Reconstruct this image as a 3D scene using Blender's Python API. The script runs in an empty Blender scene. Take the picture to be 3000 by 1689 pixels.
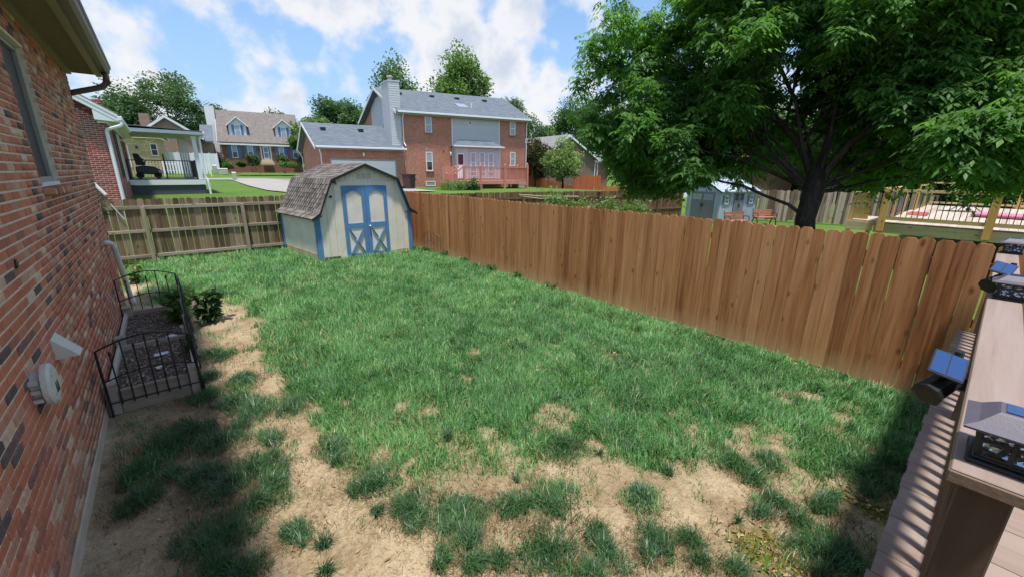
import bpy, bmesh, math, random
import numpy as np
from mathutils import Vector, Matrix

random.seed(7)
RN = np.random.default_rng(11)
scene = bpy.context.scene
COL = scene.collection

# ---------------------------------------------------------------- camera
PITCH, YAW, ROLL = math.radians(15.95), math.radians(40.2), math.atan(0.0098)
fw = Vector((math.sin(YAW)*math.cos(PITCH), math.cos(YAW)*math.cos(PITCH), -math.sin(PITCH)))
rt = Vector((math.cos(YAW), -math.sin(YAW), 0)); up = rt.cross(fw)
cr, sr = math.cos(ROLL), math.sin(ROLL)
Rv = rt*cr + up*sr; Uv = up*cr - rt*sr
cam_data = bpy.data.cameras.new('camera')
cam_data.sensor_width = 36; cam_data.lens = 1190/3000*36
cam_data.clip_start = 0.05; cam_data.clip_end = 2000
cam = bpy.data.objects.new('camera', cam_data); COL.objects.link(cam)
M = Matrix(((Rv.x, Uv.x, -fw.x, 0), (Rv.y, Uv.y, -fw.y, 0), (Rv.z, Uv.z, -fw.z, 2.5), (0, 0, 0, 1)))
cam.matrix_world = M
scene.camera = cam
CAM = np.array([0, 0, 2.5])

# ---------------------------------------------------------------- exposure
scene.view_settings.view_transform = 'Standard'
scene.view_settings.look = 'None'
scene.view_settings.exposure = 1.15
scene.view_settings.gamma = 1.0
scene.view_settings.use_curve_mapping = False

# ---------------------------------------------------------------- sun
SUN_FROM = Vector((-0.11, -0.20, 0.97)).normalized()
sun = bpy.data.lights.new('sun', 'SUN'); sun.energy = 2.5; sun.angle = math.radians(4.5); sun.color = (1.0, 0.95, 0.88)
sun_o = bpy.data.objects.new('sun', sun); COL.objects.link(sun_o)
sun_o.rotation_euler = (-SUN_FROM).to_track_quat('-Z', 'Y').to_euler()
sun_o.location = (0, 0, 60)

# ---------------------------------------------------------------- sky with clouds
world = bpy.data.worlds.new('World'); scene.world = world; world.use_nodes = True
wn = world.node_tree.nodes; wl = world.node_tree.links; wn.clear()
SKY_STRENGTH = 0.13
def N(tree, typ, **kw):
    n = tree.nodes.new(typ)
    for k, v in kw.items():
        setattr(n, k, v)
    return n
wt = world.node_tree
sky = N(wt, 'ShaderNodeTexSky', sky_type='NISHITA', sun_disc=False)
sky.sun_elevation = math.asin(SUN_FROM.z); sky.sun_rotation = math.atan2(SUN_FROM.x, SUN_FROM.y)
sky.altitude = 150; sky.air_density = 1.0; sky.dust_density = 0.0; sky.ozone_density = 2.2
tc = N(wt, 'ShaderNodeTexCoord')
def wmath(op, a, b=None, c=None, clamp=False):
    n = N(wt, 'ShaderNodeMath', operation=op, use_clamp=clamp)
    for i, v in enumerate((a, b, c)):
        if v is None: continue
        if isinstance(v, (int, float)): n.inputs[i].default_value = v
        else: wl.new(v, n.inputs[i])
    return n.outputs[0]
sep = N(wt, 'ShaderNodeSeparateXYZ'); wl.new(tc.outputs['Generated'], sep.inputs[0])
zc = wmath('MAXIMUM', sep.outputs[2], 0.0)
den = wmath('ADD', zc, 0.22)
cx = wmath('DIVIDE', sep.outputs[0], den); cy = wmath('DIVIDE', sep.outputs[1], den)
cb = N(wt, 'ShaderNodeCombineXYZ'); wl.new(cx, cb.inputs[0]); wl.new(cy, cb.inputs[1])
def wnoise(scale, detail, rough, off, vec, dist=0.0):
    mp = N(wt, 'ShaderNodeMapping'); wl.new(vec, mp.inputs[0]); mp.inputs[1].default_value = off
    n = N(wt, 'ShaderNodeTexNoise'); n.inputs['Scale'].default_value = scale; n.inputs['Detail'].default_value = detail
    n.inputs['Roughness'].default_value = rough; n.inputs['Distortion'].default_value = dist
    wl.new(mp.outputs[0], n.inputs['Vector']); return n.outputs['Fac']
d3 = tc.outputs['Generated']
nA = wnoise(2.6, 9, 0.56, (3.1, 7.4, 0), cb.outputs[0], 0.25)
nB = wnoise(7.0, 11, 0.53, (1.3, 0.2, 5.0), d3, 0.0)
nC = wnoise(9.0, 9, 0.60, (9.3, 1.2, 2.0), d3, 0.2)
# individual cumulus heaps: direction (unit), angular size, weight
CLOUDS = [(0.0024, 0.9796, 0.2008, 0.160, 0.50), (0.0594, 0.9828, 0.1750, 0.140, 0.45), (0.1302, 0.9549, 0.2668, 0.180, 0.60), (0.1920, 0.9400, 0.2821, 0.150, 0.50), (0.0199, 0.9875, 0.1565, 0.120, 0.50), (0.1715, 0.9679, 0.1839, 0.120, 0.75), (0.2243, 0.9498, 0.2183, 0.100, 0.60), (0.0758, 0.9844, 0.1586, 0.060, 0.50), (0.2229, 0.9653, 0.1360, 0.090, 0.80), (0.1931, 0.9729, 0.1275, 0.060, 0.50), (0.2674, 0.9194, 0.2884, 0.160, 0.60), (0.3238, 0.9038, 0.2797, 0.160, 0.70), (0.3532, 0.9032, 0.2438, 0.140, 0.65), (0.4430, 0.8570, 0.2631, 0.200, 0.80), (0.5282, 0.7955, 0.2971, 0.200, 0.85), (0.6008, 0.7411, 0.2996, 0.180, 0.85), (0.6358, 0.7371, 0.2289, 0.140, 0.85), (0.5685, 0.7941, 0.2150, 0.200, 0.70), (0.6702, 0.6997, 0.2474, 0.090, 0.70), (0.3404, 0.9224, 0.1827, 0.100, 0.75), (0.3713, 0.9129, 0.1693, 0.070, 0.60), (0.4789, 0.8595, 0.1790, 0.200, 0.45), (0.6877, 0.7040, 0.1774, 0.200, 0.50), (0.7156, 0.6864, 0.1296, 0.150, 0.50), (0.6835, 0.6657, 0.2992, 0.120, -0.90), (0.2986, 0.9325, 0.2033, 0.100, -0.50), (0.2610, 0.9503, 0.1698, 0.100, -0.40), (0.1271, 0.9704, 0.2055, 0.100, -0.45), (0.1032, 0.9844, 0.1424, 0.120, -0.40), (-0.0142, 0.9710, 0.2388, 0.120, -0.40), (0.1441, 0.9803, 0.1351, 0.100, -0.30)]
tot = None
for (dx, dy, dz, size, wgt) in CLOUDS:
    vm = N(wt, 'ShaderNodeVectorMath', operation='DISTANCE'); wl.new(d3, vm.inputs[0]); vm.inputs[1].default_value = (dx, dy, dz)
    mr = N(wt, 'ShaderNodeMapRange', interpolation_type='SMOOTHSTEP'); wl.new(vm.outputs['Value'], mr.inputs[0])
    mr.inputs[1].default_value = size; mr.inputs[2].default_value = 0.0; mr.inputs[3].default_value = 0.0; mr.inputs[4].default_value = (wgt*0.60-0.05 if wgt > 0 else wgt*0.48)
    tot = mr.outputs[0] if tot is None else wmath('MAXIMUM' if wgt > 0 else 'ADD', tot, mr.outputs[0])
# broad field + heaps, broken up by the fine noise
f0 = wmath('MULTIPLY', wmath('SUBTRACT', nA, 0.50), 0.5)
f1 = wmath('MULTIPLY', wmath('SUBTRACT', nB, 0.50), 3.2)
field = wmath('ADD', wmath('ADD', wmath('ADD', f0, f1), tot), 0.13)
mask = N(wt, 'ShaderNodeMapRange', interpolation_type='SMOOTHSTEP'); wl.new(field, mask.inputs[0])
mask.inputs[1].default_value = 0.0; mask.inputs[2].default_value = 0.50
thick = N(wt, 'ShaderNodeMapRange', interpolation_type='SMOOTHSTEP'); wl.new(wmath('ADD', field, wmath('MULTIPLY', wmath('SUBTRACT', nC, 0.5), 3.0)), thick.inputs[0])
thick.inputs[1].default_value = 0.25; thick.inputs[2].default_value = 1.15
ccol = N(wt, 'ShaderNodeMixRGB'); wl.new(thick.outputs[0], ccol.inputs[0])
S = 1.0/SKY_STRENGTH
ccol.inputs[1].default_value = (0.43*S, 0.427*S, 0.43*S, 1); ccol.inputs[2].default_value = (0.295*S, 0.32*S, 0.375*S, 1)
hs = N(wt, 'ShaderNodeHueSaturation'); wl.new(sky.outputs[0], hs.inputs['Color'])
hs.inputs['Saturation'].default_value = 1.1; hs.inputs['Value'].default_value = 0.72
hz = N(wt, 'ShaderNodeMapRange', interpolation_type='SMOOTHSTEP'); wl.new(sep.outputs[2], hz.inputs[0]); hz.inputs[1].default_value = 0.55; hz.inputs[2].default_value = -0.02; hz.inputs[3].default_value = 0.0; hz.inputs[4].default_value = 0.9
hzm = N(wt, 'ShaderNodeMixRGB'); wl.new(hz.outputs[0], hzm.inputs[0]); wl.new(hs.outputs[0], hzm.inputs[1]); hzm.inputs[2].default_value = (0.185*S, 0.285*S, 0.44*S, 1)
mx = N(wt, 'ShaderNodeMixRGB'); wl.new(wmath('MULTIPLY', mask.outputs[0], 0.92), mx.inputs[0])
wl.new(hzm.outputs[0], mx.inputs[1]); wl.new(ccol.outputs[0], mx.inputs[2])
bg = N(wt, 'ShaderNodeBackground'); wl.new(mx.outputs[0], bg.inputs[0]); bg.inputs[1].default_value = SKY_STRENGTH
wo = N(wt, 'ShaderNodeOutputWorld'); wl.new(bg.outputs[0], wo.inputs[0])

# ---------------------------------------------------------------- materials
MATS = {}
def ramp(nt, fac, stops, interp='LINEAR'):
    r = nt.nodes.new('ShaderNodeValToRGB'); r.color_ramp.interpolation = interp
    el = r.color_ramp.elements
    while len(el) > 1: el.remove(el[-1])
    el[0].position = stops[0][0]; el[0].color = (*stops[0][1], 1)
    for p, c in stops[1:]:
        e = el.new(p); e.color = (*c, 1)
    nt.links.new(fac, r.inputs[0]); return r.outputs[0]
def mathn(nt, op, a, b=None, clamp=False):
    n = nt.nodes.new('ShaderNodeMath'); n.operation = op; n.use_clamp = clamp
    for i, v in enumerate((a, b)):
        if v is None: continue
        if isinstance(v, (int, float)): n.inputs[i].default_value = v
        else: nt.links.new(v, n.inputs[i])
    return n.outputs[0]
def noise(nt, vec, scale=(1, 1, 1), s=5, detail=5, rough=0.55, dist=0.0):
    mp = nt.nodes.new('ShaderNodeMapping'); nt.links.new(vec, mp.inputs[0]); mp.inputs[3].default_value = scale
    n = nt.nodes.new('ShaderNodeTexNoise'); n.inputs['Scale'].default_value = s; n.inputs['Detail'].default_value = detail
    n.inputs['Roughness'].default_value = rough; n.inputs['Distortion'].default_value = dist
    nt.links.new(mp.outputs[0], n.inputs['Vector']); return n.outputs['Fac']
def mixc(nt, fac, a, b, mode='MIX'):
    m = nt.nodes.new('ShaderNodeMixRGB'); m.blend_type = mode
    for i, v in enumerate((fac, a, b)):
        if isinstance(v, (int, float)): m.inputs[i].default_value = v
        elif isinstance(v, tuple): m.inputs[i].default_value = (*v, 1)
        else: nt.links.new(v, m.inputs[i])
    return m.outputs[0]
def bump(nt, h, strength=0.3, dist=0.01):
    b = nt.nodes.new('ShaderNodeBump'); b.inputs['Strength'].default_value = strength; b.inputs['Distance'].default_value = dist
    nt.links.new(h, b.inputs['Height']); return b.outputs[0]
def newmat(name):
    m = bpy.data.materials.new(name); m.use_nodes = True; nt = m.node_tree
    b = nt.nodes['Principled BSDF']; MATS[name] = m
    return m, nt, b
def coords(nt, kind='Object'):
    return nt.nodes.new('ShaderNodeTexCoord').outputs[kind]
def geo_pos(nt):
    return nt.nodes.new('ShaderNodeNewGeometry').outputs['Position']
def objrand(nt):
    return nt.nodes.new('ShaderNodeObjectInfo').outputs['Random']
def attr(nt, name, out='Fac'):
    a = nt.nodes.new('ShaderNodeAttribute'); a.attribute_name = name; return a.outputs[out]

def plain(name, col, rough=0.6, var=0.18, scale=6, metal=0.0, bmp=0.15, bscale=60, objvar=0.1, spec=0.4, dirt=None):
    """painted / plastic / metal surface with soft mottling, light wear and fine relief"""
    m, nt, b = newmat(name)
    p = geo_pos(nt)
    n1 = noise(nt, p, s=scale, detail=6)
    n2 = noise(nt, p, s=scale*7, detail=4)
    v = mathn(nt, 'ADD', mathn(nt, 'MULTIPLY', mathn(nt, 'SUBTRACT', n1, 0.5), var*2), mathn(nt, 'MULTIPLY', mathn(nt, 'SUBTRACT', n2, 0.5), var))
    v = mathn(nt, 'ADD', v, mathn(nt, 'MULTIPLY', mathn(nt, 'SUBTRACT', objrand(nt), 0.5), objvar*2))
    v = mathn(nt, 'ADD', v, 1.0)
    c = nt.nodes.new('ShaderNodeVectorMath'); c.operation = 'SCALE'; c.inputs[0].default_value = col; nt.links.new(v, c.inputs['Scale'])
    out = c.outputs[0]
    if dirt:
        d = nt.nodes.new('ShaderNodeMapRange'); nt.links.new(noise(nt, p, s=scale*0.7, detail=8, rough=0.7), d.inputs[0])
        d.inputs[1].default_value = 0.5; d.inputs[2].default_value = 0.75; d.inputs[3].default_value = 0; d.inputs[4].default_value = 0.7
        out = mixc(nt, d.outputs[0], out, dirt)
    nt.links.new(out, b.inputs['Base Color'])
    b.inputs['Roughness'].default_value = rough; b.inputs['Metallic'].default_value = metal
    b.inputs['Specular IOR Level'].default_value = spec
    if bmp: nt.links.new(bump(nt, noise(nt, p, s=bscale, detail=5), bmp, 0.01), b.inputs['Normal'])
    return m

def wood(name, cols, grain=(18, 18, 0.9), rough=0.8, knots=True, bleach=None, objvar=0.35, axis='Z', bmp=0.35, spec=0.2):
    """boards: long grain, knots, board to board variation. cols: dark, mid, light"""
    m, nt, b = newmat(name)
    oc = coords(nt, 'Object'); r = objrand(nt)
    off = nt.nodes.new('ShaderNodeCombineXYZ')
    nt.links.new(mathn(nt, 'MULTIPLY', r, 37.0), off.inputs[0]); nt.links.new(mathn(nt, 'MULTIPLY', r, 91.0), off.inputs[2])
    av = nt.nodes.new('ShaderNodeVectorMath'); av.operation = 'ADD'; nt.links.new(oc, av.inputs[0]); nt.links.new(off.outputs[0], av.inputs[1])
    v = av.outputs[0]
    sc = {'Z': (grain[0], grain[1], grain[2]), 'X': (grain[2], grain[0], grain[1]), 'Y': (grain[0], grain[2], grain[1])}[axis]
    g = noise(nt, v, scale=sc, s=1.3, detail=8, rough=0.62, dist=0.5)
    broad = noise(nt, v, scale=tuple(0.12*s for s in sc), s=1.6, detail=4, rough=0.5)
    f = mathn(nt, 'ADD', mathn(nt, 'ADD', mathn(nt, 'MULTIPLY', g, 0.85), mathn(nt, 'MULTIPLY', broad, 0.75)), -0.23)
    f = mathn(nt, 'ADD', f, mathn(nt, 'MULTIPLY', mathn(nt, 'SUBTRACT', r, 0.5), objvar))
    c = ramp(nt, f, [(0.32, cols[0]), (0.55, cols[1]), (0.82, cols[2])])
    h = g
    if knots:
        ks = {'Z': (5.5, 5.5, 2.6), 'X': (2.6, 5.5, 5.5), 'Y': (5.5, 2.6, 5.5)}[axis]
        mp = nt.nodes.new('ShaderNodeMapping'); nt.links.new(v, mp.inputs[0]); mp.inputs[3].default_value = ks
        vo = nt.nodes.new('ShaderNodeTexVoronoi'); vo.inputs['Scale'].default_value = 1.0; vo.inputs['Randomness'].default_value = 1.0
        nt.links.new(mp.outputs[0], vo.inputs['Vector'])
        k = nt.nodes.new('ShaderNodeMapRange'); nt.links.new(vo.outputs['Distance'], k.inputs[0])
        k.inputs[1].default_value = 0.06; k.inputs[2].default_value = 0.16; k.inputs[3].default_value = 1; k.inputs[4].default_value = 0
        c = mixc(nt, mathn(nt, 'MULTIPLY', k.outputs[0], 0.75), c, tuple(0.45*x for x in cols[0]))
    if bleach:
        gp = geo_pos(nt); sx = nt.nodes.new('ShaderNodeSeparateXYZ'); nt.links.new(gp, sx.inputs[0])
        zz = mathn(nt, 'ADD', sx.outputs[2], mathn(nt, 'MULTIPLY', mathn(nt, 'SUBTRACT', noise(nt, gp, scale=(1, 9, 1.5), s=1.0, detail=5), 0.5), 0.45))
        mr = nt.nodes.new('ShaderNodeMapRange'); nt.links.new(zz, mr.inputs[0])
        mr.inputs[1].default_value = bleach[1]; mr.inputs[2].default_value = bleach[0]; mr.inputs[3].default_value = 0; mr.inputs[4].default_value = bleach[3]
        c = mixc(nt, mr.outputs[0], c, bleach[2])
    nt.links.new(c, b.inputs['Base Color']); b.inputs['Roughness'].default_value = rough; b.inputs['Specular IOR Level'].default_value = spec
    nt.links.new(bump(nt, h, bmp, 0.004), b.inputs['Normal'])
    return m

def brickmat(name, stops, src='obj', rough=0.85, spec=0.2):
    m, nt, b = newmat(name)
    r = objrand(nt) if src == 'obj' else attr(nt, 'var')
    p = geo_pos(nt)
    n = noise(nt, p, s=28, detail=6, rough=0.65)
    n2 = noise(nt, p, scale=(1, 1, 0.25), s=45, detail=4)
    f = mathn(nt, 'ADD', r, mathn(nt, 'MULTIPLY', mathn(nt, 'SUBTRACT', n, 0.5), 0.22))
    c = ramp(nt, f, stops)
    v = mathn(nt, 'ADD', 0.62, mathn(nt, 'MULTIPLY', n2, 0.76))
    big = noise(nt, p, s=1.1, detail=6, rough=0.6); v = mathn(nt, 'MULTIPLY', v, mathn(nt, 'ADD', 0.72, mathn(nt, 'MULTIPLY', big, 0.56)))
    sz_ = nt.nodes.new('ShaderNodeSeparateXYZ'); nt.links.new(p, sz_.inputs[0])
    mrz = nt.nodes.new('ShaderNodeMapRange'); nt.links.new(mathn(nt, 'ADD', sz_.outputs[2], mathn(nt, 'MULTIPLY', mathn(nt, 'SUBTRACT', big, 0.5), 0.9)), mrz.inputs[0]); mrz.inputs[1].default_value = 0.65; mrz.inputs[2].default_value = 0.05; mrz.inputs[3].default_value = 0.0; mrz.inputs[4].default_value = 0.5
    c = mixc(nt, mrz.outputs[0], c, (0.42, 0.31, 0.20))
    c2 = nt.nodes.new('ShaderNodeVectorMath'); c2.operation = 'SCALE'; nt.links.new(c, c2.inputs[0]); nt.links.new(v, c2.inputs['Scale'])
    nt.links.new(c2.outputs[0], b.inputs['Base Color']); b.inputs['Roughness'].default_value = rough; b.inputs['Specular IOR Level'].default_value = spec
    nt.links.new(bump(nt, noise(nt, p, s=120, detail=6), 0.5, 0.006), b.inputs['Normal'])
    return m

def wallbrick(name, cols, mortar, uaxis, scale=1.0):
    """distant brickwork: bricks too small to tell apart one by one"""
    m, nt, b = newmat(name)
    oc = coords(nt, 'Object')
    s = nt.nodes.new('ShaderNodeSeparateXYZ'); nt.links.new(oc, s.inputs[0])
    cb = nt.nodes.new('ShaderNodeCombineXYZ'); u = mathn(nt, 'ADD', s.outputs[0], s.outputs[1])
    nt.links.new(u, cb.inputs[0]); nt.links.new(s.outputs[2], cb.inputs[1])
    br = nt.nodes.new('ShaderNodeTexBrick'); nt.links.new(cb.outputs[0], br.inputs['Vector'])
    br.inputs['Scale'].default_value = 1.0; br.inputs['Brick Width'].default_value = 0.213*scale; br.inputs['Row Height'].default_value = 0.072*scale
    br.inputs['Mortar Size'].default_value = 0.009*scale; br.inputs['Color1'].default_value = (*cols[0], 1); br.inputs['Color2'].default_value = (*cols[1], 1)
    br.inputs['Mortar'].default_value = (*mortar, 1)
    n = noise(nt, oc, s=1.1, detail=7, rough=0.6)
    n5 = noise(nt, oc, scale=(1, 1, 2.2), s=4.5, detail=7, rough=0.75)
    v = mathn(nt, 'MULTIPLY', mathn(nt, 'ADD', 0.7, mathn(nt, 'MULTIPLY', n, 0.6)), mathn(nt, 'ADD', 0.45, mathn(nt, 'MULTIPLY', n5, 1.1)))
    c2 = nt.nodes.new('ShaderNodeVectorMath'); c2.operation = 'SCALE'; nt.links.new(br.outputs['Color'], c2.inputs[0]); nt.links.new(v, c2.inputs['Scale'])
    nt.links.new(c2.outputs[0], b.inputs['Base Color']); b.inputs['Roughness'].default_value = 0.9; b.inputs['Specular IOR Level'].default_value = 0.15
    nt.links.new(bump(nt, mathn(nt, 'SUBTRACT', 1.0, br.outputs['Fac']), 0.5, 0.008), b.inputs['Normal'])
    return m

def shinglemat(name, c1, c2, spot=0.35, rowh=0.14):
    m, nt, b = newmat(name)
    oc = coords(nt, 'Object'); p = geo_pos(nt)
    s = nt.nodes.new('ShaderNodeSeparateXYZ'); nt.links.new(oc, s.inputs[0])
    cb = nt.nodes.new('ShaderNodeCombineXYZ'); nt.links.new(mathn(nt, 'ADD', s.outputs[0], mathn(nt, 'MULTIPLY', s.outputs[1], 0.3)), cb.inputs[0])
    nt.links.new(s.outputs[2], cb.inputs[1])
    br = nt.nodes.new('ShaderNodeTexBrick'); nt.links.new(cb.outputs[0], br.inputs['Vector'])
    br.inputs['Brick Width'].default_value = 0.32; br.inputs['Row Height'].default_value = rowh*0.6; br.inputs['Mortar Size'].default_value = 0.006; br.inputs['Scale'].default_value = 1.0
    br.inputs['Color1'].default_value = (*c1, 1); br.inputs['Color2'].default_value = (*c2, 1); br.inputs['Mortar'].default_value = (*[0.55*x for x in c1], 1)
    n = noise(nt, p, s=2.2, detail=8, rough=0.65)
    v = mathn(nt, 'ADD', 1-spot*0.5, mathn(nt, 'MULTIPLY', n, spot))
    sc = nt.nodes.new('ShaderNodeVectorMath'); sc.operation = 'SCALE'; nt.links.new(br.outputs['Color'], sc.inputs[0]); nt.links.new(v, sc.inputs['Scale'])
    nt.links.new(sc.outputs[0], b.inputs['Base Color']); b.inputs['Roughness'].default_value = 0.95; b.inputs['Specular IOR Level'].default_value = 0.15
    nt.links.new(bump(nt, noise(nt, p, s=40, detail=6), 0.4, 0.02), b.inputs['Normal'])
    return m

def leafmat(name, dark, mid, light, trans=0.35, rough=0.5, spec=0.35, upn=0.0, last=None):
    m, nt, b = newmat(name)
    v = attr(nt, 'var'); p = geo_pos(nt)
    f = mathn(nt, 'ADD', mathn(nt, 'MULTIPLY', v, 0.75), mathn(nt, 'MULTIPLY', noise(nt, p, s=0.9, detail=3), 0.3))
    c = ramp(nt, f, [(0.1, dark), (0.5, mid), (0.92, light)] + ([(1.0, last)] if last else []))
    nt.links.new(c, b.inputs['Base Color']); b.inputs['Roughness'].default_value = rough; b.inputs['Specular IOR Level'].default_value = spec
    t = nt.nodes.new('ShaderNodeBsdfTranslucent')
    if upn:
        g = nt.nodes.new('ShaderNodeNewGeometry'); a_ = nt.nodes.new('ShaderNodeVectorMath'); a_.operation = 'SCALE'; nt.links.new(g.outputs['Normal'], a_.inputs[0]); a_.inputs['Scale'].default_value = 1-upn
        b2 = nt.nodes.new('ShaderNodeVectorMath'); b2.operation = 'ADD'; nt.links.new(a_.outputs[0], b2.inputs[0]); b2.inputs[1].default_value = (0, 0, upn)
        c2_ = nt.nodes.new('ShaderNodeVectorMath'); c2_.operation = 'NORMALIZE'; nt.links.new(b2.outputs[0], c2_.inputs[0]); nt.links.new(c2_.outputs[0], b.inputs['Normal'])
    tcx = mixc(nt, 1.0, c, (1.3, 1.5, 0.55), 'MULTIPLY'); nt.links.new(tcx, t.inputs[0])
    ms = nt.nodes.new('ShaderNodeMixShader'); ms.inputs[0].default_value = trans
    nt.links.new(b.outputs[0], ms.inputs[1]); nt.links.new(t.outputs[0], ms.inputs[2])
    nt.links.new(ms.outputs[0], nt.nodes['Material Output'].inputs[0])
    return m

def glassmat(name, col, rough=0.05, bumpy=0.0):
    m, nt, b = newmat(name)
    b.inputs['Base Color'].default_value = (*col, 1); b.inputs['Roughness'].default_value = rough; b.inputs['Specular IOR Level'].default_value = 0.9
    if bumpy: nt.links.new(bump(nt, noise(nt, geo_pos(nt), s=30, detail=2), bumpy, 0.02), b.inputs['Normal'])
    return m

# ---------------------------------------------------------------- mesh helpers
class MB:
    def __init__(s): s.v = []; s.f = []; s.m = []; s.cur = 0
    def add(s, vs, fs):
        b = len(s.v); s.v += [tuple(v) for v in vs]; s.f += [tuple(i+b for i in f) for f in fs]; s.m += [s.cur]*len(fs); return s
    def box(s, x0, x1, y0, y1, z0, z1):
        return s.add([(x0,y0,z0),(x1,y0,z0),(x1,y1,z0),(x0,y1,z0),(x0,y0,z1),(x1,y0,z1),(x1,y1,z1),(x0,y1,z1)],
                     [(0,3,2,1),(4,5,6,7),(0,1,5,4),(1,2,6,5),(2,3,7,6),(3,0,4,7)])
    def bar(s, p0, p1, w, h, upv=(0,0,1)):
        p0 = Vector(p0); p1 = Vector(p1); d = (p1-p0).normalized(); u = Vector(upv)
        if abs(d.dot(u)) > 0.98: u = Vector((0,1,0))
        a = d.cross(u).normalized(); c = a.cross(d).normalized()
        a *= w/2; c *= h/2
        vs = [p0-a-c, p0+a-c, p0+a+c, p0-a+c, p1-a-c, p1+a-c, p1+a+c, p1-a+c]
        return s.add(vs, [(0,1,2,3),(7,6,5,4),(0,4,5,1),(1,5,6,2),(2,6,7,3),(3,7,4,0)])
    def tube(s, pts, r, seg=8, caps=True):
        pts = [Vector(p) for p in pts]; n = len(pts); rr = r if isinstance(r, (list, tuple)) else [r]*n
        b = len(s.v); prev = None
        for i, p in enumerate(pts):
            d = (pts[min(i+1, n-1)]-pts[max(i-1, 0)]).normalized()
            if prev is None:
                u = Vector((0,0,1)) if abs(d.z) < 0.9 else Vector((1,0,0))
            else: u = prev
            a = (u - d*u.dot(d)).normalized(); prev = a; c = d.cross(a)
            for k in range(seg):
                t = 2*math.pi*k/seg; s.v.append(tuple(p + a*(rr[i]*math.cos(t)) + c*(rr[i]*math.sin(t))))
        for i in range(n-1):
            for k in range(seg):
                k2 = (k+1) % seg; s.f.append((b+i*seg+k, b+i*seg+k2, b+(i+1)*seg+k2, b+(i+1)*seg+k)); s.m.append(s.cur)
        if caps:
            s.f.append(tuple(b+k for k in range(seg))[::-1]); s.m.append(s.cur)
            s.f.append(tuple(b+(n-1)*seg+k for k in range(seg))); s.m.append(s.cur)
        return s
    def prism(s, poly, off):
        """poly: list of 3d points (planar), extruded by off"""
        n = len(poly); o = Vector(off); a = [Vector(p) for p in poly]
        return s.add(a + [p+o for p in a], [tuple(range(n))[::-1], tuple(range(n, 2*n))] + [(i, (i+1) % n, n+(i+1) % n, n+i) for i in range(n)])
    def quad(s, a, b, c, d): return s.add([a, b, c, d], [(0, 1, 2, 3)])
    def lathe(s, prof, seg=16, c=(0,0,0)):
        b = len(s.v); n = len(prof)
        for r, z in prof:
            for k in range(seg):
                t = 2*math.pi*k/seg; s.v.append((c[0]+r*math.cos(t), c[1]+r*math.sin(t), c[2]+z))
        for i in range(n-1):
            for k in range(seg):
                k2 = (k+1) % seg; s.f.append((b+i*seg+k, b+i*seg+k2, b+(i+1)*seg+k2, b+(i+1)*seg+k)); s.m.append(s.cur)
        s.f.append(tuple(b+k for k in range(seg))[::-1]); s.m.append(s.cur)
        s.f.append(tuple(b+(n-1)*seg+k for k in range(seg))); s.m.append(s.cur)
        return s
    def mesh(s, name, mats, smooth=False, bevel=0):
        me = bpy.data.meshes.new(name); me.from_pydata(s.v, [], s.f); me.update()
        for m in (mats if isinstance(mats, (list, tuple)) else [mats]): me.materials.append(MATS[m])
        if isinstance(mats, (list, tuple)) and len(mats) > 1: me.polygons.foreach_set('material_index', s.m)
        bm = bmesh.new(); bm.from_mesh(me); bmesh.ops.recalc_face_normals(bm, faces=bm.faces)
        if bevel: bmesh.ops.bevel(bm, geom=list(bm.edges), offset=bevel, segments=1, affect='EDGES', clamp_overlap=True)
        bm.to_mesh(me); bm.free()
        if smooth: me.polygons.foreach_set('use_smooth', [True]*len(me.polygons))
        return me
    def build(s, name, mats, parent=None, smooth=False, bevel=0, loc=(0,0,0), rot=(0,0,0), **props):
        me = s.mesh(name, mats, smooth, bevel); return link(name, me, parent, loc, rot, **props)
def link(name, me, parent=None, loc=(0,0,0), rot=(0,0,0), scale=(1,1,1), **props):
    o = bpy.data.objects.new(name, me); COL.objects.link(o); o.location = loc; o.rotation_euler = rot; o.scale = scale
    if parent is not None: o.parent = parent
    for k, v in props.items(): o[k] = v
    return o
def thing(name, label, cat, loc=(0,0,0), rz=0.0, group=None):
    o = bpy.data.objects.new(name, None); COL.objects.link(o); o.location = loc; o.rotation_euler = (0,0,rz); o.empty_display_size = 0.2
    o['label'] = label; o['category'] = cat
    if group: o['group'] = group
    return o
def tag(o, label, cat, group=None, kind=None):
    if label: o['label'] = label
    if cat: o['category'] = cat
    if group: o['group'] = group
    if kind: o['kind'] = kind
    return o
def copy_tree(o, parent=None):
    c = o.copy(); COL.objects.link(c); c.parent = parent
    for ch in list(o.children): copy_tree(ch, c)
    return c
def npmesh(name, V, F, mats, var=None, smooth=False, nside=3):
    """fast mesh from numpy arrays; F (n, nside)"""
    me = bpy.data.meshes.new(name); me.vertices.add(len(V)); me.vertices.foreach_set('co', np.asarray(V, np.float32).ravel())
    nf = len(F); me.loops.add(nf*nside); me.loops.foreach_set('vertex_index', np.asarray(F, np.int32).ravel())
    me.polygons.add(nf); me.polygons.foreach_set('loop_start', np.arange(0, nf*nside, nside, dtype=np.int32)); me.polygons.foreach_set('loop_total', np.full(nf, nside, np.int32))
    me.materials.append(MATS[mats]); me.update(calc_edges=True)
    if var is not None:
        a = me.attributes.new('var', 'FLOAT', 'FACE'); a.data.foreach_set('value', np.asarray(var, np.float32))
    if smooth: me.polygons.foreach_set('use_smooth', np.ones(nf, bool))
    return me
def az(a):
    """rotation about z that turns local +x to compass heading a (degrees clockwise from +y)"""
    return math.radians(90-a)
def px_size(p):
    return 1190/max(0.3, float(np.dot(np.asarray(p)-CAM, np.array(fw))))
def sstep(a, b, x):
    t = np.clip((x-a)/(b-a), 0, 1); return t*t*(3-2*t)
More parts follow.
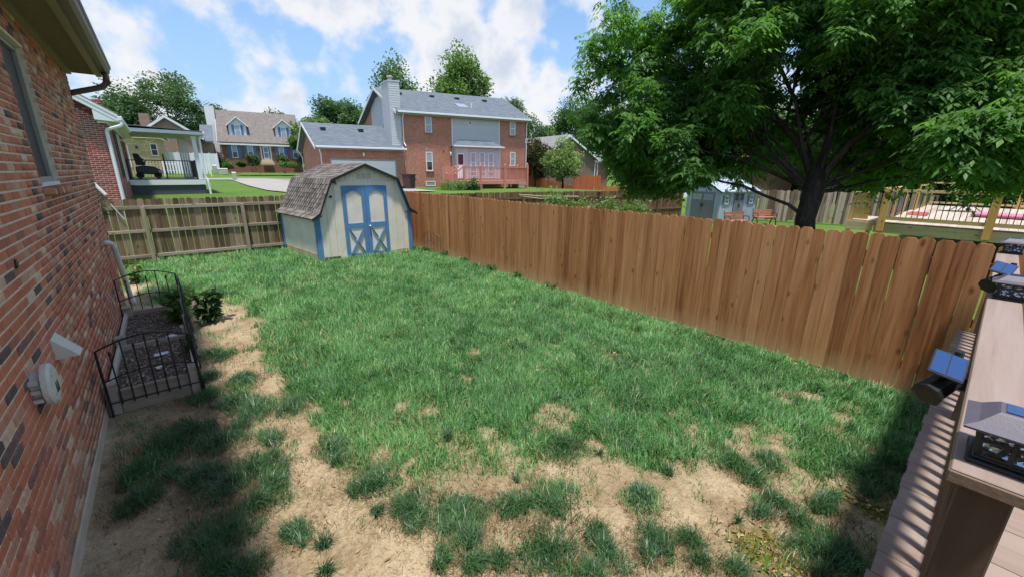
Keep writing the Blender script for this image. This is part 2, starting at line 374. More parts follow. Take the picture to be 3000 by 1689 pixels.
def ground_h(x, y):
    x = np.asarray(x, float); y = np.asarray(y, float)
    left = 1.25*sstep(15.2, 25, y) + 0.30*sstep(25, 55, y) + 1.65*sstep(56, 82, y)
    d = ((x-6.5)*0.251 + (y-16.2)*0.968)
    right = -0.22*sstep(6.6, 11, x) + (1.50*sstep(0.6, 8, d) + 0.20*sstep(12, 50, d))*(1-0.62*sstep(24, 33, x)*(1-sstep(30, 45, y)))
    w = sstep(5.2, 9.0, x)*1.0
    return left*(1-w) + right*w

def rootinv(o):
    while o.parent is not None: o = o.parent
    return (Matrix.Translation(o.location) @ Matrix.Rotation(o.rotation_euler.z, 4, 'Z')).inverted()
def wb(mb, name, mats, parent, **kw):
    """build a part whose points are given in world coordinates"""
    mi = rootinv(parent); mb.v = [tuple(mi @ Vector(v)) for v in mb.v]
    return mb.build(name, mats, parent, **kw)

# ---------------------------------------------------------------- material list
RED = [(0.0, (0.10, 0.08, 0.085)), (0.055, (0.17, 0.11, 0.105)), (0.10, (0.36, 0.14, 0.105)), (0.22, (0.48, 0.165, 0.105)), (0.42, (0.54, 0.178, 0.102)), (0.62, (0.57, 0.205, 0.12)),
       (0.80, (0.50, 0.235, 0.16)), (0.93, (0.58, 0.33, 0.22)), (1.0, (0.70, 0.52, 0.38))]
brickmat('brick_near', RED, 'obj'); brickmat('brick_near_mass', RED, 'attr')
NRED = [(0.0, (0.20, 0.065, 0.055)), (0.5, (0.30, 0.095, 0.08)), (1.0, (0.37, 0.135, 0.11))]
brickmat('brick_next', NRED, 'obj'); brickmat('brick_next_mass', NRED, 'attr')
plain('mortar', (0.80, 0.69, 0.55), 0.95, 0.25, 14, bmp=0.6, bscale=140)
plain('mortar_next', (0.66, 0.54, 0.48), 0.95, 0.2, 9)
plain('concrete', (0.52, 0.44, 0.33), 0.9, 0.2, 5, bmp=0.4, dirt=(0.30, 0.25, 0.18))
plain('driveway', (0.30, 0.28, 0.26), 0.9, 0.25, 0.8, bmp=0.2)
plain('soffit', (0.26, 0.23, 0.15), 0.6, 0.12, 5)
plain('brown_metal', (0.14, 0.095, 0.075), 0.45, 0.15, 8)
plain('gutter_edge', (0.42, 0.40, 0.36), 0.4, 0.2, 12)
plain('white_paint', (0.78, 0.78, 0.77), 0.5, 0.06, 3, objvar=0.04)
plain('white_vinyl', (0.74, 0.77, 0.82), 0.4, 0.05, 3, objvar=0.03, bmp=0.05)
plain('pvc', (0.72, 0.72, 0.70), 0.35, 0.1, 8, bmp=0.05, dirt=(0.5, 0.43, 0.3))
plain('vent_plastic', (0.55, 0.54, 0.49), 0.45, 0.12, 18, bmp=0.1, dirt=(0.4, 0.37, 0.3))
plain('window_frame', (0.30, 0.295, 0.28), 0.5, 0.12, 9)
plain('insect_screen', (0.045, 0.047, 0.05), 0.6, 0.2, 300, bmp=0.4, bscale=500)
glassmat('dark_glass', (0.03, 0.035, 0.04), 0.05)
glassmat('pale_glass', (0.30, 0.36, 0.42), 0.08)
glassmat('blue_glass', (0.10, 0.16, 0.30), 0.08)
plain('black_iron', (0.018, 0.018, 0.02), 0.45, 0.3, 30, bmp=0.2)
plain('black_plastic', (0.02, 0.021, 0.024), 0.38, 0.25, 20, bmp=0.1)
plain('cap_side', (0.20, 0.135, 0.095), 0.7, 0.12, 14, bmp=0.2)
plain('dark_hole', (0.01, 0.01, 0.01), 0.9, 0.1, 5)
wood('bed_wood', [(0.24, 0.195, 0.145), (0.37, 0.31, 0.24), (0.48, 0.42, 0.34)], axis='X')
wood('bed_wood_y', [(0.28, 0.235, 0.18), (0.43, 0.37, 0.30), (0.54, 0.49, 0.41)], axis='Y')
wood('cedar', [(0.26, 0.095, 0.034), (0.47, 0.20, 0.078), (0.64, 0.325, 0.15)], bleach=(0.02, 0.34, (0.62, 0.42, 0.24), 0.6), objvar=0.22)
wood('cedar_rail', [(0.20, 0.09, 0.04), (0.30, 0.14, 0.06), (0.38, 0.2, 0.1)], axis='Y')
wood('old_picket', [(0.095, 0.062, 0.038), (0.19, 0.128, 0.080), (0.32, 0.245, 0.18)], objvar=0.5)
wood('old_rail', [(0.19, 0.155, 0.115), (0.31, 0.265, 0.205), (0.43, 0.385, 0.31)], axis='X', objvar=0.2)
wood('old_post', [(0.16, 0.12, 0.075), (0.27, 0.21, 0.14), (0.36, 0.30, 0.22)], objvar=0.2)
wood('brown_picket', [(0.09, 0.048, 0.024), (0.15, 0.085, 0.043), (0.22, 0.135, 0.075)], objvar=0.3)
wood('brown_rail', [(0.10, 0.055, 0.03), (0.16, 0.09, 0.05), (0.22, 0.14, 0.08)], axis='X', objvar=0.2)
wood('grey_stake', [(0.14, 0.088, 0.062), (0.30, 0.21, 0.155), (0.46, 0.37, 0.29)], objvar=0.6)
wood('new_pine', [(0.46, 0.25, 0.07), (0.60, 0.35, 0.11), (0.66, 0.42, 0.16)], axis='Z', objvar=0.2)
wood('new_pine_y', [(0.46, 0.29, 0.11), (0.60, 0.41, 0.18), (0.66, 0.48, 0.25)], axis='Y', objvar=0.2)
wood('old_beam', [(0.30, 0.22, 0.10), (0.46, 0.36, 0.19), (0.56, 0.47, 0.28)], axis='Y', objvar=0.1)
wood('pale_plank', [(0.38, 0.31, 0.24), (0.48, 0.40, 0.32), (0.55, 0.48, 0.40)], axis='X', knots=False, objvar=0.3)
wood('deck_top', [(0.225, 0.165, 0.138), (0.285, 0.217, 0.187), (0.325, 0.262, 0.235)], axis='X', knots=False, objvar=0.1, bmp=0.3)
wood('deck_board', [(0.225, 0.158, 0.128), (0.28, 0.207, 0.17), (0.325, 0.255, 0.215)], axis='Y', knots=False, objvar=0.25, bmp=0.3)
wood('deck_dark', [(0.085, 0.055, 0.038), (0.105, 0.07, 0.05), (0.13, 0.09, 0.066)], axis='Z', knots=False, objvar=0.1, bmp=0.25)
wood('pink_deck', [(0.46, 0.18, 0.13), (0.52, 0.22, 0.165), (0.58, 0.27, 0.21)], axis='Z', knots=False, objvar=0.12)
wood('red_stain', [(0.36, 0.085, 0.034), (0.46, 0.115, 0.048), (0.52, 0.15, 0.066)], axis='Z', knots=False, objvar=0.25)
wood('bench_slat', [(0.34, 0.13, 0.085), (0.42, 0.175, 0.115), (0.47, 0.215, 0.145)], axis='X', knots=False)
def paint_wood(name, col, chip, amount=0.55, axis='Z'):
    m, nt, b = newmat(name)
    p = geo_pos(nt)
    n1 = noise(nt, p, scale=(1, 1, 0.4), s=9, detail=9, rough=0.7)
    n2 = noise(nt, p, s=3, detail=4)
    sx = nt.nodes.new('ShaderNodeSeparateXYZ'); nt.links.new(p, sx.inputs[0])
    low = nt.nodes.new('ShaderNodeMapRange'); nt.links.new(sx.outputs[2], low.inputs[0]); low.inputs[1].default_value = 1.4; low.inputs[2].default_value = 0.0; low.inputs[3].default_value = 0; low.inputs[4].default_value = 0.07
    f = mathn(nt, 'ADD', n1, low.outputs[0])
    mr = nt.nodes.new('ShaderNodeMapRange'); nt.links.new(f, mr.inputs[0]); mr.inputs[1].default_value = 0.66; mr.inputs[2].default_value = 0.74; mr.inputs[3].default_value = 0; mr.inputs[4].default_value = amount
    v = mathn(nt, 'ADD', 0.8, mathn(nt, 'MULTIPLY', n2, 0.4))
    c = nt.nodes.new('ShaderNodeVectorMath'); c.operation = 'SCALE'; c.inputs[0].default_value = col; nt.links.new(v, c.inputs['Scale'])
    nt.links.new(mixc(nt, mr.outputs[0], c.outputs[0], chip), b.inputs['Base Color'])
    b.inputs['Roughness'].default_value = 0.65; b.inputs['Specular IOR Level'].default_value = 0.25
    nt.links.new(bump(nt, noise(nt, p, scale=(1, 1, 0.15), s=60, detail=5), 0.35, 0.006), b.inputs['Normal'])
    return m
paint_wood('shed_blue', (0.10, 0.24, 0.46), (0.05, 0.06, 0.09))
paint_wood('shed_cream', (0.76, 0.715, 0.61), (0.46, 0.40, 0.30), 0.5)
wood('lattice', [(0.42, 0.32, 0.19), (0.55, 0.44, 0.28), (0.62, 0.52, 0.36)], knots=False, objvar=0.35)
plain('shingle_tan', (0.205, 0.182, 0.165), 0.95, 0.3, 20, bmp=0.7, bscale=200, objvar=0.38, spec=0.1)
plain('drip_edge', (0.02, 0.022, 0.028), 0.5, 0.2, 12)
plain('resin_grey', (0.36, 0.40, 0.46), 0.6, 0.08, 3)
plain('resin_dark', (0.175, 0.18, 0.19), 0.6, 0.08, 4)
plain('resin_roof', (0.44, 0.50, 0.60), 0.55, 0.06, 4)
plain('solar_blue', (0.018, 0.052, 0.165), 0.18, 0.15, 60, bmp=0.0, spec=0.6, objvar=0)
plain('lamp_bronze', (0.095, 0.085, 0.115), 0.5, 0.15, 30, metal=0.0, bmp=0.08, bscale=250)
plain('lamp_black', (0.022, 0.023, 0.027), 0.4, 0.2, 30, bmp=0.1, bscale=250)
m, nt, b = newmat('crackle_glass')
b.inputs['Base Color'].default_value = (0.42, 0.46, 0.54, 1); b.inputs['Roughness'].default_value = 0.06; b.inputs['Metallic'].default_value = 0.85
vo = nt.nodes.new('ShaderNodeTexVoronoi'); vo.inputs['Scale'].default_value = 55; nt.links.new(geo_pos(nt), vo.inputs['Vector'])
nt.links.new(bump(nt, vo.outputs['Distance'], 1.0, 0.02), b.inputs['Normal'])
wallbrick('brick_orange', [(0.31, 0.095, 0.055), (0.44, 0.16, 0.095)], (0.56, 0.40, 0.33), 0)
wallbrick('brick_brown', [(0.17, 0.105, 0.08), (0.23, 0.15, 0.115)], (0.30, 0.235, 0.19), 0)
wallbrick('brick_cape', [(0.22, 0.085, 0.06), (0.32, 0.12, 0.08)], (0.36, 0.28, 0.23), 0)
wallbrick('brick_far', [(0.27, 0.165, 0.13), (0.32, 0.20, 0.16)], (0.36, 0.27, 0.22), 0)
wallbrick('stone_tan', [(0.42, 0.31, 0.16), (0.58, 0.46, 0.28)], (0.34, 0.26, 0.15), 0, 2.4)
shinglemat('roof_slate', (0.125, 0.15, 0.18), (0.165, 0.195, 0.225))
shinglemat('roof_taupe', (0.18, 0.16, 0.15), (0.245, 0.22, 0.205), 0.6)
shinglemat('roof_grey', (0.22, 0.215, 0.22), (0.28, 0.275, 0.275))
shinglemat('roof_red', (0.34, 0.15, 0.10), (0.40, 0.19, 0.125))
plain('siding_blue', (0.52, 0.535, 0.56), 0.5, 0.05, 2, objvar=0.05)
plain('trim_grey', (0.34, 0.33, 0.30), 0.6, 0.08, 3)
plain('shutter_blue', (0.10, 0.20, 0.44), 0.5, 0.1, 6)
plain('door_red', (0.13, 0.022, 0.032), 0.5, 0.1, 6)
plain('bin_brown', (0.07, 0.040, 0.034), 0.5, 0.15, 8)
plain('dark_skirt', (0.07, 0.078, 0.095), 0.7, 0.15, 5)
plain('navy_metal', (0.02, 0.035, 0.085), 0.25, 0.2, 10, spec=0.6)
plain('tyre', (0.015, 0.015, 0.016), 0.8, 0.1, 10)
plain('terracotta', (0.45, 0.16, 0.08), 0.8)
plain('pink_mat', (0.55, 0.20, 0.30), 0.6)
plain('pale_mat', (0.62, 0.50, 0.62), 0.6)
plain('red_tray', (0.40, 0.07, 0.06), 0.5)
plain('table_green', (0.30, 0.37, 0.35), 0.3)
plain('rope', (0.50, 0.42, 0.28), 0.9)
plain('paper', (0.70, 0.72, 0.80), 0.8, 0.06, 10)
plain('box_green', (0.40, 0.44, 0.36), 0.6)
wood('bark', [(0.012, 0.010, 0.008), (0.035, 0.028, 0.022), (0.085, 0.072, 0.056)], grain=(14, 14, 2.4), knots=False, bmp=1.0, objvar=0)
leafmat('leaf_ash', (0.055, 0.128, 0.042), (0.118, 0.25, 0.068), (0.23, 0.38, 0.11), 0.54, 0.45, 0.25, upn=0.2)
leafmat('leaf_dark', (0.028, 0.064, 0.026), (0.060, 0.122, 0.045), (0.11, 0.19, 0.068), 0.35, upn=0.3)
leafmat('leaf_mid', (0.030, 0.070, 0.022), (0.065, 0.135, 0.040), (0.13, 0.225, 0.07), 0.38, upn=0.3)
leafmat('leaf_light', (0.055, 0.115, 0.028), (0.105, 0.19, 0.05), (0.18, 0.28, 0.085), 0.4, upn=0.3)
leafmat('leaf_pear', (0.07, 0.13, 0.03), (0.18, 0.27, 0.07), (0.36, 0.43, 0.19), 0.35, upn=0.45)
leafmat('leaf_rust', (0.030, 0.034, 0.014), (0.07, 0.07, 0.025), (0.17, 0.12, 0.045), 0.3)
leafmat('leaf_red', (0.12, 0.015, 0.025), (0.26, 0.03, 0.05), (0.38, 0.06, 0.08), 0.3)
leafmat('leaf_dry', (0.16, 0.095, 0.045), (0.34, 0.235, 0.13), (0.52, 0.42, 0.27), 0.1, 0.8, 0.1)
leafmat('mulch_chip', (0.11, 0.082, 0.064), (0.29, 0.235, 0.185), (0.60, 0.53, 0.45), 0.0, 0.9, 0.1)
leafmat('grass_blade', (0.032, 0.102, 0.032), (0.108, 0.285, 0.086), (0.260, 0.470, 0.175), 0.30, 0.42, 0.3, upn=0.45, last=(0.46, 0.42, 0.20))
leafmat('thatch', (0.12, 0.078, 0.042), (0.26, 0.18, 0.105), (0.42, 0.33, 0.20), 0.15, 0.8, 0.1, upn=0.5)
leafmat('grass_tuft', (0.022, 0.060, 0.026), (0.062, 0.150, 0.052), (0.16, 0.28, 0.10), 0.25, 0.38, 0.45, upn=0.45, last=(0.40, 0.36, 0.18))
leafmat('grass_dry', (0.22, 0.16, 0.08), (0.34, 0.26, 0.14), (0.45, 0.37, 0.22), 0.2, 0.7, 0.2, upn=0.6)

# ---------------------------------------------------------------- ground
LAWN = [(-1.09, 14.19), (-0.60, 11.93), (-0.09, 11.00), (0.11, 10.45), (0.52, 9.83), (0.78, 9.11), (0.98, 8.20), (0.84, 7.45), (0.70, 6.85), (0.56, 6.21), (0.74, 5.74), (0.80, 5.27), (0.74, 4.62), (0.86, 4.18), (0.85, 3.92), (0.75, 3.69), (0.75, 3.41), (0.80, 3.15), (0.98, 2.92), (1.11, 3.03), (1.15, 2.78), (1.03, 2.64), (1.21, 2.53), (1.42, 2.56), (1.58, 2.64), (1.62, 2.44), (1.90, 2.56), (2.08, 2.60), (1.95, 2.34), (2.00, 2.08), (2.26, 2.17), (2.76, 2.25), (2.67, 1.87), (2.81, 1.46), (2.93, 1.61), (3.08, 1.41), (3.16, 1.21), (3.22, 0.94), (3.54, 1.18), (3.82, 1.28), (4.43, 0.88), (4.24, 0.75), (3.87, 0.72), (3.81, 0.43), (4.17, 0.13), (4.52, 0.07), (5.63, 0.05), (6.61, -0.02)]
TUFTS = [(0.34, 2.72, 0.11), (1.31, 2.13, 0.21), (1.07, 2.42, 0.17), (1.21, 1.92, 0.10), (1.31, 1.66, 0.07), (1.15, 1.75, 0.08), (1.61, 1.49, 0.18), (2.49, 2.21, 0.15), (1.69, 1.94, 0.17), (1.97, 1.78, 0.19), (0.94, 2.89, 0.27), (0.79, 3.54, 0.13), (0.27, 3.36, 0.17), (0.18, 3.64, 0.20), (0.40, 4.05, 0.15), (0.40, 4.76, 0.22), (0.40, 5.55, 0.15), (-0.56, 4.23, 0.17), (-0.56, 3.85, 0.14), (-0.42, 4.53, 0.19), (-0.21, 4.67, 0.23), (-0.15, 3.86, 0.17), (-0.03, 3.58, 0.19), (-0.09, 3.04, 0.20), (-0.02, 5.38, 0.17), (0.24, 5.08, 0.19), (-0.35, 4.02, 0.07), (0.25, 6.61, 0.25), (0.06, 5.91, 0.10), (0.34, 5.50, 0.16), (2.51, 1.34, 0.12), (2.26, 1.03, 0.14), (2.45, 0.92, 0.09), (1.91, 1.24, 0.15), (1.67, 1.20, 0.09), (3.47, 0.87, 0.12), (3.30, 0.65, 0.11), (3.09, 0.69, 0.07), (3.06, 0.25, 0.22), (4.30, 0.34, 0.25), (4.65, 0.10, 0.16), (2.45, 0.63, 0.07), (2.12, 1.03, 0.06), (2.01, 1.39, 0.06), (3.52, 1.08, 0.11), (3.78, 0.86, 0.11), (-0.00, 2.63, 0.09), (-0.17, 2.73, 0.10), (3.22, 0.49, 0.08), (3.55, 0.38, 0.11), (2.34, 0.79, 0.06), (1.01, 1.90, 0.05), (0.71, 4.55, 0.15), (0.20, 4.51, 0.10), (0.01, 4.28, 0.16), (0.13, 3.24, 0.11), (-0.22, 10.43, 0.30), (-0.37, 11.22, 0.28)]
BARE = [(2.93, 2.64, 0.19), (2.66, 2.48, 0.14), (2.67, 2.64, 0.11), (2.11, 2.79, 0.12), (1.62, 3.76, 0.09), (1.82, 3.50, 0.11), (2.48, 3.84, 0.11), (3.04, 4.42, 0.10), (4.09, 3.88, 0.09), (5.39, 0.95, 0.12), (5.04, 1.15, 0.10), (5.18, 0.67, 0.11), (2.24, 1.65, 0.30), (1.45, 1.36, 0.02), (0.41, 2.82, 0.25), (1.16, 4.23, 0.08), (2.06, 2.51, 0.10), (3.79, 1.07, 0.13), (4.08, 0.85, 0.10), (1.11, 3.16, 0.09), (1.61, 1.66, 0.10)]
MOSS = [(2.75, 0.49, 0.26), (2.78, 0.64, 0.15), (3.85, 0.14, 0.19), (3.88, 0.27, 0.14), (2.75, 0.36, 0.16), (4.31, 0.13, 0.12)]

LAWN = [(-0.95, 14.9)] + LAWN[1:] + [(6.7, 0.0), (6.7, 15.2), (-0.95, 15.2)]
def inpoly(x, y, poly):
    r = np.zeros(x.shape, bool); n = len(poly); j = n-1
    for i in range(n):
        xi, yi = poly[i]; xj, yj = poly[j]
        c = ((yi > y) != (yj > y)) & (x < (xj-xi)*(y-yi)/(yj-yi+1e-12)+xi); r ^= c; j = i
    return r
class VN:
    """value noise in the plane"""
    def __init__(s, seed): s.t = np.random.default_rng(seed).random((256, 256))
    def one(s, x, y):
        xi = np.floor(x).astype(int); yi = np.floor(y).astype(int); fx = x-xi; fy = y-yi
        fx = fx*fx*(3-2*fx); fy = fy*fy*(3-2*fy)
        a = s.t[xi % 256, yi % 256]; b_ = s.t[(xi+1) % 256, yi % 256]; c = s.t[xi % 256, (yi+1) % 256]; d = s.t[(xi+1) % 256, (yi+1) % 256]
        return (a*(1-fx)+b_*fx)*(1-fy)+(c*(1-fx)+d*fx)*fy
    def __call__(s, x, y, sc=1.0, oc=4):
        v = 0; a = 0.5; t = 0
        for o in range(oc):
            v = v + a*s.one(x*sc*2**o+17.3*o, y*sc*2**o+5.1*o); t += a; a *= 0.55
        return v/t
vn = VN(3); vn2 = VN(8)
def grass_density(x, y):
    """0..1: how thick the turf stands at a point of the yard"""
    wx = x + (vn(x, y, 3.0)-0.5)*0.30; wy = y + (vn2(x, y, 3.0)-0.5)*0.30
    d = np.zeros(x.shape)
    for k in range(8):
        r_ = 0.16 if k % 2 else 0.34
        d = d + inpoly(wx+r_*math.cos(k*0.785), wy+r_*math.sin(k*0.785), LAWN)
    d = sstep(0.20, 0.80, d/8 + (vn(x, y, 5.5, 4)-0.5)*1.1)
    near = 1-sstep(1.9, 4.4, y + 0.10*(x-2))
    patch = sstep(0.30, 0.54, 0.6*vn(x, y, 2.3, 5)+0.4*vn2(x, y, 6.5, 3))
    d = d*(1-near*(1-patch)*0.75)
    d = np.maximum(d, 0.22*sstep(0.50, 0.72, vn2(x+3, y, 2.1, 5)))
    for bx, by, r in BARE:
        q = np.hypot(x-bx, y-by)/r + (vn2(x, y, 7.0, 5)-0.5)*2.4
        d = np.minimum(d, np.maximum(0.26 if by > 2.2 else 0.12, sstep(0.3, 1.6, q)))
    for tx, ty, r in TUFTS:
        q = np.hypot((x-tx)*(0.8+0.5*((tx*7.3) % 1)), (y-ty)*(0.8+0.5*((ty*5.1) % 1)))/r + (vn(x, y, 5.0, 5)-0.5)*3.0
        d = np.maximum(d, 0.62*(1-sstep(0.30, 1.15, q)))
    # thin strip along the two fences and the shed
    d = d*(0.25+0.75*sstep(0.04, 0.22, 6.40-x))
    d = np.where((x > 3.05) & (x < 6.0) & (y > 11.98) & (y < 14.6), 0, d)
    d = np.where(x < -0.75, 0, d)
    d = np.where((x < 0.03) & (y > 5.5) & (y < 8.9), 0, d)
    return d
def yard_relief(x, y):
    return 0.05*(vn(x, y, 0.9)-0.5) + 0.02*(vn2(x, y, 4.5)-0.5)

m, nt, b = newmat('ground_soil')
p = geo_pos(nt); moss = attr(nt, 'moss'); turf = attr(nt, 'turf'); lawnfar = attr(nt, 'lawn')
n1 = noise(nt, p, s=1.6, detail=8, rough=0.65); n2 = noise(nt, p, s=22, detail=8, rough=0.7); n3 = noise(nt, p, s=90, detail=3)
soil = ramp(nt, mathn(nt, 'ADD', mathn(nt, 'MULTIPLY', n1, 0.75), mathn(nt, 'MULTIPLY', n2, 0.50)), [(0.42, (0.17, 0.115, 0.066)), (0.54, (0.29, 0.215, 0.132)), (0.66, (0.41, 0.32, 0.205)), (0.82, (0.52, 0.43, 0.295))])
vo = nt.nodes.new('ShaderNodeTexVoronoi'); vo.feature = 'DISTANCE_TO_EDGE'; vo.inputs['Scale'].default_value = 38; nt.links.new(p, vo.inputs['Vector'])
crk = nt.nodes.new('ShaderNodeMapRange'); nt.links.new(vo.outputs[0], crk.inputs[0]); crk.inputs[1].default_value = 0.0; crk.inputs[2].default_value = 0.07; crk.inputs[3].default_value = 0.9; crk.inputs[4].default_value = 0
soil = mixc(nt, mathn(nt, 'MULTIPLY', crk.outputs[0], n1), soil, (0.14, 0.088, 0.042))
under = ramp(nt, n2, [(0.3, (0.07, 0.095, 0.035)), (0.7, (0.15, 0.16, 0.07))])
c = mixc(nt, mathn(nt, 'MULTIPLY', turf, 0.85), soil, under)
mossc = ramp(nt, n2, [(0.35, (0.055, 0.06, 0.012)), (0.6, (0.17, 0.17, 0.02)), (0.8, (0.27, 0.22, 0.08))])
c = mixc(nt, mathn(nt, 'MULTIPLY', moss, 1.0), c, mossc)
gfar = ramp(nt, mathn(nt, 'ADD', mathn(nt, 'MULTIPLY', noise(nt, p, s=0.35, detail=5), 0.6), mathn(nt, 'MULTIPLY', noise(nt, p, s=9, detail=6, rough=0.75), 0.5)), [(0.3, (0.055, 0.11, 0.02)), (0.55, (0.095, 0.172, 0.033)), (0.8, (0.14, 0.222, 0.054))])
c = mixc(nt, lawnfar, c, gfar)
nt.links.new(c, b.inputs['Base Color']); b.inputs['Roughness'].default_value = 0.95; b.inputs['Specular IOR Level'].default_value = 0.1
nt.links.new(bump(nt, mathn(nt, 'ADD', n2, mathn(nt, 'MULTIPLY', n3, 0.4)), 0.6, 0.03), b.inputs['Normal'])

def axis_pts(segs):
    out = []
    for a, b_, st in segs: out += list(np.arange(a, b_, st))
    return np.array(out + [segs[-1][1]])
gx = axis_pts([(-900, -100, 80), (-100, -12, 8), (-12, -1.5, 1.5), (-1.5, 6.6, 0.06), (6.6, 40, 0.8), (40, 120, 5), (120, 900, 60)])
gy = axis_pts([(-500, -30, 60), (-30, -2, 2.0), (-2, 0.0, 0.2), (0.0, 6.0, 0.06), (6.0, 15.3, 0.12), (15.3, 40, 0.8), (40, 120, 2.5), (120, 1200, 60)])
X, Y = np.meshgrid(gx, gy); shp = X.shape
inside = (X > -1.4) & (X < 6.5) & (Y > -1) & (Y < 15.2)
Z = ground_h(X, Y) + np.where(inside, yard_relief(X, Y), 0.04*(vn(X, Y, 0.3)-0.5)) + 18*sstep(140, 900, np.hypot(X, Y))
Dn = np.where(inside, grass_density(np.clip(X, -2, 8), np.clip(Y, -2, 16)), 0)
nx, ny = len(gx), len(gy)
V = np.stack([X.ravel(), Y.ravel(), Z.ravel()], 1)
ii, jj = np.meshgrid(np.arange(nx-1), np.arange(ny-1)); q = (jj*nx+ii).ravel()
F = np.stack([q, q+1, q+nx+1, q+nx], 1)
me = npmesh('ground', V, F, 'ground_soil', smooth=True, nside=4)
def vattr(me, name, val):
    a = me.attributes.new(name, 'FLOAT', 'POINT'); a.data.foreach_set('value', np.asarray(val, np.float32).ravel())
mo = np.zeros(shp)
for mxx, myy, r in MOSS: mo = np.maximum(mo, (1-sstep(0.45, 1.15, np.hypot(X-mxx, Y-myy)/r + (vn(X, Y, 5.0)-0.5)*1.0)))
vattr(me, 'moss', mo); vattr(me, 'turf', Dn); vattr(me, 'lawn', np.where((X < -0.9) | (X > 6.48) | (Y > 14.95) , 1.0, 0.0))
ground = link('ground', me); ground['kind'] = 'structure'; ground['label'] = 'yellowish bare soil and lawn ground of the back yard'

def gz(x, y):
    if -1.4 < x < 6.5 and -1 < y < 15.2: return float(ground_h(x, y) + yard_relief(np.array(x), np.array(y)))
    return float(ground_h(x, y))

TUFTS = [(a, b_, c_*1.12) for a, b_, c_ in TUFTS]
SPRIGS = [(random.uniform(-0.65, 5.8), random.uniform(0.1, 5.2), random.uniform(0.02, 0.065)) for _k in range(110)]
# ---------------------------------------------------------------- grass
def blades(n, x, y, z, h, w, lean, mat, name, var, curl=0.5):
    """n tapered three-face blades rooted at x,y,z"""
    a = RN.random(n)*2*np.pi; la = RN.normal(0, 1.3, n)+vn(x, y, 1.6, 3)*18
    sx, sy = np.cos(a)*w/2, np.sin(a)*w/2
    lx, ly = np.cos(la)*lean, np.sin(la)*lean
    V = np.empty((n, 5, 3), np.float32)
    V[:, 0] = np.stack([x-sx, y-sy, z], 1); V[:, 1] = np.stack([x+sx, y+sy, z], 1)
    mx, my, mz = x+lx*h*0.35, y+ly*h*0.35, z+h*0.6*np.sqrt(np.maximum(0.1, 1-(0.35*lean)**2))
    V[:, 2] = np.stack([mx+sx*0.8, my+sy*0.8, mz], 1); V[:, 3] = np.stack([mx-sx*0.8, my-sy*0.8, mz], 1)
    V[:, 4] = np.stack([x+lx*h, y+ly*h, z+h*np.sqrt(np.maximum(0.05, 1-np.minimum(0.95, lean)**2*curl*1.6))], 1)
    b_ = (np.arange(n)*5)[:, None]
    T = np.concatenate([b_+np.array([[0, 1, 2]]), b_+np.array([[0, 2, 3]]), b_+np.array([[3, 2, 4]])], 1).reshape(-1, 3)
    return npmesh(name, V.reshape(-1, 3), T, mat, var=np.repeat(var, 3))
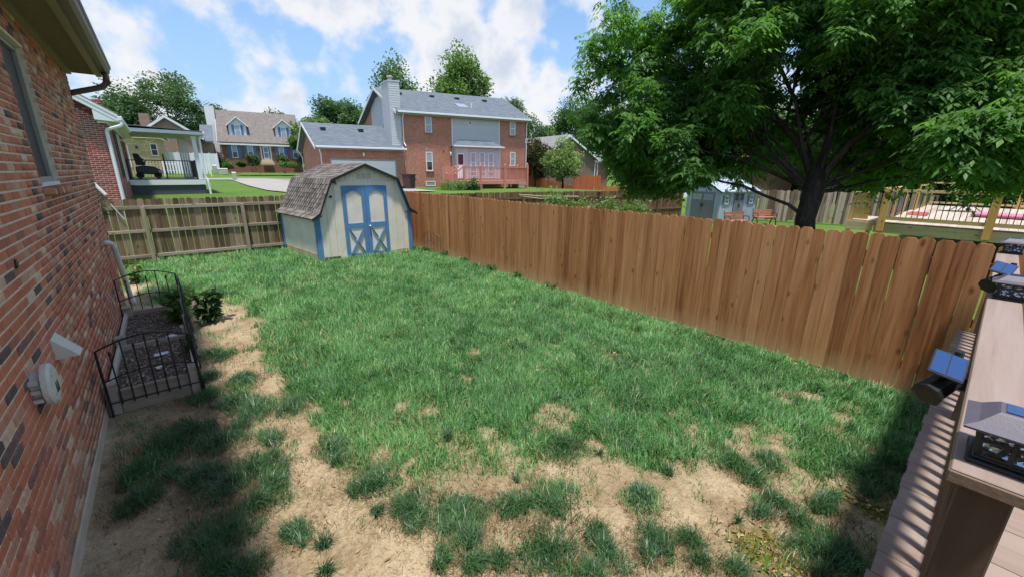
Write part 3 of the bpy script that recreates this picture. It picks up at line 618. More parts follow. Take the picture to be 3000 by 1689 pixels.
def scatter_grass():
    xs, ys = [], []
    # candidates by distance: thick close by, thinner and coarser far off
    for (y0, y1, dens) in ((-0.2, 3.2, 9500), (3.2, 5.5, 6500), (5.5, 9, 3600), (9, 15.0, 2300)):
        n = int((y1-y0)*7.4*dens); xs.append(RN.uniform(-0.95, 6.45, n)); ys.append(RN.uniform(y0, y1, n))
    x = np.concatenate(xs); y = np.concatenate(ys)
    az_ = np.degrees(np.arctan2(x, y)); dist = np.hypot(x, y)
    k = (az_ > -16) & (az_ < 98)
    x, y, dist = x[k], y[k], dist[k]
    D = grass_density(x, y)
    keep = RN.random(len(x)) < D**1.3*0.95
    x, y, D, dist = x[keep], y[keep], D[keep], dist[keep]
    tone = vn(x, y, 1.1, 4); tone2 = vn2(x, y, 4.0, 3)
    n = len(x)
    tall = 0.55+0.9*vn2(x, y, 2.6, 3)
    h = (0.045+0.085*RN.random(n)**1.6)*tall*(0.65+0.5*D)*(1+0.02*dist)
    w = (0.0045+0.0035*RN.random(n))*(1+0.10*np.maximum(0, dist-2.5))
    lean = np.clip(RN.normal(0.5, 0.28, n), 0.02, 1.0)
    var = np.clip(0.02+0.62*tone+0.45*(tone2-0.5)+RN.normal(0, 0.20, n)+0.12*sstep(5, 9, dist), 0, 1)
    dry = RN.random(n) < 0.025+0.22*sstep(0.52, 0.75, vn2(x+7, y+2, 0.8, 4))*sstep(0.35, 0.7, vn(x, y, 5.0, 2)); var = np.where(dry, 1.35, var)
    z = ground_h(x, y)+yard_relief(x, y)-0.004
    me = blades(n, x, y, z, h, w, lean, 'grass_blade', 'grass', var)
    g = link('grass', me); tag(g, 'patchy green lawn grass with tufts standing in bare soil', 'grass', kind='stuff')
    # long coarse tufts
    xs, ys, hs = [], [], []
    for tx, ty, r in TUFTS+SPRIGS:
        m_ = int(560*min(1.5, (r/0.15))**1.4)+12
        aa = RN.random(m_)*2*np.pi; rr = r*RN.random(m_)**0.8*(0.45+1.1*vn2(np.cos(aa)*1.3+tx*9, np.sin(aa)*1.3+ty*9, 1.0, 3))
        ox, oy = 0.8+0.5*((tx*7.3) % 1), 0.8+0.5*((ty*5.1) % 1); cxx = tx+rr*np.cos(aa)/ox; cyy = ty+rr*np.sin(aa)/oy
        xs.append(cxx+0.6*r*(vn(cxx, cyy, 4.0)-0.5)*2); ys.append(cyy+0.6*r*(vn2(cxx, cyy, 4.0)-0.5)*2); hs.append((0.075+0.10*RN.random(m_))*(1.1-0.45*rr/r))
    x = np.concatenate(xs); y = np.concatenate(ys); h = np.concatenate(hs); n = len(x)
    z = ground_h(x, y)+yard_relief(x, y)-0.004
    var = np.clip(0.25+0.6*(vn(x, y, 2.0, 3)-0.35)+RN.normal(0, 0.15, n), 0, 1)
    me = blades(n, x, y, z, h, 0.0045+0.003*RN.random(n), np.clip(RN.normal(0.7, 0.3, n), 0.05, 1.1), 'grass_tuft', 'tuft_grass', var)
    g2 = link('tuft_grass', me); tag(g2, 'coarse dark green grass tufts scattered over the bare soil', 'grass', kind='stuff')
    # dead thatch round the tufts and at the ragged lawn edge
    xs, ys = [], []
    for tx, ty, r in TUFTS:
        m_ = int(420*min(1.6, r/0.15)); rr = r*(0.5+1.1*RN.random(m_)); aa = RN.random(m_)*2*np.pi; xs.append(tx+rr*np.cos(aa)); ys.append(ty+rr*np.sin(aa))
    nx_ = 60000; xe = RN.uniform(-0.5, 6.3, nx_); ye = RN.uniform(0.0, 6.0, nx_); de = grass_density(xe, ye); ke = (de > 0.03) & (de < 0.6) & (RN.random(nx_) < 0.6*vn2(xe, ye, 1.5, 3)); xs.append(xe[ke]); ys.append(ye[ke])
    x = np.concatenate(xs); y = np.concatenate(ys); k = (x > -0.78) & ~((x < 0.03) & (y > 5.5) & (y < 8.9)); x, y = x[k], y[k]; n = len(x)
    me = blades(n, x, y, ground_h(x, y)+yard_relief(x, y)-0.002, 0.03+0.06*RN.random(n), 0.003+0.002*RN.random(n), np.clip(RN.normal(0.95, 0.2, n), 0.3, 1.3), 'thatch', 'thatch', np.clip(RN.normal(0.45, 0.25, n), 0, 1), curl=0.6)
    tag(link('thatch', me), 'brown dead thatch around the grass tufts', 'dead grass', kind='stuff')
    # dry straw lying on the soil
    n = 70000; x = RN.uniform(-0.9, 6.3, n); y = RN.uniform(-0.1, 7.5, n)**1.0
    k = (RN.random(n) < 0.15+0.85*vn(x, y, 1.7, 4)**1.5) & (x > -0.78)
    x, y = x[k], y[k]; n = len(x)
    me = blades(n, x, y, ground_h(x, y)+yard_relief(x, y)+0.002, 0.02+0.05*RN.random(n)**2, 0.003+0.002*RN.random(n), 1.0+0.3*RN.random(n), 'grass_dry', 'dry_grass', RN.random(n), curl=0.62)
    g3 = link('dry_grass', me); tag(g3, 'dry straw coloured grass lying on the bare soil', 'grass', kind='stuff')
scatter_grass()

def flakes(name, x, y, z, size, mat, var, tilt=0.5, long=2.2):
    """small curled flat pieces: dead leaves, bark chips"""
    n = len(x); a = RN.random(n)*2*np.pi; t = RN.normal(0, tilt, n); t2 = RN.normal(0, tilt, n)
    u = np.stack([np.cos(a), np.sin(a), np.sin(t)], 1)*(size/2)[:, None]
    v = np.stack([-np.sin(a), np.cos(a), np.sin(t2)], 1)*(size/2/long)[:, None]
    c = np.stack([x, y, z], 1); V = np.empty((n, 5, 3))
    lift = np.zeros((n, 3)); lift[:, 2] = np.abs(size)*0.12
    V[:, 0] = c-u; V[:, 1] = c-v*1.0+lift; V[:, 2] = c+u; V[:, 3] = c+v+lift; V[:, 4] = c
    b_ = (np.arange(n)*5)[:, None]
    T = np.concatenate([b_+np.array([[0, 1, 4]]), b_+np.array([[1, 2, 4]]), b_+np.array([[2, 3, 4]]), b_+np.array([[3, 0, 4]])], 1).reshape(-1, 3)
    return npmesh(name, V.reshape(-1, 3), T, mat, var=np.repeat(var, 4))
n = 1500; x = RN.uniform(-0.75, 6.2, n); y = RN.uniform(0.0, 9.0, n)
k = RN.random(n) < np.where(grass_density(x, y) < 0.3, 0.75, 0.035); x, y = x[k], y[k]; n = len(x)
xm = np.concatenate([RN.normal(mx_, r*0.8, int(380*r)) for mx_, my_, r in MOSS]); ym = np.concatenate([RN.normal(my_, r*0.8, int(380*r)) for mx_, my_, r in MOSS])
clx = np.concatenate([RN.normal(4.43, 0.07, 26), RN.normal(3.35, 0.05, 10), RN.normal(5.6, 0.04, 8)]); cly = np.concatenate([RN.normal(3.05, 0.05, 26), RN.normal(3.45, 0.05, 10), RN.normal(6.1, 0.05, 8)])
x = np.concatenate([x, xm, clx]); y = np.concatenate([y, ym[:len(xm)], cly])
z = ground_h(x, y)+yard_relief(x, y)+0.012; z[-len(clx):] += 0.05
sz = RN.uniform(0.018, 0.055, len(x)); sz[-len(clx):] = RN.uniform(0.05, 0.09, len(clx))
nc = 5200; xc = RN.uniform(-0.78, 6.2, nc); yc = RN.uniform(-0.1, 7.0, nc); kc = (grass_density(xc, yc) < 0.35) & (RN.random(nc) < 0.2+0.8*vn2(xc, yc, 2.2, 3)**1.5); xc, yc = xc[kc], yc[kc]; nc = len(xc)
sc_ = 0.004+0.012*RN.random(nc)**2.5; zc_ = ground_h(xc, yc)+yard_relief(xc, yc)
oct_ = np.array([(1, 0, 0), (0, 1, 0), (-1, 0, 0), (0, -1, 0), (0, 0, 0.7), (0, 0, -0.6)]); Vc = np.stack([xc, yc, zc_], 1)[:, None, :]+oct_[None]*(sc_[:, None, None])*RN.uniform(0.6, 1.4, (nc, 6, 1))
fc = np.array([(0, 1, 4), (1, 2, 4), (2, 3, 4), (3, 0, 4), (1, 0, 5), (2, 1, 5), (3, 2, 5), (0, 3, 5)]); Fc = (np.arange(nc)*6)[:, None, None]+fc[None]
oc_ = link('soil_clods', npmesh('soil_clods', Vc.reshape(-1, 3), Fc.reshape(-1, 3), 'leaf_dry', var=np.repeat(RN.random(nc), 8))); tag(oc_, 'crumbs and small clods lying on the bare soil', 'soil crumbs', kind='stuff')
o = link('dead_leaves', flakes('dead_leaves', x, y, z, sz, 'leaf_dry', RN.random(len(x))))
tag(o, 'small dry brown leaves and chips strewn over the soil', 'dead leaves', kind='stuff')

# ---------------------------------------------------------------- brickwork
def brick_mesh(name, L, D, Hh, mat):
    mb = MB(); mb.box(-L/2, L/2, -D/2, D/2, -Hh/2, Hh/2)
    return mb.mesh(name, mat, bevel=0.004)
def brick_field(parent, O, u, n, ulen, z0, z1, holes, nsingle, mat, L=0.198, Hb=0.0520, j=0.0155, seed=1, jitter=0.003, depth=0.06):
    """courses of single bricks; the nsingle that show largest are objects, the others one mass. O,u,n in world"""
    rg = random.Random(seed); O = Vector(O); u = Vector(u); n = Vector(n); ch = Hb+j
    cand = []
    rows = int((z1-z0)/ch)
    for r in range(rows):
        z = z0 + r*ch + ch/2; x = -((r % 2)*(L+j)/2)
        while x < ulen:
            a, b_ = max(x, 0), min(x+L, ulen); x += L+j
            segs = [(a, b_)]
            for (h0, h1, g0, g1) in holes:
                if g0-Hb*0.4 < z < g1+Hb*0.4:
                    ns = []
                    for s0, s1 in segs:
                        if s1 <= h0 or s0 >= h1: ns.append((s0, s1)); continue
                        if h0-s0 > 0.03: ns.append((s0, h0))
                        if s1-h1 > 0.03: ns.append((h1, s1))
                    segs = ns
            for s0, s1 in segs:
                if s1-s0 < 0.03: continue
                c = O + u*((s0+s1)/2) + Vector((0, 0, z)); jit = rg.uniform(-jitter, jitter)
                k = float((c - Vector((0, 0, 2.5))).dot(fw))
                vis = False; sc = 0
                if k > 0.3:
                    dx = (c.dot(Rv)-2.5*Rv.z)/k*1190; dy = ((c-Vector((0,0,2.5))).dot(Uv))/k*1190
                    if abs(dx) < 1540 and abs(dy) < 880:
                        vdir = (Vector((0, 0, 2.5))-c).normalized(); sc = (1190/k)**2*(s1-s0)*Hb*max(0.0, vdir.dot(n)); vis = True
                cand.append((sc, c, s1-s0, jit, rg.random()))
    cand.sort(key=lambda t: -t[0])
    mi = rootinv(parent); ang = math.atan2(u.y, u.x) - 0
    root = parent
    while root.parent is not None: root = root.parent
    ang -= root.rotation_euler.z
    bm_ = brick_mesh('brick', L, depth, Hb, mat)
    for sc, c, w, jit, rr in cand[:nsingle]:
        p = mi @ (c + n*(jit-depth/2+0.004))
        link('brick', bm_, parent, p, (0, 0, ang), (w/L, 1, 1))
    V, F, var = [], [], []
    for sc, c, w, jit, rr in cand[nsingle:]:
        if sc <= 0: continue
        cc = c + n*(jit+0.004)
        a = u*(w/2); zz = Vector((0, 0, Hb/2)); d = -n*0.03; b0 = len(V)
        f = [cc-a-zz, cc+a-zz, cc+a+zz, cc-a+zz]; V += f + [q_+d for q_ in f]
        F += [(b0, b0+1, b0+2, b0+3), (b0, b0+4, b0+5, b0+1), (b0+1, b0+5, b0+6, b0+2), (b0+2, b0+6, b0+7, b0+3), (b0+3, b0+7, b0+4, b0)]; var += [rr]*5
    if V:
        V = [mi @ v for v in V]
        me = npmesh('bricks', np.array([tuple(v) for v in V]), np.array(F), mat+'_mass', var=var, nside=4)
        o = link('bricks', me, parent); o['kind'] = 'stuff'
    return len(cand)

# ---------------------------------------------------------------- the near brick house
house = thing('brick_house', 'red brick house wall with dark eave running along the side of the yard', 'house', (-3.0, 4.0, 0))
WX = -0.83
wb(MB().box(-6.0, WX-0.0035, -2.0, 9.88, 0.10, 2.30).box(-6.0, WX-0.0035, -2.0, 5.72, 2.30, 4.0).box(-6.0, WX-0.0035, 6.74, 9.88, 2.30, 4.0).box(-6, WX-0.35, 5.72, 6.74, 2.3, 4.0).box(-6, WX-0.0035, 5.72, 6.74, 3.66, 4.0), 'wall', 'mortar', house)
wb(MB().box(-6.0, WX+0.012, -2.0, 9.90, -0.3, 0.10), 'foundation', 'concrete', house)
wallpart = house
brick_field(house, (WX, 1.2, 0), (0, 1, 0), (1, 0, 0), 8.68, 0.105, 3.96, [(4.52, 5.54, 2.26, 3.66)], 300, 'brick_near', seed=4, jitter=0.002)
# far end wall of the same house, seen edge on
brick_field(house, (WX, 9.90, 0), (-1, 0, 0), (0, 1, 0), 1.2, 0.105, 3.9, [], 0, 'brick_near', seed=5)
# window
win = wb(MB().box(WX-0.10, WX-0.05, 5.72, 5.765, 2.36, 3.66).box(WX-0.10, WX-0.05, 6.695, 6.74, 2.36, 3.66).box(WX-0.10, WX-0.05, 5.765, 6.695, 3.615, 3.66).box(WX-0.10, WX-0.05, 5.765, 6.695, 2.36, 2.41), 'window', 'window_frame', house)
wb(MB().box(WX-0.085, WX-0.08, 5.765, 6.695, 2.41, 3.615), 'insect_screen', 'insect_screen', win)
wb(MB().box(WX-0.12, WX-0.115, 5.765, 6.695, 2.41, 3.615), 'pane', 'dark_glass', win)
wb(MB().box(WX-0.10, WX-0.005, 5.725, 6.735, 2.325, 2.36), 'ledge', 'white_paint', win)
sill_m = brick_mesh('sill_brick', 0.095, 0.14, 0.062, 'brick_near')
mi = rootinv(house)
for k in range(10):
    link('sill_brick', sill_m, win, mi @ Vector((WX+0.005, 5.73+0.05+k*0.104, 2.285)), (0.0, math.radians(6), math.radians(90)))
# eave: soffit panels, fascia, gutter, roof
eave = wb(MB().box(WX-0.4, -0.45, -2.0, 10.10, 3.97, 3.985), 'soffit', 'soffit', house)
mbs = MB()
for k in range(0, 120):
    yk = 0.9+k*0.0765
    mbs.box(WX+0.07, -0.52, yk, yk+0.012, 3.962, 3.972)
wb(mbs, 'soffit_ribs', 'soffit', eave)
wb(MB().box(WX+0.0, WX+0.055, -2.0, 9.98, 3.925, 3.965), 'frieze_board', 'soffit', house)
wb(MB().box(-0.50, -0.44, -2.0, 10.10, 3.945, 3.966), 'soffit_channel', 'soffit', house)
wb(MB().box(-0.45, -0.43, -2.0, 10.12, 3.955, 4.14), 'fascia', 'brown_metal', house)
gm = MB(); prof = [(-0.43, 4.10), (-0.43, 3.985), (-0.36, 3.985), (-0.325, 4.02), (-0.315, 4.07), (-0.30, 4.085), (-0.30, 4.11), (-0.31, 4.11), (-0.32, 4.09), (-0.335, 4.03), (-0.365, 3.995), (-0.42, 3.995), (-0.42, 4.10)]
gm.prism([(x_, -2.0, z_) for x_, z_ in prof], (0, 12.12, 0))
gut = wb(gm, 'gutter', 'brown_metal', house)
wb(MB().box(-0.318, -0.296, -2.0, 10.125, 4.108, 4.118), 'gutter_lip', 'gutter_edge', gut)
wb(MB().prism([(-6.2, -2.0, 6.4), (-0.40, -2.0, 4.15), (-0.40, -2.0, 4.17), (-6.2, -2.0, 6.43)], (0, 12.15, 0)), 'roof', 'roof_taupe', house)
wb(MB().box(-6.0, -0.46, 9.90, 10.10, 3.985, 4.12), 'rake_board', 'brown_metal', house)
el = [(-0.375, 9.82, 3.99), (-0.372, 9.82, 3.90), (-0.385, 9.82, 3.83), (-0.43, 9.82, 3.775), (-0.50, 9.82, 3.74), (-0.62, 9.82, 3.70), (-0.76, 9.83, 3.655), (-0.84, 9.86, 3.63), (-0.88, 9.93, 3.60), (-0.89, 9.95, 3.5), (-0.89, 9.95, 0.3)]
dsp = wb(MB().tube(el, 0.042, 10), 'downspout', 'brown_metal', house, smooth=True)
mr_ = MB()
for k in range(9):
    t = k/8; a = math.radians(-5+t*72); c = (-0.475+0.102*math.cos(a)-0.002, 9.82, 3.862-0.085*math.sin(a)-0.005)
    mr_.box(c[0]-0.047, c[0]+0.047, 9.82-0.047, 9.82+0.047, c[2]-0.003, c[2]+0.003)
wb(mr_, 'elbow_ribs', 'brown_metal', dsp)
# white drain pipe at the far corner
wb(MB().tube([(-0.86, 9.0, 1.36), (-0.78, 9.02, 1.36), (-0.745, 9.06, 1.33), (-0.735, 9.10, 1.25), (-0.73, 9.40, 0.62), (-0.725, 9.56, 0.30), (-0.72, 9.60, 0.22)], 0.038, 12), 'drain_pipe', 'pvc', house, smooth=True)
wb(MB().tube([(-0.727, 9.55, 0.31), (-0.715, 9.62, 0.17)], 0.05, 12), 'pipe_collar', 'pvc', house, smooth=True)
# round vent hood and cone hood
vh = wb(MB().add(*[[], []]).tube([(WX+0.0, 3.72, 1.16), (WX+0.050, 3.72, 1.16)], [0.095, 0.095], 20), 'vent_collar', 'vent_plastic', house, smooth=False)
cv = MB(); cv.tube([(WX+0.047, 3.72, 1.16), (WX+0.053, 3.72, 1.16), (WX+0.080, 3.72, 1.16), (WX+0.093, 3.72, 1.16), (WX+0.097, 3.72, 1.16)], [0.105, 0.135, 0.135, 0.115, 0.02], 28)
lid = wb(cv, 'vent_cover', 'vent_plastic', house, smooth=False)
for k in range(3): wb(MB().box(WX+0.0945, WX+0.0985, 3.69+k*0.028, 3.70+k*0.028, 1.10, 1.17), 'vent_slot', 'dark_hole', lid)
for a in (0.6, 2.2, 3.8, 5.4): wb(MB().tube([(WX+0.093, 3.72+0.085*math.cos(a), 1.16+0.085*math.sin(a)), (WX+0.101, 3.72+0.085*math.cos(a), 1.16+0.085*math.sin(a))], 0.007, 8), 'screw', 'vent_plastic', lid)
for zz in (1.10, 1.16, 1.22): wb(MB().box(WX, WX+0.046, 3.60, 3.64, zz-0.012, zz+0.012), 'collar_rib', 'vent_plastic', vh)
cm = MB(); hc = (4.47, 1.185)
cm.add([(WX, hc[0]-0.10, hc[1]+0.085), (WX, hc[0]+0.10, hc[1]+0.085), (WX, hc[0]+0.10, hc[1]-0.085), (WX, hc[0]-0.10, hc[1]-0.085), (WX+0.13, hc[0]+0.085, hc[1]-0.085), (WX+0.13, hc[0]-0.085, hc[1]-0.085)],
       [(0, 1, 4, 5), (1, 2, 4), (0, 5, 3), (3, 2, 1, 0), (2, 3, 5, 4)])
wb(cm, 'vent_hood', 'vent_plastic', house)
wb(MB().tube([(WX, 4.16, 1.88), (WX+0.012, 4.16, 1.88)], 0.03, 10), 'wall_plug', 'black_plastic', house)
wb(MB().box(WX+0.006, WX+0.012, 2.6, 2.95, 0.10, 0.36), 'concrete_patch', 'concrete', house)

# ---------------------------------------------------------------- raised garden bed
bed = thing('garden_bed', 'raised wooden planter bed filled with wood chips beside the brick wall', 'garden bed', (-0.42, 7.1, 0))
bx0, bx1, by0, by1 = -0.79, -0.03, 5.55, 8.82
for zz in (0.0, 0.135):
    for (y0, y1) in ((by0, by0+0.038), (by1-0.038, by1)):
        wb(MB().box(bx0+0.09, bx1-0.09, y0, y1, zz, zz+0.131), 'bed_board', 'bed_wood', bed, bevel=0.004)
    for (x0, x1) in ((bx0, bx0+0.038), (bx1-0.038, bx1)):
        wb(MB().box(x0, x1, by0+0.09, (by0+by1)/2-0.05, zz, zz+0.131), 'bed_board', 'bed_wood_y', bed, bevel=0.004)
        wb(MB().box(x0, x1, (by0+by1)/2+0.05, by1-0.09, zz, zz+0.131), 'bed_board', 'bed_wood_y', bed, bevel=0.004)
wb(MB().box(bx0+0.04, bx1-0.04, 7.06, 7.098, 0.02, 0.25), 'bed_divider', 'bed_wood', bed, bevel=0.004)
for x_ in (bx0+0.035, bx1-0.035):
    for y_ in (by0+0.04, (by0+by1)/2, by1-0.04):
        pst = wb(MB().box(x_-0.05, x_+0.05, y_-0.05, y_+0.05, 0, 0.33), 'bed_post', 'bed_wood', bed, bevel=0.006)
        wb(MB().box(x_-0.06, x_+0.06, y_-0.06, y_+0.06, 0.33, 0.352), 'post_cap', 'bed_wood_y', pst, bevel=0.006)
gxx, gyy = np.meshgrid(np.linspace(bx0+0.04, bx1-0.04, 14), np.linspace(by0+0.04, by1-0.04, 50))
gzz = 0.185+0.03*(vn(gxx, gyy, 3.0)-0.5)
ii, jj = np.meshgrid(np.arange(13), np.arange(49)); q = (jj*14+ii).ravel()
mloc = np.array([-0.42, 7.1, 0])
me = npmesh('mulch', np.stack([gxx.ravel(), gyy.ravel(), gzz.ravel()], 1)-mloc, np.stack([q, q+1, q+15, q+14], 1), 'mulch_chip', var=np.full(len(q), 0.15), nside=4)
link('soil_bed', me, bed)
n = 9000; x = RN.uniform(bx0+0.04, bx1-0.04, n); y = RN.uniform(by0+0.04, by1-0.04, n)
me = flakes('wood_chips', x-mloc[0], y-mloc[1], 0.192+0.03*(vn(x, y, 3.0)-0.5)+RN.uniform(0, 0.012, n), RN.uniform(0.012, 0.05, n), 'mulch_chip', np.clip(RN.random(n)**1.6, 0, 1), tilt=0.35, long=3.2)
o = link('wood_chips', me, bed); o['kind'] = 'stuff'
def paper(x, y, s, a, label):
    mb = MB(); pts = [(-1, -0.5), (-0.3, -0.62), (0.9, -0.35), (1.0, 0.2), (0.35, 0.55), (-0.55, 0.45)]
    mb.add([(0, 0, 0.012)] + [(px_*s, py_*s, 0.004+0.018*random.random()) for px_, py_ in pts], [(0, i+1, (i+1) % 6+1) for i in range(6)])
    mb.prism([(px_*s*0.9, py_*s*0.9, 0.0) for px_, py_ in pts], (0, 0, 0.003))
    o = mb.build('paper_scrap', 'paper', None, loc=(x, y, 0.215), rot=(0.05, 0.08, a)); tag(o, label, 'paper', 'paper scraps on the wood chips')
paper(-0.36, 6.55, 0.085, 0.3, 'larger torn white paper scrap on the wood chips of the garden bed')
paper(-0.38, 6.08, 0.055, 1.1, 'smaller torn white paper scrap on the wood chips nearest the front board')
paper(-0.24, 7.22, 0.07, 0.1, 'white paper scrap just behind the dividing board of the garden bed')

# arched black wire border panels
def wire_panel(label, loc, rz, width, h0=0.72, rise=0.10, mat='black_iron', n=6, rot=None, r=0.0085):
    t = thing('garden_fence_panel', label, 'garden fence', loc, rz, 'black wire garden fence panels')
    if rot: t.rotation_euler = rot
    arch = lambda s, base, ri: [(-width/2+width*k/14, 0, base+ri*math.sin(math.pi*k/14)) for k in range(15)]
    MB().tube(arch(0, h0, rise), r, 6).build('top_rail', mat, t)
    MB().tube(arch(0, h0*0.52, rise*0.75), r*0.85, 6).build('middle_rail', mat, t)
    MB().tube([(-width/2, 0, 0.13), (width/2, 0, 0.13)], r*0.85, 6).build('bottom_rail', mat, t)
    for s in (-1, 1): MB().tube([(s*width/2, 0, -0.12), (s*width/2, 0, h0)], r*1.35, 6).build('end_post', mat, t)
    for k in range(1, n):
        u_ = k/n; top = h0+rise*math.sin(math.pi*u_) if k % 2 == 0 else h0*0.86+rise*0.75*math.sin(math.pi*u_)
        bar_ = MB().tube([(-width/2+width*u_, 0, 0.10), (-width/2+width*u_, 0, top)], r*0.8, 6).build('upright', mat, t)
        if k % 2:
            MB().tube([(-width/2+width*u_, 0, top-0.01), (-width/2+width*u_, 0, top+0.03), (-width/2+width*u_, 0, top+0.055)], [0.006, 0.014, 0.002], 6).build('finial', mat, bar_)
    return t
wire_panel('arched black wire panel across the near end of the garden bed', (-0.40, 5.52, 0.02), 0.0, 0.76, n=8)
wire_panel('arched black wire panel across the far end of the garden bed', (-0.44, 8.86, 0.06), 0.03, 0.76)
for i in range(4):
    wire_panel(['black wire panel along the lawn side of the bed, nearest the camera', 'second black wire panel along the lawn side of the bed', 'third black wire panel along the lawn side of the bed', 'black wire panel along the lawn side of the bed, at its far end'][i], (0.0+0.004*i, 5.92+0.8*i, 0.02), math.pi/2, 0.78, rot=(math.radians(-4), 0, math.pi/2), r=0.011)
wire_panel('rusty wire arch panel leaning on the cedar fence beside the blue and cream shed', (6.22, 11.25, 0.02), math.radians(97), 0.85, 0.55, 0.14, 'brown_metal', 5)

# ---------------------------------------------------------------- leafy plants
def leaf_cloud(pts, size, aspect=1.8, droop=0.4, outward=None, nrm_up=0.5):
    """folded leaves (two quads halves -> 4 tris each). pts (n,3)"""
    n = len(pts); d = RN.normal(0, 1, (n, 3)); d[:, 2] = d[:, 2]*0.5-droop
    if outward is not None: d += outward*1.2
    d /= np.linalg.norm(d, axis=1)[:, None]
    nr = RN.normal(0, 1, (n, 3))*(1-nrm_up); nr[:, 2] += nrm_up*1.6
    s = np.cross(d, nr); s /= np.linalg.norm(s, axis=1)[:, None]+1e-9
    up_ = np.cross(s, d)
    sz = (size*(0.7+0.6*RN.random(n)))[:, None]
    wv = s*sz/aspect/2
    V = np.empty((n, 5, 3)); V[:, 0] = pts; V[:, 1] = pts+d*sz*0.45+wv+up_*sz*0.08; V[:, 2] = pts+d*sz; V[:, 3] = pts+d*sz*0.45-wv+up_*sz*0.08
    V[:, 4] = pts+d*sz*0.5
    b_ = (np.arange(n)*5)[:, None]
    T = np.concatenate([b_+np.array([[0, 1, 4]]), b_+np.array([[1, 2, 4]]), b_+np.array([[2, 3, 4]]), b_+np.array([[3, 0, 4]])], 1).reshape(-1, 3)
    return V.reshape(-1, 3), T
def leaf_part(name, pts, size, mat, parent, base_var=None, **kw):
    V, T = leaf_cloud(np.asarray(pts), np.full(len(pts), size) if np.isscalar(size) else size, **kw)
    var = RN.random(len(pts))*0.6+0.2 if base_var is None else np.clip(base_var+RN.normal(0, 0.13, len(pts)), 0, 1)
    return link(name, npmesh(name, V, T, mat, var=np.repeat(var, 4)), parent)
def leafy_plant(name, label, cat, loc, stems, height, spread, leaf, nleaf, mat, group=None):
    t = thing(name, label, cat, loc, 0, group); pts = []
    for k in range(stems):
        a = random.random()*6.28; r = spread*(0.3+0.7*random.random()); hh = height*(0.6+0.4*random.random())
        pth = [(0.04*math.cos(a), 0.04*math.sin(a), 0), (r*0.35*math.cos(a), r*0.35*math.sin(a), hh*0.55), (r*math.cos(a), r*math.sin(a), hh)]
        MB().tube(pth, [0.007, 0.005, 0.002], 5).build('stem', 'leaf_mid', t)
        for j_ in range(nleaf//stems):
            u_ = 0.2+0.8*random.random(); i_ = 0 if u_ < 0.5 else 1; w_ = (u_-0.5*i_)*2
            p_ = [pth[i_][c_]*(1-w_)+pth[i_+1][c_]*w_+random.gauss(0, spread*0.12) for c_ in range(3)]
            p_[2] = max(p_[2], 0.03); pts.append(p_)
    leaf_part('foliage', pts, leaf, mat, t)
    return t
leafy_plant('leafy_plant', 'bushy dark green plant growing on the lawn side of the garden bed', 'plant', (0.27, 8.25, 0), 14, 0.62, 0.30, 0.15, 330, 'leaf_dark')
leafy_plant('leafy_plant', 'light green vine climbing the wire panel inside the garden bed', 'plant', (-0.14, 7.95, 0.18), 10, 0.50, 0.26, 0.13, 230, 'leaf_light')
leafy_plant('leafy_plant', 'small light green weed against the weathered fence by the drain pipe', 'plant', (-0.75, 12.2, 0), 7, 0.55, 0.25, 0.12, 110, 'leaf_light')
leafy_plant('leafy_plant', 'small vine with pale leaves on the near side board of the garden bed', 'plant', (-0.06, 6.45, 0.2), 4, 0.22, 0.12, 0.07, 36, 'leaf_mid')
leafy_plant('leafy_plant', 'sprig of green leaves at the corner of the brick wall above the weathered fence', 'plant', (-0.92, 10.6, 1.5), 5, 0.75, 0.12, 0.12, 34, 'leaf_mid')
for k, (wx_, wy_) in enumerate([(6.15, 11.6), (5.9, 11.85), (6.28, 10.6), (6.3, 9.6), (6.25, 8.2), (6.3, 7.3), (6.2, 6.0)]):
    leafy_plant('weed', ['low weed clump between the shed corner and the cedar fence', 'low weed clump at the right corner of the shed front', 'weed clump along the cedar fence just before the shed', 'second weed clump from the shed along the cedar fence', 'third weed clump from the shed along the cedar fence', 'fourth weed clump from the shed along the cedar fence', 'weed clump along the cedar fence farthest from the shed'][k], 'weed', (wx_, wy_, 0), 7, 0.20, 0.16, 0.07, 90, 'leaf_mid', 'weeds along the cedar fence')

# ---------------------------------------------------------------- picket fences
def picket_mesh(name, w, t, h, mat, ear=0.032, flat=False):
    if flat: prof = [(-w/2, 0), (w/2, 0), (w/2, h), (-w/2, h)]
    else: prof = [(-w/2, 0), (w/2, 0), (w/2, h-ear), (w/2-ear*0.95, h), (-w/2+ear*0.95, h), (-w/2, h-ear)]
    mb = MB(); mb.prism([(x_, 0, z_) for x_, z_ in prof], (0, t, 0)); return mb.mesh(name, mat)
def picket_run(parent, p0, p1, w, gap, h, mat, side=1, t=0.016, var=0.012, tilt=0.004, zf=None, ear=0.032, skip=None):
    p0 = Vector(p0); p1 = Vector(p1); d = (p1-p0); L = d.length; d.normalize(); a = math.atan2(d.y, d.x)
    mi = rootinv(parent); root = parent
    while root.parent is not None: root = root.parent
    ms = [picket_mesh('picket', w*s_, t, h, mat, ear) for s_ in (1.0, 0.993, 0.997, 0.988)]
    n = int(L/(w+gap)); st = L/n
    for k in range(n):
        p = p0+d*((k+0.5)*st)
        zz = p.z+random.uniform(-var, var) if zf is None else zf(p.x, p.y)+random.uniform(-var, var)
        nrm_ = Vector((-d.y, d.x, 0))*random.uniform(-0.0018, 0.0018)
        q_ = mi @ (Vector((p.x, p.y, zz))+nrm_)
        link('picket', random.choice(ms), parent, q_, (random.gauss(0, tilt), random.gauss(0, tilt), a-root.rotation_euler.z+(math.pi if side < 0 else 0)))
def post(parent, x, y, z0, z1, w, mat, name='post'):
    return wb(MB().box(x-w/2, x+w/2, y-w/2, y+w/2, z0, z1), name, mat, parent, bevel=0.005)

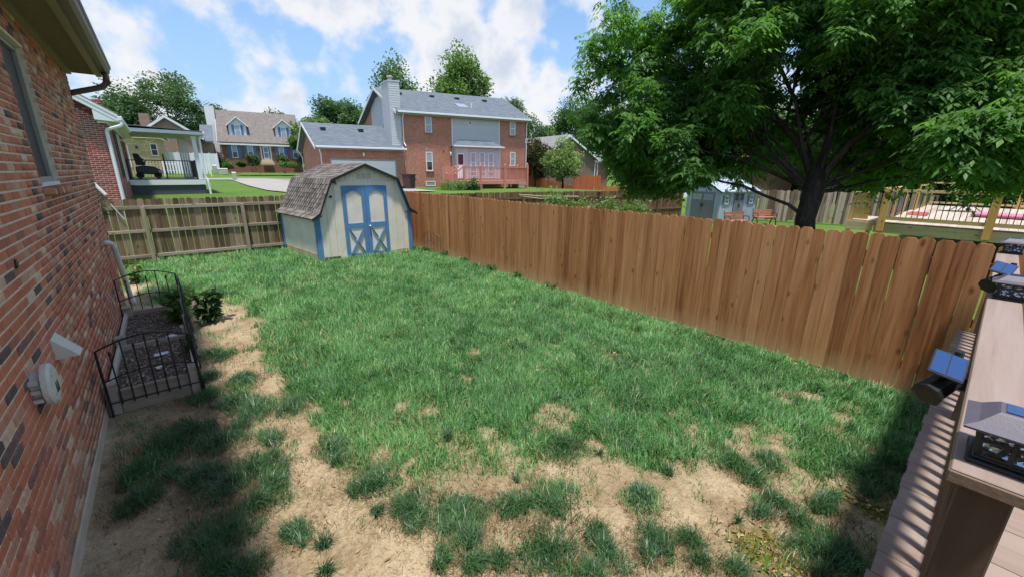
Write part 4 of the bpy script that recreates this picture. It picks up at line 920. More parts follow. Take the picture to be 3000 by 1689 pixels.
fR = thing('picket_fence', 'tall warm brown cedar picket fence along the open side of the yard', 'fence', (6.4, 7.0, 0))
picket_run(fR, (6.36, -0.62, 0.03), (6.36, 14.9, 0.03), 0.140, 0.0015, 1.815, 'cedar', var=0.012, tilt=0.003, side=-1)
for zz in (0.30, 0.95, 1.55): wb(MB().box(6.375, 6.415, -0.6, 14.85, zz, zz+0.09), 'rail', 'cedar_rail', fR)
for k in range(7): post(fR, 6.465, -0.4+2.44*k, -0.3, 1.72, 0.09, 'cedar_rail')
fB = thing('picket_fence', 'weathered grey brown picket fence with exposed rails behind the shed', 'fence', (2.5, 14.7, 0))
picket_run(fB, (-2.6, 14.75, 0.06), (6.33, 14.75, 0.06), 0.138, 0.007, 1.66, 'old_picket', var=0.012, tilt=0.006)
for zz in (0.16, 0.83, 1.46):
    for x0, x1 in ((-2.6, -0.46), (-0.46, 1.78), (1.78, 4.1), (4.1, 6.30)):
        wb(MB().box(x0+0.003, x1-0.003, 14.708, 14.746, zz+random.uniform(-0.01, 0.01), zz+0.088), 'rail', 'old_rail', fB, bevel=0.004)
for x_ in (-0.46, 1.78, 4.1, 6.28): post(fB, x_, 14.66, -0.2, 1.52, 0.09, 'old_post')
wb(MB().tube([(-1.05, 14.69, 1.62), (-0.86, 14.69, 1.22)], 0.012, 6), 'white_stake', 'pvc', fB)

# ---------------------------------------------------------------- barn shed
SX, SY, SW, SD = 3.1, 12.0, 2.80, 2.60
shed = thing('barn_shed', 'small cream barn shed with blue trim, double doors and tan gambrel roof', 'shed', (SX, SY, 0))
roofpts = [(-0.12, 1.20), (0.10, 1.36), (0.48, 2.24), (1.44, 2.66), (2.42, 2.26), (2.74, 1.38), (2.98, 1.22)]
def prof_z(u_):
    pts = [(0.0, 1.28)] + roofpts[1:-1] + [(2.8, 1.32)]
    for (a0, b0), (a1, b1) in zip(pts, pts[1:]):
        if a0 <= u_ <= a1: return b0+(b1-b0)*(u_-a0)/(a1-a0)
    return 1.28
brk = [u_ for u_, z_ in roofpts[1:-1]]
# plank siding, front (door opening left free) and side
MB().box(0.03, SW-0.03, 0.03, SD, 0.10, 1.25).build('inner_wall', 'shed_cream', shed)
edges = list(np.arange(0.10, 2.71, 0.2032)); edges = [0.10]+[e for e in edges if e > 0.2]+[2.70]
for a0, a1 in zip(edges, edges[1:]):
    a0 += 0.004; a1 -= 0.004
    us = [a0]+[u_ for u_ in brk if a0 < u_ < a1]+[a1]
    zb = 0.13
    top = [(u_, 0, prof_z(u_)-0.02) for u_ in us]
    MB().prism([(a0, 0, zb), (a1, 0, zb)]+top[::-1], (0, 0.018, 0)).build('siding_plank', 'shed_cream', shed)
MB().prism([(0.05, 0.02, 0.12), (2.75, 0.02, 0.12), (2.75, 0.02, 1.3), (2.42, 0.02, 2.2), (1.44, 0.02, 2.6), (0.48, 0.02, 2.18), (0.05, 0.02, 1.25)], (0, 0.02, 0)).build('front_sheathing', 'shed_cream', shed)
ns = 24
for k in range(ns):
    y0 = 0.10+k*(SD-0.12)/ns
    MB().box(-0.012, 0.010, y0+0.004, y0+(SD-0.12)/ns-0.004, 0.22, 1.30).build('siding_plank', 'shed_cream', shed)
    MB().box(SW-0.010, SW+0.012, y0+0.004, y0+(SD-0.12)/ns-0.004, 0.22, 1.34).build('siding_plank', 'shed_cream', shed)
for k in range(26):
    y0 = 0.04+k*0.092; MB().box(-0.02, -0.008, y0, y0+0.075+0.01*random.random(), 0.0, 0.225).build('skirt_slat', 'lattice', shed)
for k in range(22):
    x0 = 1.1+k*0.077
    if x0 < 2.75: MB().box(x0, x0+0.06, -0.004, 0.006, -0.02, 0.13).build('skirt_slat', 'lattice', shed)
MB().box(0.02, 2.78, 0.03, SD, 0.0, 0.10).build('floor_frame', 'dark_skirt', shed)
# corner boards
for x0, x1, zt in ((-0.022, 0.10, 1.27), (2.70, 2.822, 1.30)):
    MB().box(x0, x1, -0.022, -0.001, 0.06, zt).build('corner_board', 'shed_blue', shed, bevel=0.003)
MB().box(-0.034, -0.013, -0.02, 0.08, 0.06, 1.24).build('corner_board', 'shed_blue', shed, bevel=0.003)
MB().box(-0.034, -0.013, SD-0.09, SD, 0.06, 1.24).build('corner_board', 'shed_blue', shed, bevel=0.003)
for x0 in (0.0, 2.66): MB().box(x0-0.06, x0+0.16, -0.05, -0.023, 1.26, 1.31).build('eave_block', 'shed_blue', shed, bevel=0.004)
# door trim and doors
MB().box(0.56, 2.24, -0.02, -0.001, 2.09, 2.20).build('door_header', 'shed_cream', shed, bevel=0.003)
for x0 in (0.56, 2.06): MB().box(x0, x0+0.18, -0.018, -0.001, 0.02, 2.088).build('door_jamb', 'shed_cream', shed, bevel=0.003)
def barn_door(x0, x1, hinge):
    d = MB().box(x0, x1, -0.020, -0.004, 0.01, 2.08).build('door', 'shed_cream', shed)
    fr = 0.105; yf, yb = -0.040, -0.021
    def fpart(mb, nm='door_frame'): return mb.build(nm, 'shed_blue', d)
    fpart(MB().box(x0, x0+fr, yf, yb, 0.01, 2.08)); fpart(MB().box(x1-fr, x1, yf, yb, 0.01, 2.08))
    fpart(MB().box(x0+fr, x1-fr, yf, yb, 0.01, 0.15)); fpart(MB().box(x0+fr, x1-fr, yf, yb, 0.90, 1.03))
    a0, a1 = x0+fr, x1-fr; cxm = (a0+a1)/2
    arch = [(a0, 1.87), (a0+0.03, 1.875), (a0+0.09, 1.90), (a0+0.14, 1.935), (cxm, 1.945), (a1-0.14, 1.935), (a1-0.09, 1.90), (a1-0.03, 1.875), (a1, 1.87)]
    mb = MB(); n_ = len(arch)
    for i_ in range(n_-1):
        (p0x, p0z), (p1x, p1z) = arch[i_], arch[i_+1]
        mb.prism([(p0x, yf, p0z), (p1x, yf, p1z), (p1x, yf, 2.08), (p0x, yf, 2.08)], (0, yb-yf, 0))
    fpart(mb)
    b0, b1 = 0.15, 0.90
    fpart(MB().bar((a0+0.02, -0.031, b0+0.02), (a1-0.02, -0.031, b1-0.02), 0.016, 0.085, (0.0, 1, 0)), 'cross_brace')
    for (p, q_) in (((a0+0.02, -0.029, b1-0.02), (cxm-0.03, -0.029, (b0+b1)/2+0.05)), ((cxm+0.03, -0.029, (b0+b1)/2-0.05), (a1-0.02, -0.029, b0+0.02))):
        fpart(MB().bar(p, q_, 0.016, 0.085, (0.0, 1, 0)), 'cross_brace')
    return d
dl = barn_door(0.745, 1.395, 0); dr = barn_door(1.403, 2.055, 1)
MB().tube([(1.46, -0.041, 0.93), (1.46, -0.075, 0.93), (1.46, -0.085, 0.93), (1.46, -0.11, 0.93)], [0.016, 0.014, 0.03, 0.024], 12).build('knob', 'white_vinyl', dr, smooth=True)
# gable vent
gv = MB().box(1.20, 1.64, -0.012, -0.001, 2.27, 2.45).build('gable_vent', 'shed_cream', shed)
for x0 in (1.215, 1.36, 1.505):
    for k in range(6): MB().box(x0, x0+0.12, -0.018, -0.013, 2.285+k*0.026, 2.297+k*0.026).build('louver', 'trim_grey', gv)
MB().tube([(0.45, -0.001, 1.80), (0.45, -0.05, 1.80)], [0.035, 0.03], 14).build('round_light', 'black_plastic', shed)
MB().box(0.60, 0.64, -0.035, -0.021, 2.12, 2.16).build('latch_plate', 'black_plastic', shed)
MB().box(0.52, 0.60, -0.09, -0.001, 2.16, 2.24).build('camera_box', 'black_plastic', shed)
# roof: deck, edge, shingles one by one
def roof_seg(a, b_, y0, y1, t=0.02):
    (u0, z0), (u1, z1) = a, b_
    return MB().prism([(u0, y0, z0), (u1, y0, z1), (u1, y0, z1+t), (u0, y0, z0+t)], (0, y1-y0, 0))
y0r, y1r = -0.14, SD+0.12
for a, b_ in zip(roofpts, roofpts[1:]):
    roof_seg(a, b_, y0r, y1r).build('roof_deck', 'drip_edge', shed)
    (u0, z0), (u1, z1) = a, b_
    e = MB().prism([(u0, y0r-0.012, z0-0.045), (u1, y0r-0.012, z1-0.045), (u1, y0r-0.012, z1+0.028), (u0, y0r-0.012, z0+0.028)], (0, 0.011, 0)).build('roof_edge', 'drip_edge', shed)
for a, b_ in (((0.10, 1.36), (0.48, 2.24)), ((2.74, 1.38), (2.42, 2.26))):
    (u0, z0), (u1, z1) = a, b_
    MB().prism([(u0, -0.060, z0-0.12), (u1, -0.060, z1-0.12), (u1, -0.060, z1-0.03), (u0, -0.060, z0-0.03)], (0, 0.03, 0)).build('barge_board', 'shed_blue', shed)
sh_m = {}
def shingle(w, l):
    k = (round(w, 3), round(l, 3))
    if k not in sh_m:
        mb = MB(); mb.prism([(0, -w/2, 0.014), (0, w/2, 0.014), (0, w/2, 0.0), (0, -w/2, 0.0)], (l, 0, -0.012)); sh_m[k] = mb.mesh('shingle', 'shingle_tan')
    return sh_m[k]
def shingle_slope(a, b_, rows, parent, y0, y1, tabw=0.165):
    (u0, z0), (u1, z1) = a, b_; L = math.hypot(u1-u0, z1-z0); ang = math.atan2(z1-z0, abs(u1-u0)); step = L/rows
    sgn = 1 if u1 > u0 else -1
    for r in range(rows):
        t = r/rows; uu, zz = u0+(u1-u0)*t, z0+(z1-z0)*t
        nx_, nz_ = -math.sin(ang)*sgn, math.cos(ang)
        y = y0-(r % 2)*tabw/2
        while y < y1-0.01:
            c0, c1 = max(y, y0), min(y+tabw-0.007, y1); y += tabw
            if c1-c0 < 0.03: continue
            lift = 0.026+random.uniform(0, 0.005)
            o = link('shingle', shingle(tabw-0.007, step+0.03), parent, (uu+nx_*lift, (c0+c1)/2, zz+nz_*lift), (0, -ang, 0) if sgn > 0 else (0, -(math.pi-ang), 0), (1, (c1-c0)/(tabw-0.007), 1))
            if sgn < 0: o.rotation_euler = (0, ang-math.pi, 0); o.scale = (1, (c1-c0)/(tabw-0.007), -1)
shingle_slope(roofpts[0], roofpts[1], 2, shed, y0r-0.012, y1r)
shingle_slope(roofpts[1], roofpts[2], 7, shed, y0r-0.012, y1r)
shingle_slope(roofpts[2], roofpts[3], 8, shed, y0r-0.012, y1r)
for a, b_ in ((roofpts[3], roofpts[4]), (roofpts[4], roofpts[5]), (roofpts[5], roofpts[6])):
    (u0, z0), (u1, z1) = a, b_
    roof_seg((u0, z0+0.022), (u1, z1+0.022), y0r-0.012, y1r, 0.012).build('shingle_course', 'shingle_tan', shed)

def shear_thing(t, k, ymin=0.0):
    """plan of a building that is not quite square: side walls splay"""
    done = set()
    def rec(o):
        for c in o.children:
            if c.type == 'MESH':
                if c.location.length > 1e-6 or any(abs(a) > 1e-6 for a in c.rotation_euler):
                    c.location.x -= k*max(0.0, c.location.y-ymin)
                elif c.data.name not in done:
                    done.add(c.data.name)
                    for v in c.data.vertices: v.co.x -= k*max(0.0, v.co.y-ymin)
            rec(c)
    rec(t)
shear_thing(shed, 0.125)
# ---------------------------------------------------------------- own deck: boards, railing, lamps
DZ, CZ = 0.95, 1.79
deck = thing('deck', 'reddish brown painted deck with railing at the corner of the yard', 'deck', (3.8, -1.2, 0))
bmesh_board = MB().box(-0.0718, 0.0718, -2.9, 0.0, -0.032, 0.0).mesh('deck_board', 'deck_board')
mi = rootinv(deck); k = 0; x_ = 1.30
while x_ < 6.28:
    link('deck_board', bmesh_board, deck, mi @ Vector((x_, 0.035+random.uniform(-0.008, 0.005), DZ+random.uniform(-0.001, 0.001)))); x_ += 0.1465
wb(MB().box(1.25, 6.30, -0.06, -0.02, DZ-0.26, DZ-0.034), 'rim_joist', 'deck_dark', deck)
wb(MB().box(1.25, 6.30, -2.8, -0.07, DZ-0.26, DZ-0.06), 'joists', 'deck_dark', deck)
cap_ = wb(MB().box(1.415, 6.27, -0.197, -0.055, CZ-0.038, CZ-0.005), 'cap_rail', 'cap_side', deck, bevel=0.003)
wb(MB().box(1.418, 6.267, -0.194, -0.058, CZ-0.0048, CZ), 'worn_top', 'deck_top', cap_, bevel=0.003)
wb(MB().box(1.6, 6.27, -0.175, -0.137, CZ-0.14, CZ-0.04), 'upper_rail', 'deck_dark', deck)
wb(MB().box(1.6, 6.27, -0.175, -0.137, DZ+0.09, DZ+0.18), 'lower_rail', 'deck_dark', deck)
for xp in (1.50, 3.80, 6.20):
    wb(MB().box(xp-0.045, xp+0.045, -0.175, -0.082, DZ-0.3, CZ-0.040), 'rail_post', 'deck_dark', deck, bevel=0.004)
bal = MB().box(-0.017, 0.017, -0.017, 0.017, 0, CZ-0.05-DZ).mesh('baluster', 'deck_dark')
x_ = 1.66
while x_ < 6.15:
    if min(abs(x_-1.5), abs(x_-3.8), abs(x_-6.2)) > 0.07: link('baluster', bal, deck, mi @ Vector((x_, -0.118, DZ+0.004)))
    x_ += 0.1165
for xp in (1.7, 3.8, 5.9): wb(MB().box(xp-0.045, xp+0.045, -0.16, -0.07, -0.1, DZ-0.27), 'support_post', 'deck_dark', deck)

def cap_lamp(label, loc, s=1.0):
    t = thing('post_cap_lamp', label, 'lamp', loc, 0, 'solar post cap lamps on the deck railing')
    MB().box(-0.072*s, 0.072*s, -0.072*s, 0.072*s, 0, 0.011*s).build('base', 'lamp_black', t, bevel=0.003)
    MB().box(-0.062*s, 0.062*s, -0.062*s, 0.062*s, 0.0112*s, 0.019*s).build('plinth', 'lamp_black', t, bevel=0.003)
    gl = []
    zb, zt, rb, rt_ = 0.019*s, 0.100*s, 0.052*s, 0.064*s
    for i in range(4):
        a = i*math.pi/2; c_, s_ = math.cos(a), math.sin(a); R_ = lambda p: (p[0]*c_-p[1]*s_, p[0]*s_+p[1]*c_, p[2])
        for k_ in (0, 1):
            x0 = -rb+0.004+k_*rb; x1 = x0+rb-0.008
            mb = MB(); mb.prism([R_((x0, -rb, zb)), R_((x1, -rb, zb)), R_((x1*rt_/rb, -rt_, zt)), R_((x0*rt_/rb, -rt_, zt))], R_((0, 0.004, 0))); g = mb.build('glass_pane', 'crackle_glass', t)
        MB().bar(R_((-rb, -rb, zb)), R_((-rt_, -rt_, zt)), 0.010*s, 0.010*s).build('corner_bar', 'lamp_black', t)
        MB().bar(R_((0, -rb-0.001, zb)), R_((0, -rt_-0.001, zt)), 0.008*s, 0.008*s).build('mullion', 'lamp_black', t)
        MB().bar(R_((-rb, -rb-0.001, zb+0.003)), R_((rb, -rb-0.001, zb+0.003)), 0.007*s, 0.008*s).build('glazing_bar', 'lamp_black', t)
        zm = zb+(zt-zb)*0.62; rm = rb+(rt_-rb)*0.62
        MB().bar(R_((-rm, -rm-0.001, zm)), R_((rm, -rm-0.001, zm)), 0.006*s, 0.007*s).build('glazing_bar', 'lamp_black', t)
    # flared hipped cap
    rings = [(0.092, 0.098), (0.094, 0.104), (0.070, 0.116), (0.045, 0.140), (0.040, 0.144)]
    mb = MB(); vs = []
    for r_, z_ in rings: vs += [(-r_*s, -r_*s, z_*s), (r_*s, -r_*s, z_*s), (r_*s, r_*s, z_*s), (-r_*s, r_*s, z_*s)]
    fs = [(3, 2, 1, 0)] + [(4*i+k_, 4*i+(k_+1) % 4, 4*i+4+(k_+1) % 4, 4*i+4+k_) for i in range(4) for k_ in range(4)] + [(16, 17, 18, 19)]
    mb.add(vs, fs); cap = mb.build('roof_cap', 'lamp_bronze', t)
    MB().box(-0.031*s, 0.031*s, -0.031*s, 0.031*s, 0.1443*s, 0.147*s).build('solar_cell', 'solar_blue', cap)
    return t
cap_lamp('black solar lantern with crackle glass on the near end of the deck railing', (1.555, -0.148, CZ+0.001), 1.0)
cap_lamp('black solar lantern halfway along the deck railing', (3.83, -0.148, CZ+0.001), 1.0)
cap_lamp('black solar lantern on the far end of the deck railing by the cedar fence', (6.18, -0.148, CZ+0.001), 1.0)
def flood(label, loc, rz=0.0):
    t = thing('solar_floodlight', label, 'floodlight', loc, rz, 'solar floodlights clamped on the deck railing')
    # panel tilted towards +x; head pointing down to the yard
    px_ = MB(); px_.box(-0.085, 0.085, -0.05, 0.05, 0, 0.010)
    pan = px_.build('panel_frame', 'lamp_black', t, loc=(0, 0, 0.06), rot=(math.radians(12), math.radians(-14), 0), bevel=0.003)
    for y0 in (-0.044, 0.002): MB().box(-0.078, 0.078, y0, y0+0.042, 0.0101, 0.0115).build('solar_cell', 'solar_blue', pan)
    MB().tube([(0, 0, 0.055), (0, -0.005, 0.01), (0.03, -0.02, -0.01)], 0.016, 10).build('swivel', 'black_plastic', t, smooth=True)
    hd = MB().tube([(0.09, -0.03, 0.005), (0.06, -0.02, 0.0), (-0.05, 0.02, -0.035), (-0.075, 0.03, -0.045), (-0.078, 0.031, -0.046)], [0.026, 0.04, 0.043, 0.048, 0.03], 8).build('lamp_head', 'black_plastic', t)
    MB().tube([(-0.0779, 0.0305, -0.0465), (-0.0795, 0.031, -0.047)], 0.030, 12).build('lens', 'black_plastic', hd)
    MB().box(0.06, 0.12, -0.065, -0.02, -0.04, 0.01).build('bracket', 'black_plastic', t)
    MB().tube([(0.15, -0.02, 0.04), (0.15, -0.02, 0.085)], [0.016, 0.014], 10).build('bracket_knob', 'black_plastic', t)
    return t
flood('solar floodlight with blue panel hanging off the deck railing over the lawn', (2.18, 0.005, CZ-0.045))
flood('solar floodlight with tilted blue panel beside the middle railing lantern', (3.99, -0.085, CZ+0.09), math.radians(-8))

# ---------------------------------------------------------------- trees
def crown_points(n, centre, rad, clumps, seed, flat=0.75, hollow=0.45, taper=0.0):
    """leaf positions in clumps spread through an uneven ellipsoid; returns points, outward vectors, tone"""
    rg = np.random.default_rng(seed); c = np.array(centre, float); R_ = np.array(rad, float)
    d = rg.normal(0, 1, (clumps, 3)); d /= np.linalg.norm(d, axis=1)[:, None]
    r = rg.uniform(hollow, 1.0, clumps)**0.6
    cc = d*r[:, None]
    if taper: cc[:, :2] *= (1-taper*np.clip((cc[:, 2]+0.2), 0, 1))[:, None]
    cen = c+cc*R_
    size = rg.uniform(0.55, 1.35, clumps)*R_.mean()*1.25/clumps**(1/3)
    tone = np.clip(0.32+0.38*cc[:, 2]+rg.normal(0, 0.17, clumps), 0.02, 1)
    idx = rg.integers(0, clumps, n); e = rg.normal(0, 1, (n, 3)); e /= np.linalg.norm(e, axis=1)[:, None]
    e *= (rg.random(n)**0.5)[:, None]; e[:, 2] *= flat
    p = cen[idx]+e*size[idx][:, None]
    out = e*0.6+cc[idx]*0.4
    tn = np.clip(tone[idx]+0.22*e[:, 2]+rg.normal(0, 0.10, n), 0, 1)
    return p, out, tn
def tree(name, label, loc, height, rad, mat, n=9000, clumps=46, leaf=0.34, trunk=0.22, seed=1, low=0.28, taper=0.0, group='background trees', flat=0.75, hollow=0.4, cat='tree', multi=1):
    t = thing(name, label, cat, loc, 0, group); rg = random.Random(seed)
    cz = height*(1+low)/2; rz_ = height*(1-low)/2
    for k in range(multi):
        a = rg.random()*6.28; dx, dy = (0.12*math.cos(a)*k, 0.12*math.sin(a)*k)
        MB().tube([(dx, dy, -0.2), (dx*1.5+rg.gauss(0, .05), dy*1.5, height*low), (dx*4+rg.gauss(0, .15), dy*4+rg.gauss(0, .15), cz), (dx*6+rg.gauss(0, .3), dy*6+rg.gauss(0, .3), height*0.86)], [trunk/multi**0.5, trunk*0.8/multi**0.5, trunk*0.45, trunk*0.1], 7).build('trunk', 'bark', t, smooth=True)
    for k in range(7):
        a = k*0.9+rg.random(); z0 = height*(low+0.05+0.4*rg.random()); rr = rad*(0.5+0.35*rg.random())
        MB().tube([(0, 0, z0), (rr*0.5*math.cos(a), rr*0.5*math.sin(a), z0+rz_*0.28), (rr*math.cos(a), rr*math.sin(a), z0+rz_*0.62)], [trunk*0.4, trunk*0.22, trunk*0.06], 5).build('limb', 'bark', t)
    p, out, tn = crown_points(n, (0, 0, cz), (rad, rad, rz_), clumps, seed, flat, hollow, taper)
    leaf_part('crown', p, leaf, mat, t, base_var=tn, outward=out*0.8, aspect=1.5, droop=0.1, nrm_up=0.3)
    return t
def T(name, label, x, y, top, rad, mat, z=None, **kw):
    """tree given by ground position"""
    zz = gz(x, y) if z is None else z
    return tree(name, label, (x, y, zz-0.2), top-zz+0.2, rad, mat, **kw)
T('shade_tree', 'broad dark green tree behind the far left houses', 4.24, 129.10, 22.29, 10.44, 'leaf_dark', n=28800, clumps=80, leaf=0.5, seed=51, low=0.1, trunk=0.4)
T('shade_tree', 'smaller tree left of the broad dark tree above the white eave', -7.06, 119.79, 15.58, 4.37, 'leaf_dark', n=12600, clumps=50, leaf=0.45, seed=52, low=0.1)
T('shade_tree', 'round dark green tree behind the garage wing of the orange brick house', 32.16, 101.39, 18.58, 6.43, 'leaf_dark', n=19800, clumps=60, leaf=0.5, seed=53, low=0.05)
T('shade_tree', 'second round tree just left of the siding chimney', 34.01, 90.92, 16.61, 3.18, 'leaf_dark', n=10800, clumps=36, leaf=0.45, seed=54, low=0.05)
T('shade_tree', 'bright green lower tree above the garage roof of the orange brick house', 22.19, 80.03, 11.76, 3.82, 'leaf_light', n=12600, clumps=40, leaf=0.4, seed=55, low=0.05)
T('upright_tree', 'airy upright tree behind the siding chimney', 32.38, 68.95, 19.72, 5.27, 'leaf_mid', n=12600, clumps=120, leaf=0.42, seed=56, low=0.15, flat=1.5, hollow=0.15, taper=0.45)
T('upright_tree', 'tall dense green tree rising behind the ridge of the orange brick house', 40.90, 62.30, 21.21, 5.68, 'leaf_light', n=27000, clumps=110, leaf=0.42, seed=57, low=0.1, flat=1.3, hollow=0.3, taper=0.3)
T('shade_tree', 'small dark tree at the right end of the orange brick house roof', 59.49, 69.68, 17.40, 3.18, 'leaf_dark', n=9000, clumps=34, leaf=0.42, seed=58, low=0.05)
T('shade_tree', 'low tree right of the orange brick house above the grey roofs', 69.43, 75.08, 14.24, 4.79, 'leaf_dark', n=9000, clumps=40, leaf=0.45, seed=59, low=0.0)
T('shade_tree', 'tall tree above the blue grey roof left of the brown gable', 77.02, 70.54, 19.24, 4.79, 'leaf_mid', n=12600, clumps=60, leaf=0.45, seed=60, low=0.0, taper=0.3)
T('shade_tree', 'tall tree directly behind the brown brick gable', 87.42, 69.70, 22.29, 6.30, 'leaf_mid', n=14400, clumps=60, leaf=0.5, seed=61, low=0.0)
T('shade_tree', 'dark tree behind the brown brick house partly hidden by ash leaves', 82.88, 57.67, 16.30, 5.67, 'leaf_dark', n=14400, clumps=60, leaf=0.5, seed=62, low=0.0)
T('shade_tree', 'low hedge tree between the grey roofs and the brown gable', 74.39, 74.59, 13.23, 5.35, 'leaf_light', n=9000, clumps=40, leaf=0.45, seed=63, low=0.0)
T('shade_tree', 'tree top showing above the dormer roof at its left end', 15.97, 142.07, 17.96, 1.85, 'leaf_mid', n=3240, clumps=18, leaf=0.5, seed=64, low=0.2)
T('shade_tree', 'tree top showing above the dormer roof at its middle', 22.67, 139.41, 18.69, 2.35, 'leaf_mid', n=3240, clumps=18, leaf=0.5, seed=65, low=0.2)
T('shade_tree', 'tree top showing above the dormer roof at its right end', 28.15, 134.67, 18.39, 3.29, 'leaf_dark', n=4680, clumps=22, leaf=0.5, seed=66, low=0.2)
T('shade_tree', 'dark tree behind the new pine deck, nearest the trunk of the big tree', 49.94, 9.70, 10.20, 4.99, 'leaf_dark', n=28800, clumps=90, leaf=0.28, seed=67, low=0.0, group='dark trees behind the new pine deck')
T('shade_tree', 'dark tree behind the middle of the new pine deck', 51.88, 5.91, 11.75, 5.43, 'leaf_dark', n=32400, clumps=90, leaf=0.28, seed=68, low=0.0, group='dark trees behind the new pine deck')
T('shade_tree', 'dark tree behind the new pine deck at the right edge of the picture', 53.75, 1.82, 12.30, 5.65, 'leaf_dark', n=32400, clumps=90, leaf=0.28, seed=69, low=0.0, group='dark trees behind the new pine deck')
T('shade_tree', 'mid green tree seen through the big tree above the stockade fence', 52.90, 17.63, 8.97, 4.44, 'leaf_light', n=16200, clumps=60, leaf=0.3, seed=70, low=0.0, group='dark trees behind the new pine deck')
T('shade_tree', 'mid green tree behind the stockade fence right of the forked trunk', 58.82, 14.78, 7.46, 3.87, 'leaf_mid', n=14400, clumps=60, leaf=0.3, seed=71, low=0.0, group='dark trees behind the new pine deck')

# ---------------------------------------------------------------- house parts (local frame: x along the facade, y away, z up)
def gable_roof(parent, u0, u1, y0, y1, ze, zr, mat, t=0.12, trim='white_paint', over=0.0, uridge=None, name='roof'):
    ym = (y0+y1)/2; r0, r1 = (u0, u1) if uridge is None else uridge
    mb = MB()
    for ya, s in ((y0, 1), (y1, -1)):
        mb.add([(u0, ya, ze), (u1, ya, ze), (r1, ym, zr), (r0, ym, zr), (u0, ya, ze-t), (u1, ya, ze-t), (r1, ym, zr-t), (r0, ym, zr-t)],
               [(0, 1, 2, 3), (7, 6, 5, 4), (0, 4, 5, 1), (1, 5, 6, 2), (3, 2, 6, 7), (0, 3, 7, 4)])
    rf = mb.build(name, mat, parent)
    for ua, ra, s in ((u0, r0, -1), (u1, r1, 1)):
        for ya in (y0, y1):
            MB().prism([(ua+s*0.004, ya, ze-t-0.10), (ua+s*0.004, ya, ze-0.015), (ra+s*0.004, ym, zr-0.015), (ra+s*0.004, ym, zr-t-0.10)], (s*0.03, 0, 0)).build('rake_board', trim, rf)
    return rf
def gutter(parent, u0, u1, y, z, mat='white_vinyl', h=0.12):
    MB().box(u0, u1, y-0.11, y, z-h, z).build('gutter', mat, parent, bevel=0.01)
def window(parent, u0, u1, z0, z1, y, frame='white_paint', pane='pale_glass', sill=None, shutters=None, rails=1, name='window', fwid=0.06):
    f = MB().box(u0, u0+fwid, y-0.05, y-0.005, z0, z1).box(u1-fwid, u1, y-0.05, y-0.005, z0, z1).box(u0+fwid, u1-fwid, y-0.05, y-0.005, z0, z0+fwid).box(u0+fwid, u1-fwid, y-0.05, y-0.005, z1-fwid, z1).build(name, frame, parent)
    zs = np.linspace(z0+fwid, z1-fwid, rails+2)
    for k in range(rails+1): MB().box(u0+fwid, u1-fwid, y-0.028, y-0.012, zs[k]+0.02, zs[k+1]-0.02).build('pane', pane if not (isinstance(pane, tuple)) else pane[k % len(pane)], f)
    for k in range(1, rails+1): MB().box(u0+fwid, u1-fwid, y-0.045, y-0.010, zs[k]-0.022, zs[k]+0.022).build('meeting_rail', frame, f)
    if sill: MB().box(u0-0.06, u1+0.06, y-0.10, y-0.003, z0-0.08, z0-0.003).build('sill', sill, f)
    if shutters:
        w = shutters[1]
        for a in (u0-w-0.01, u1+0.01): MB().box(a, a+w, y-0.05, y-0.006, z0, z1).build('shutter', shutters[0], f)
    return f
def siding(parent, u0, u1, z0, z1, y, mat, step=0.14, name='siding_board'):
    n = max(1, int(round((z1-z0)/step))); st = (z1-z0)/n
    m_ = MB(); m_.prism([(0, 0, 0), (0, 0, st*0.98), (0, 0.018, st*0.98), (0, -0.012, 0)][::1], (u1-u0, 0, 0))
    me = MB().add([(0, -0.022, 0), (u1-u0, -0.022, 0), (u1-u0, -0.004, st), (0, -0.004, st), (0, 0, 0), (u1-u0, 0, 0), (u1-u0, 0, st), (0, 0, st)], [(0, 1, 2, 3), (0, 4, 5, 1), (1, 5, 6, 2), (2, 6, 7, 3), (3, 7, 4, 0)]).mesh(name, mat)
    for k in range(n): link(name, me, parent, (u0, y, z0+k*st))
def downspout(parent, pts, mat='white_vinyl', r=0.04):
    return MB().tube(pts, r, 6).build('downspout', mat, parent)

# ---------------------------------------------------------------- big brick house beyond the yard
BH = thing('two_storey_house', 'two storey orange brick house with grey shingle roof and garage wing', 'house', (14.56, 30.19, 0), az(105))
MB().box(0, 10.36, 0, 8.7, 0.4, 6.62).prism([(0, 0, 6.62), (0, 8.7, 6.62), (0, 4.35, 8.72)], (10.36, 0, 0)).build('wall', 'brick_orange', BH)
rf = gable_roof(BH, -0.42, 10.72, -0.42, 9.1, 6.72, 8.98, 'roof_slate', uridge=(-0.42, 11.1))
MB().box(-0.3, 10.6, -0.40, -0.002, 6.52, 6.60).build('soffit', 'trim_grey', BH)
gutter(BH, -0.30, 10.72, -0.42, 6.74)
for u_, z_ in ((1.15, 8.42), (3.8, 8.42), (5.95, 8.42), (8.45, 8.42)):
    MB().box(u_-0.17, u_+0.17, 3.0, 3.4, z_-0.18, z_+0.10).build('roof_vent', 'black_plastic', rf)
MB().add([(5.1, 1.2, 7.55), (5.95, 1.2, 7.55), (5.95, 1.9, 7.885), (5.1, 1.9, 7.885), (5.1, 1.2, 7.40), (5.95, 1.2, 7.40), (5.95, 1.9, 7.7), (5.1, 1.9, 7.7)], [(0, 1, 2, 3), (0, 4, 5, 1), (1, 5, 6, 2), (2, 6, 7, 3), (3, 7, 4, 0)]).build('skylight', 'pale_glass', rf)
MB().tube([(6.25, 1.3, 7.3), (6.25, 1.3, 7.9)], 0.05, 8).build('vent_pipe', 'white_vinyl', rf)
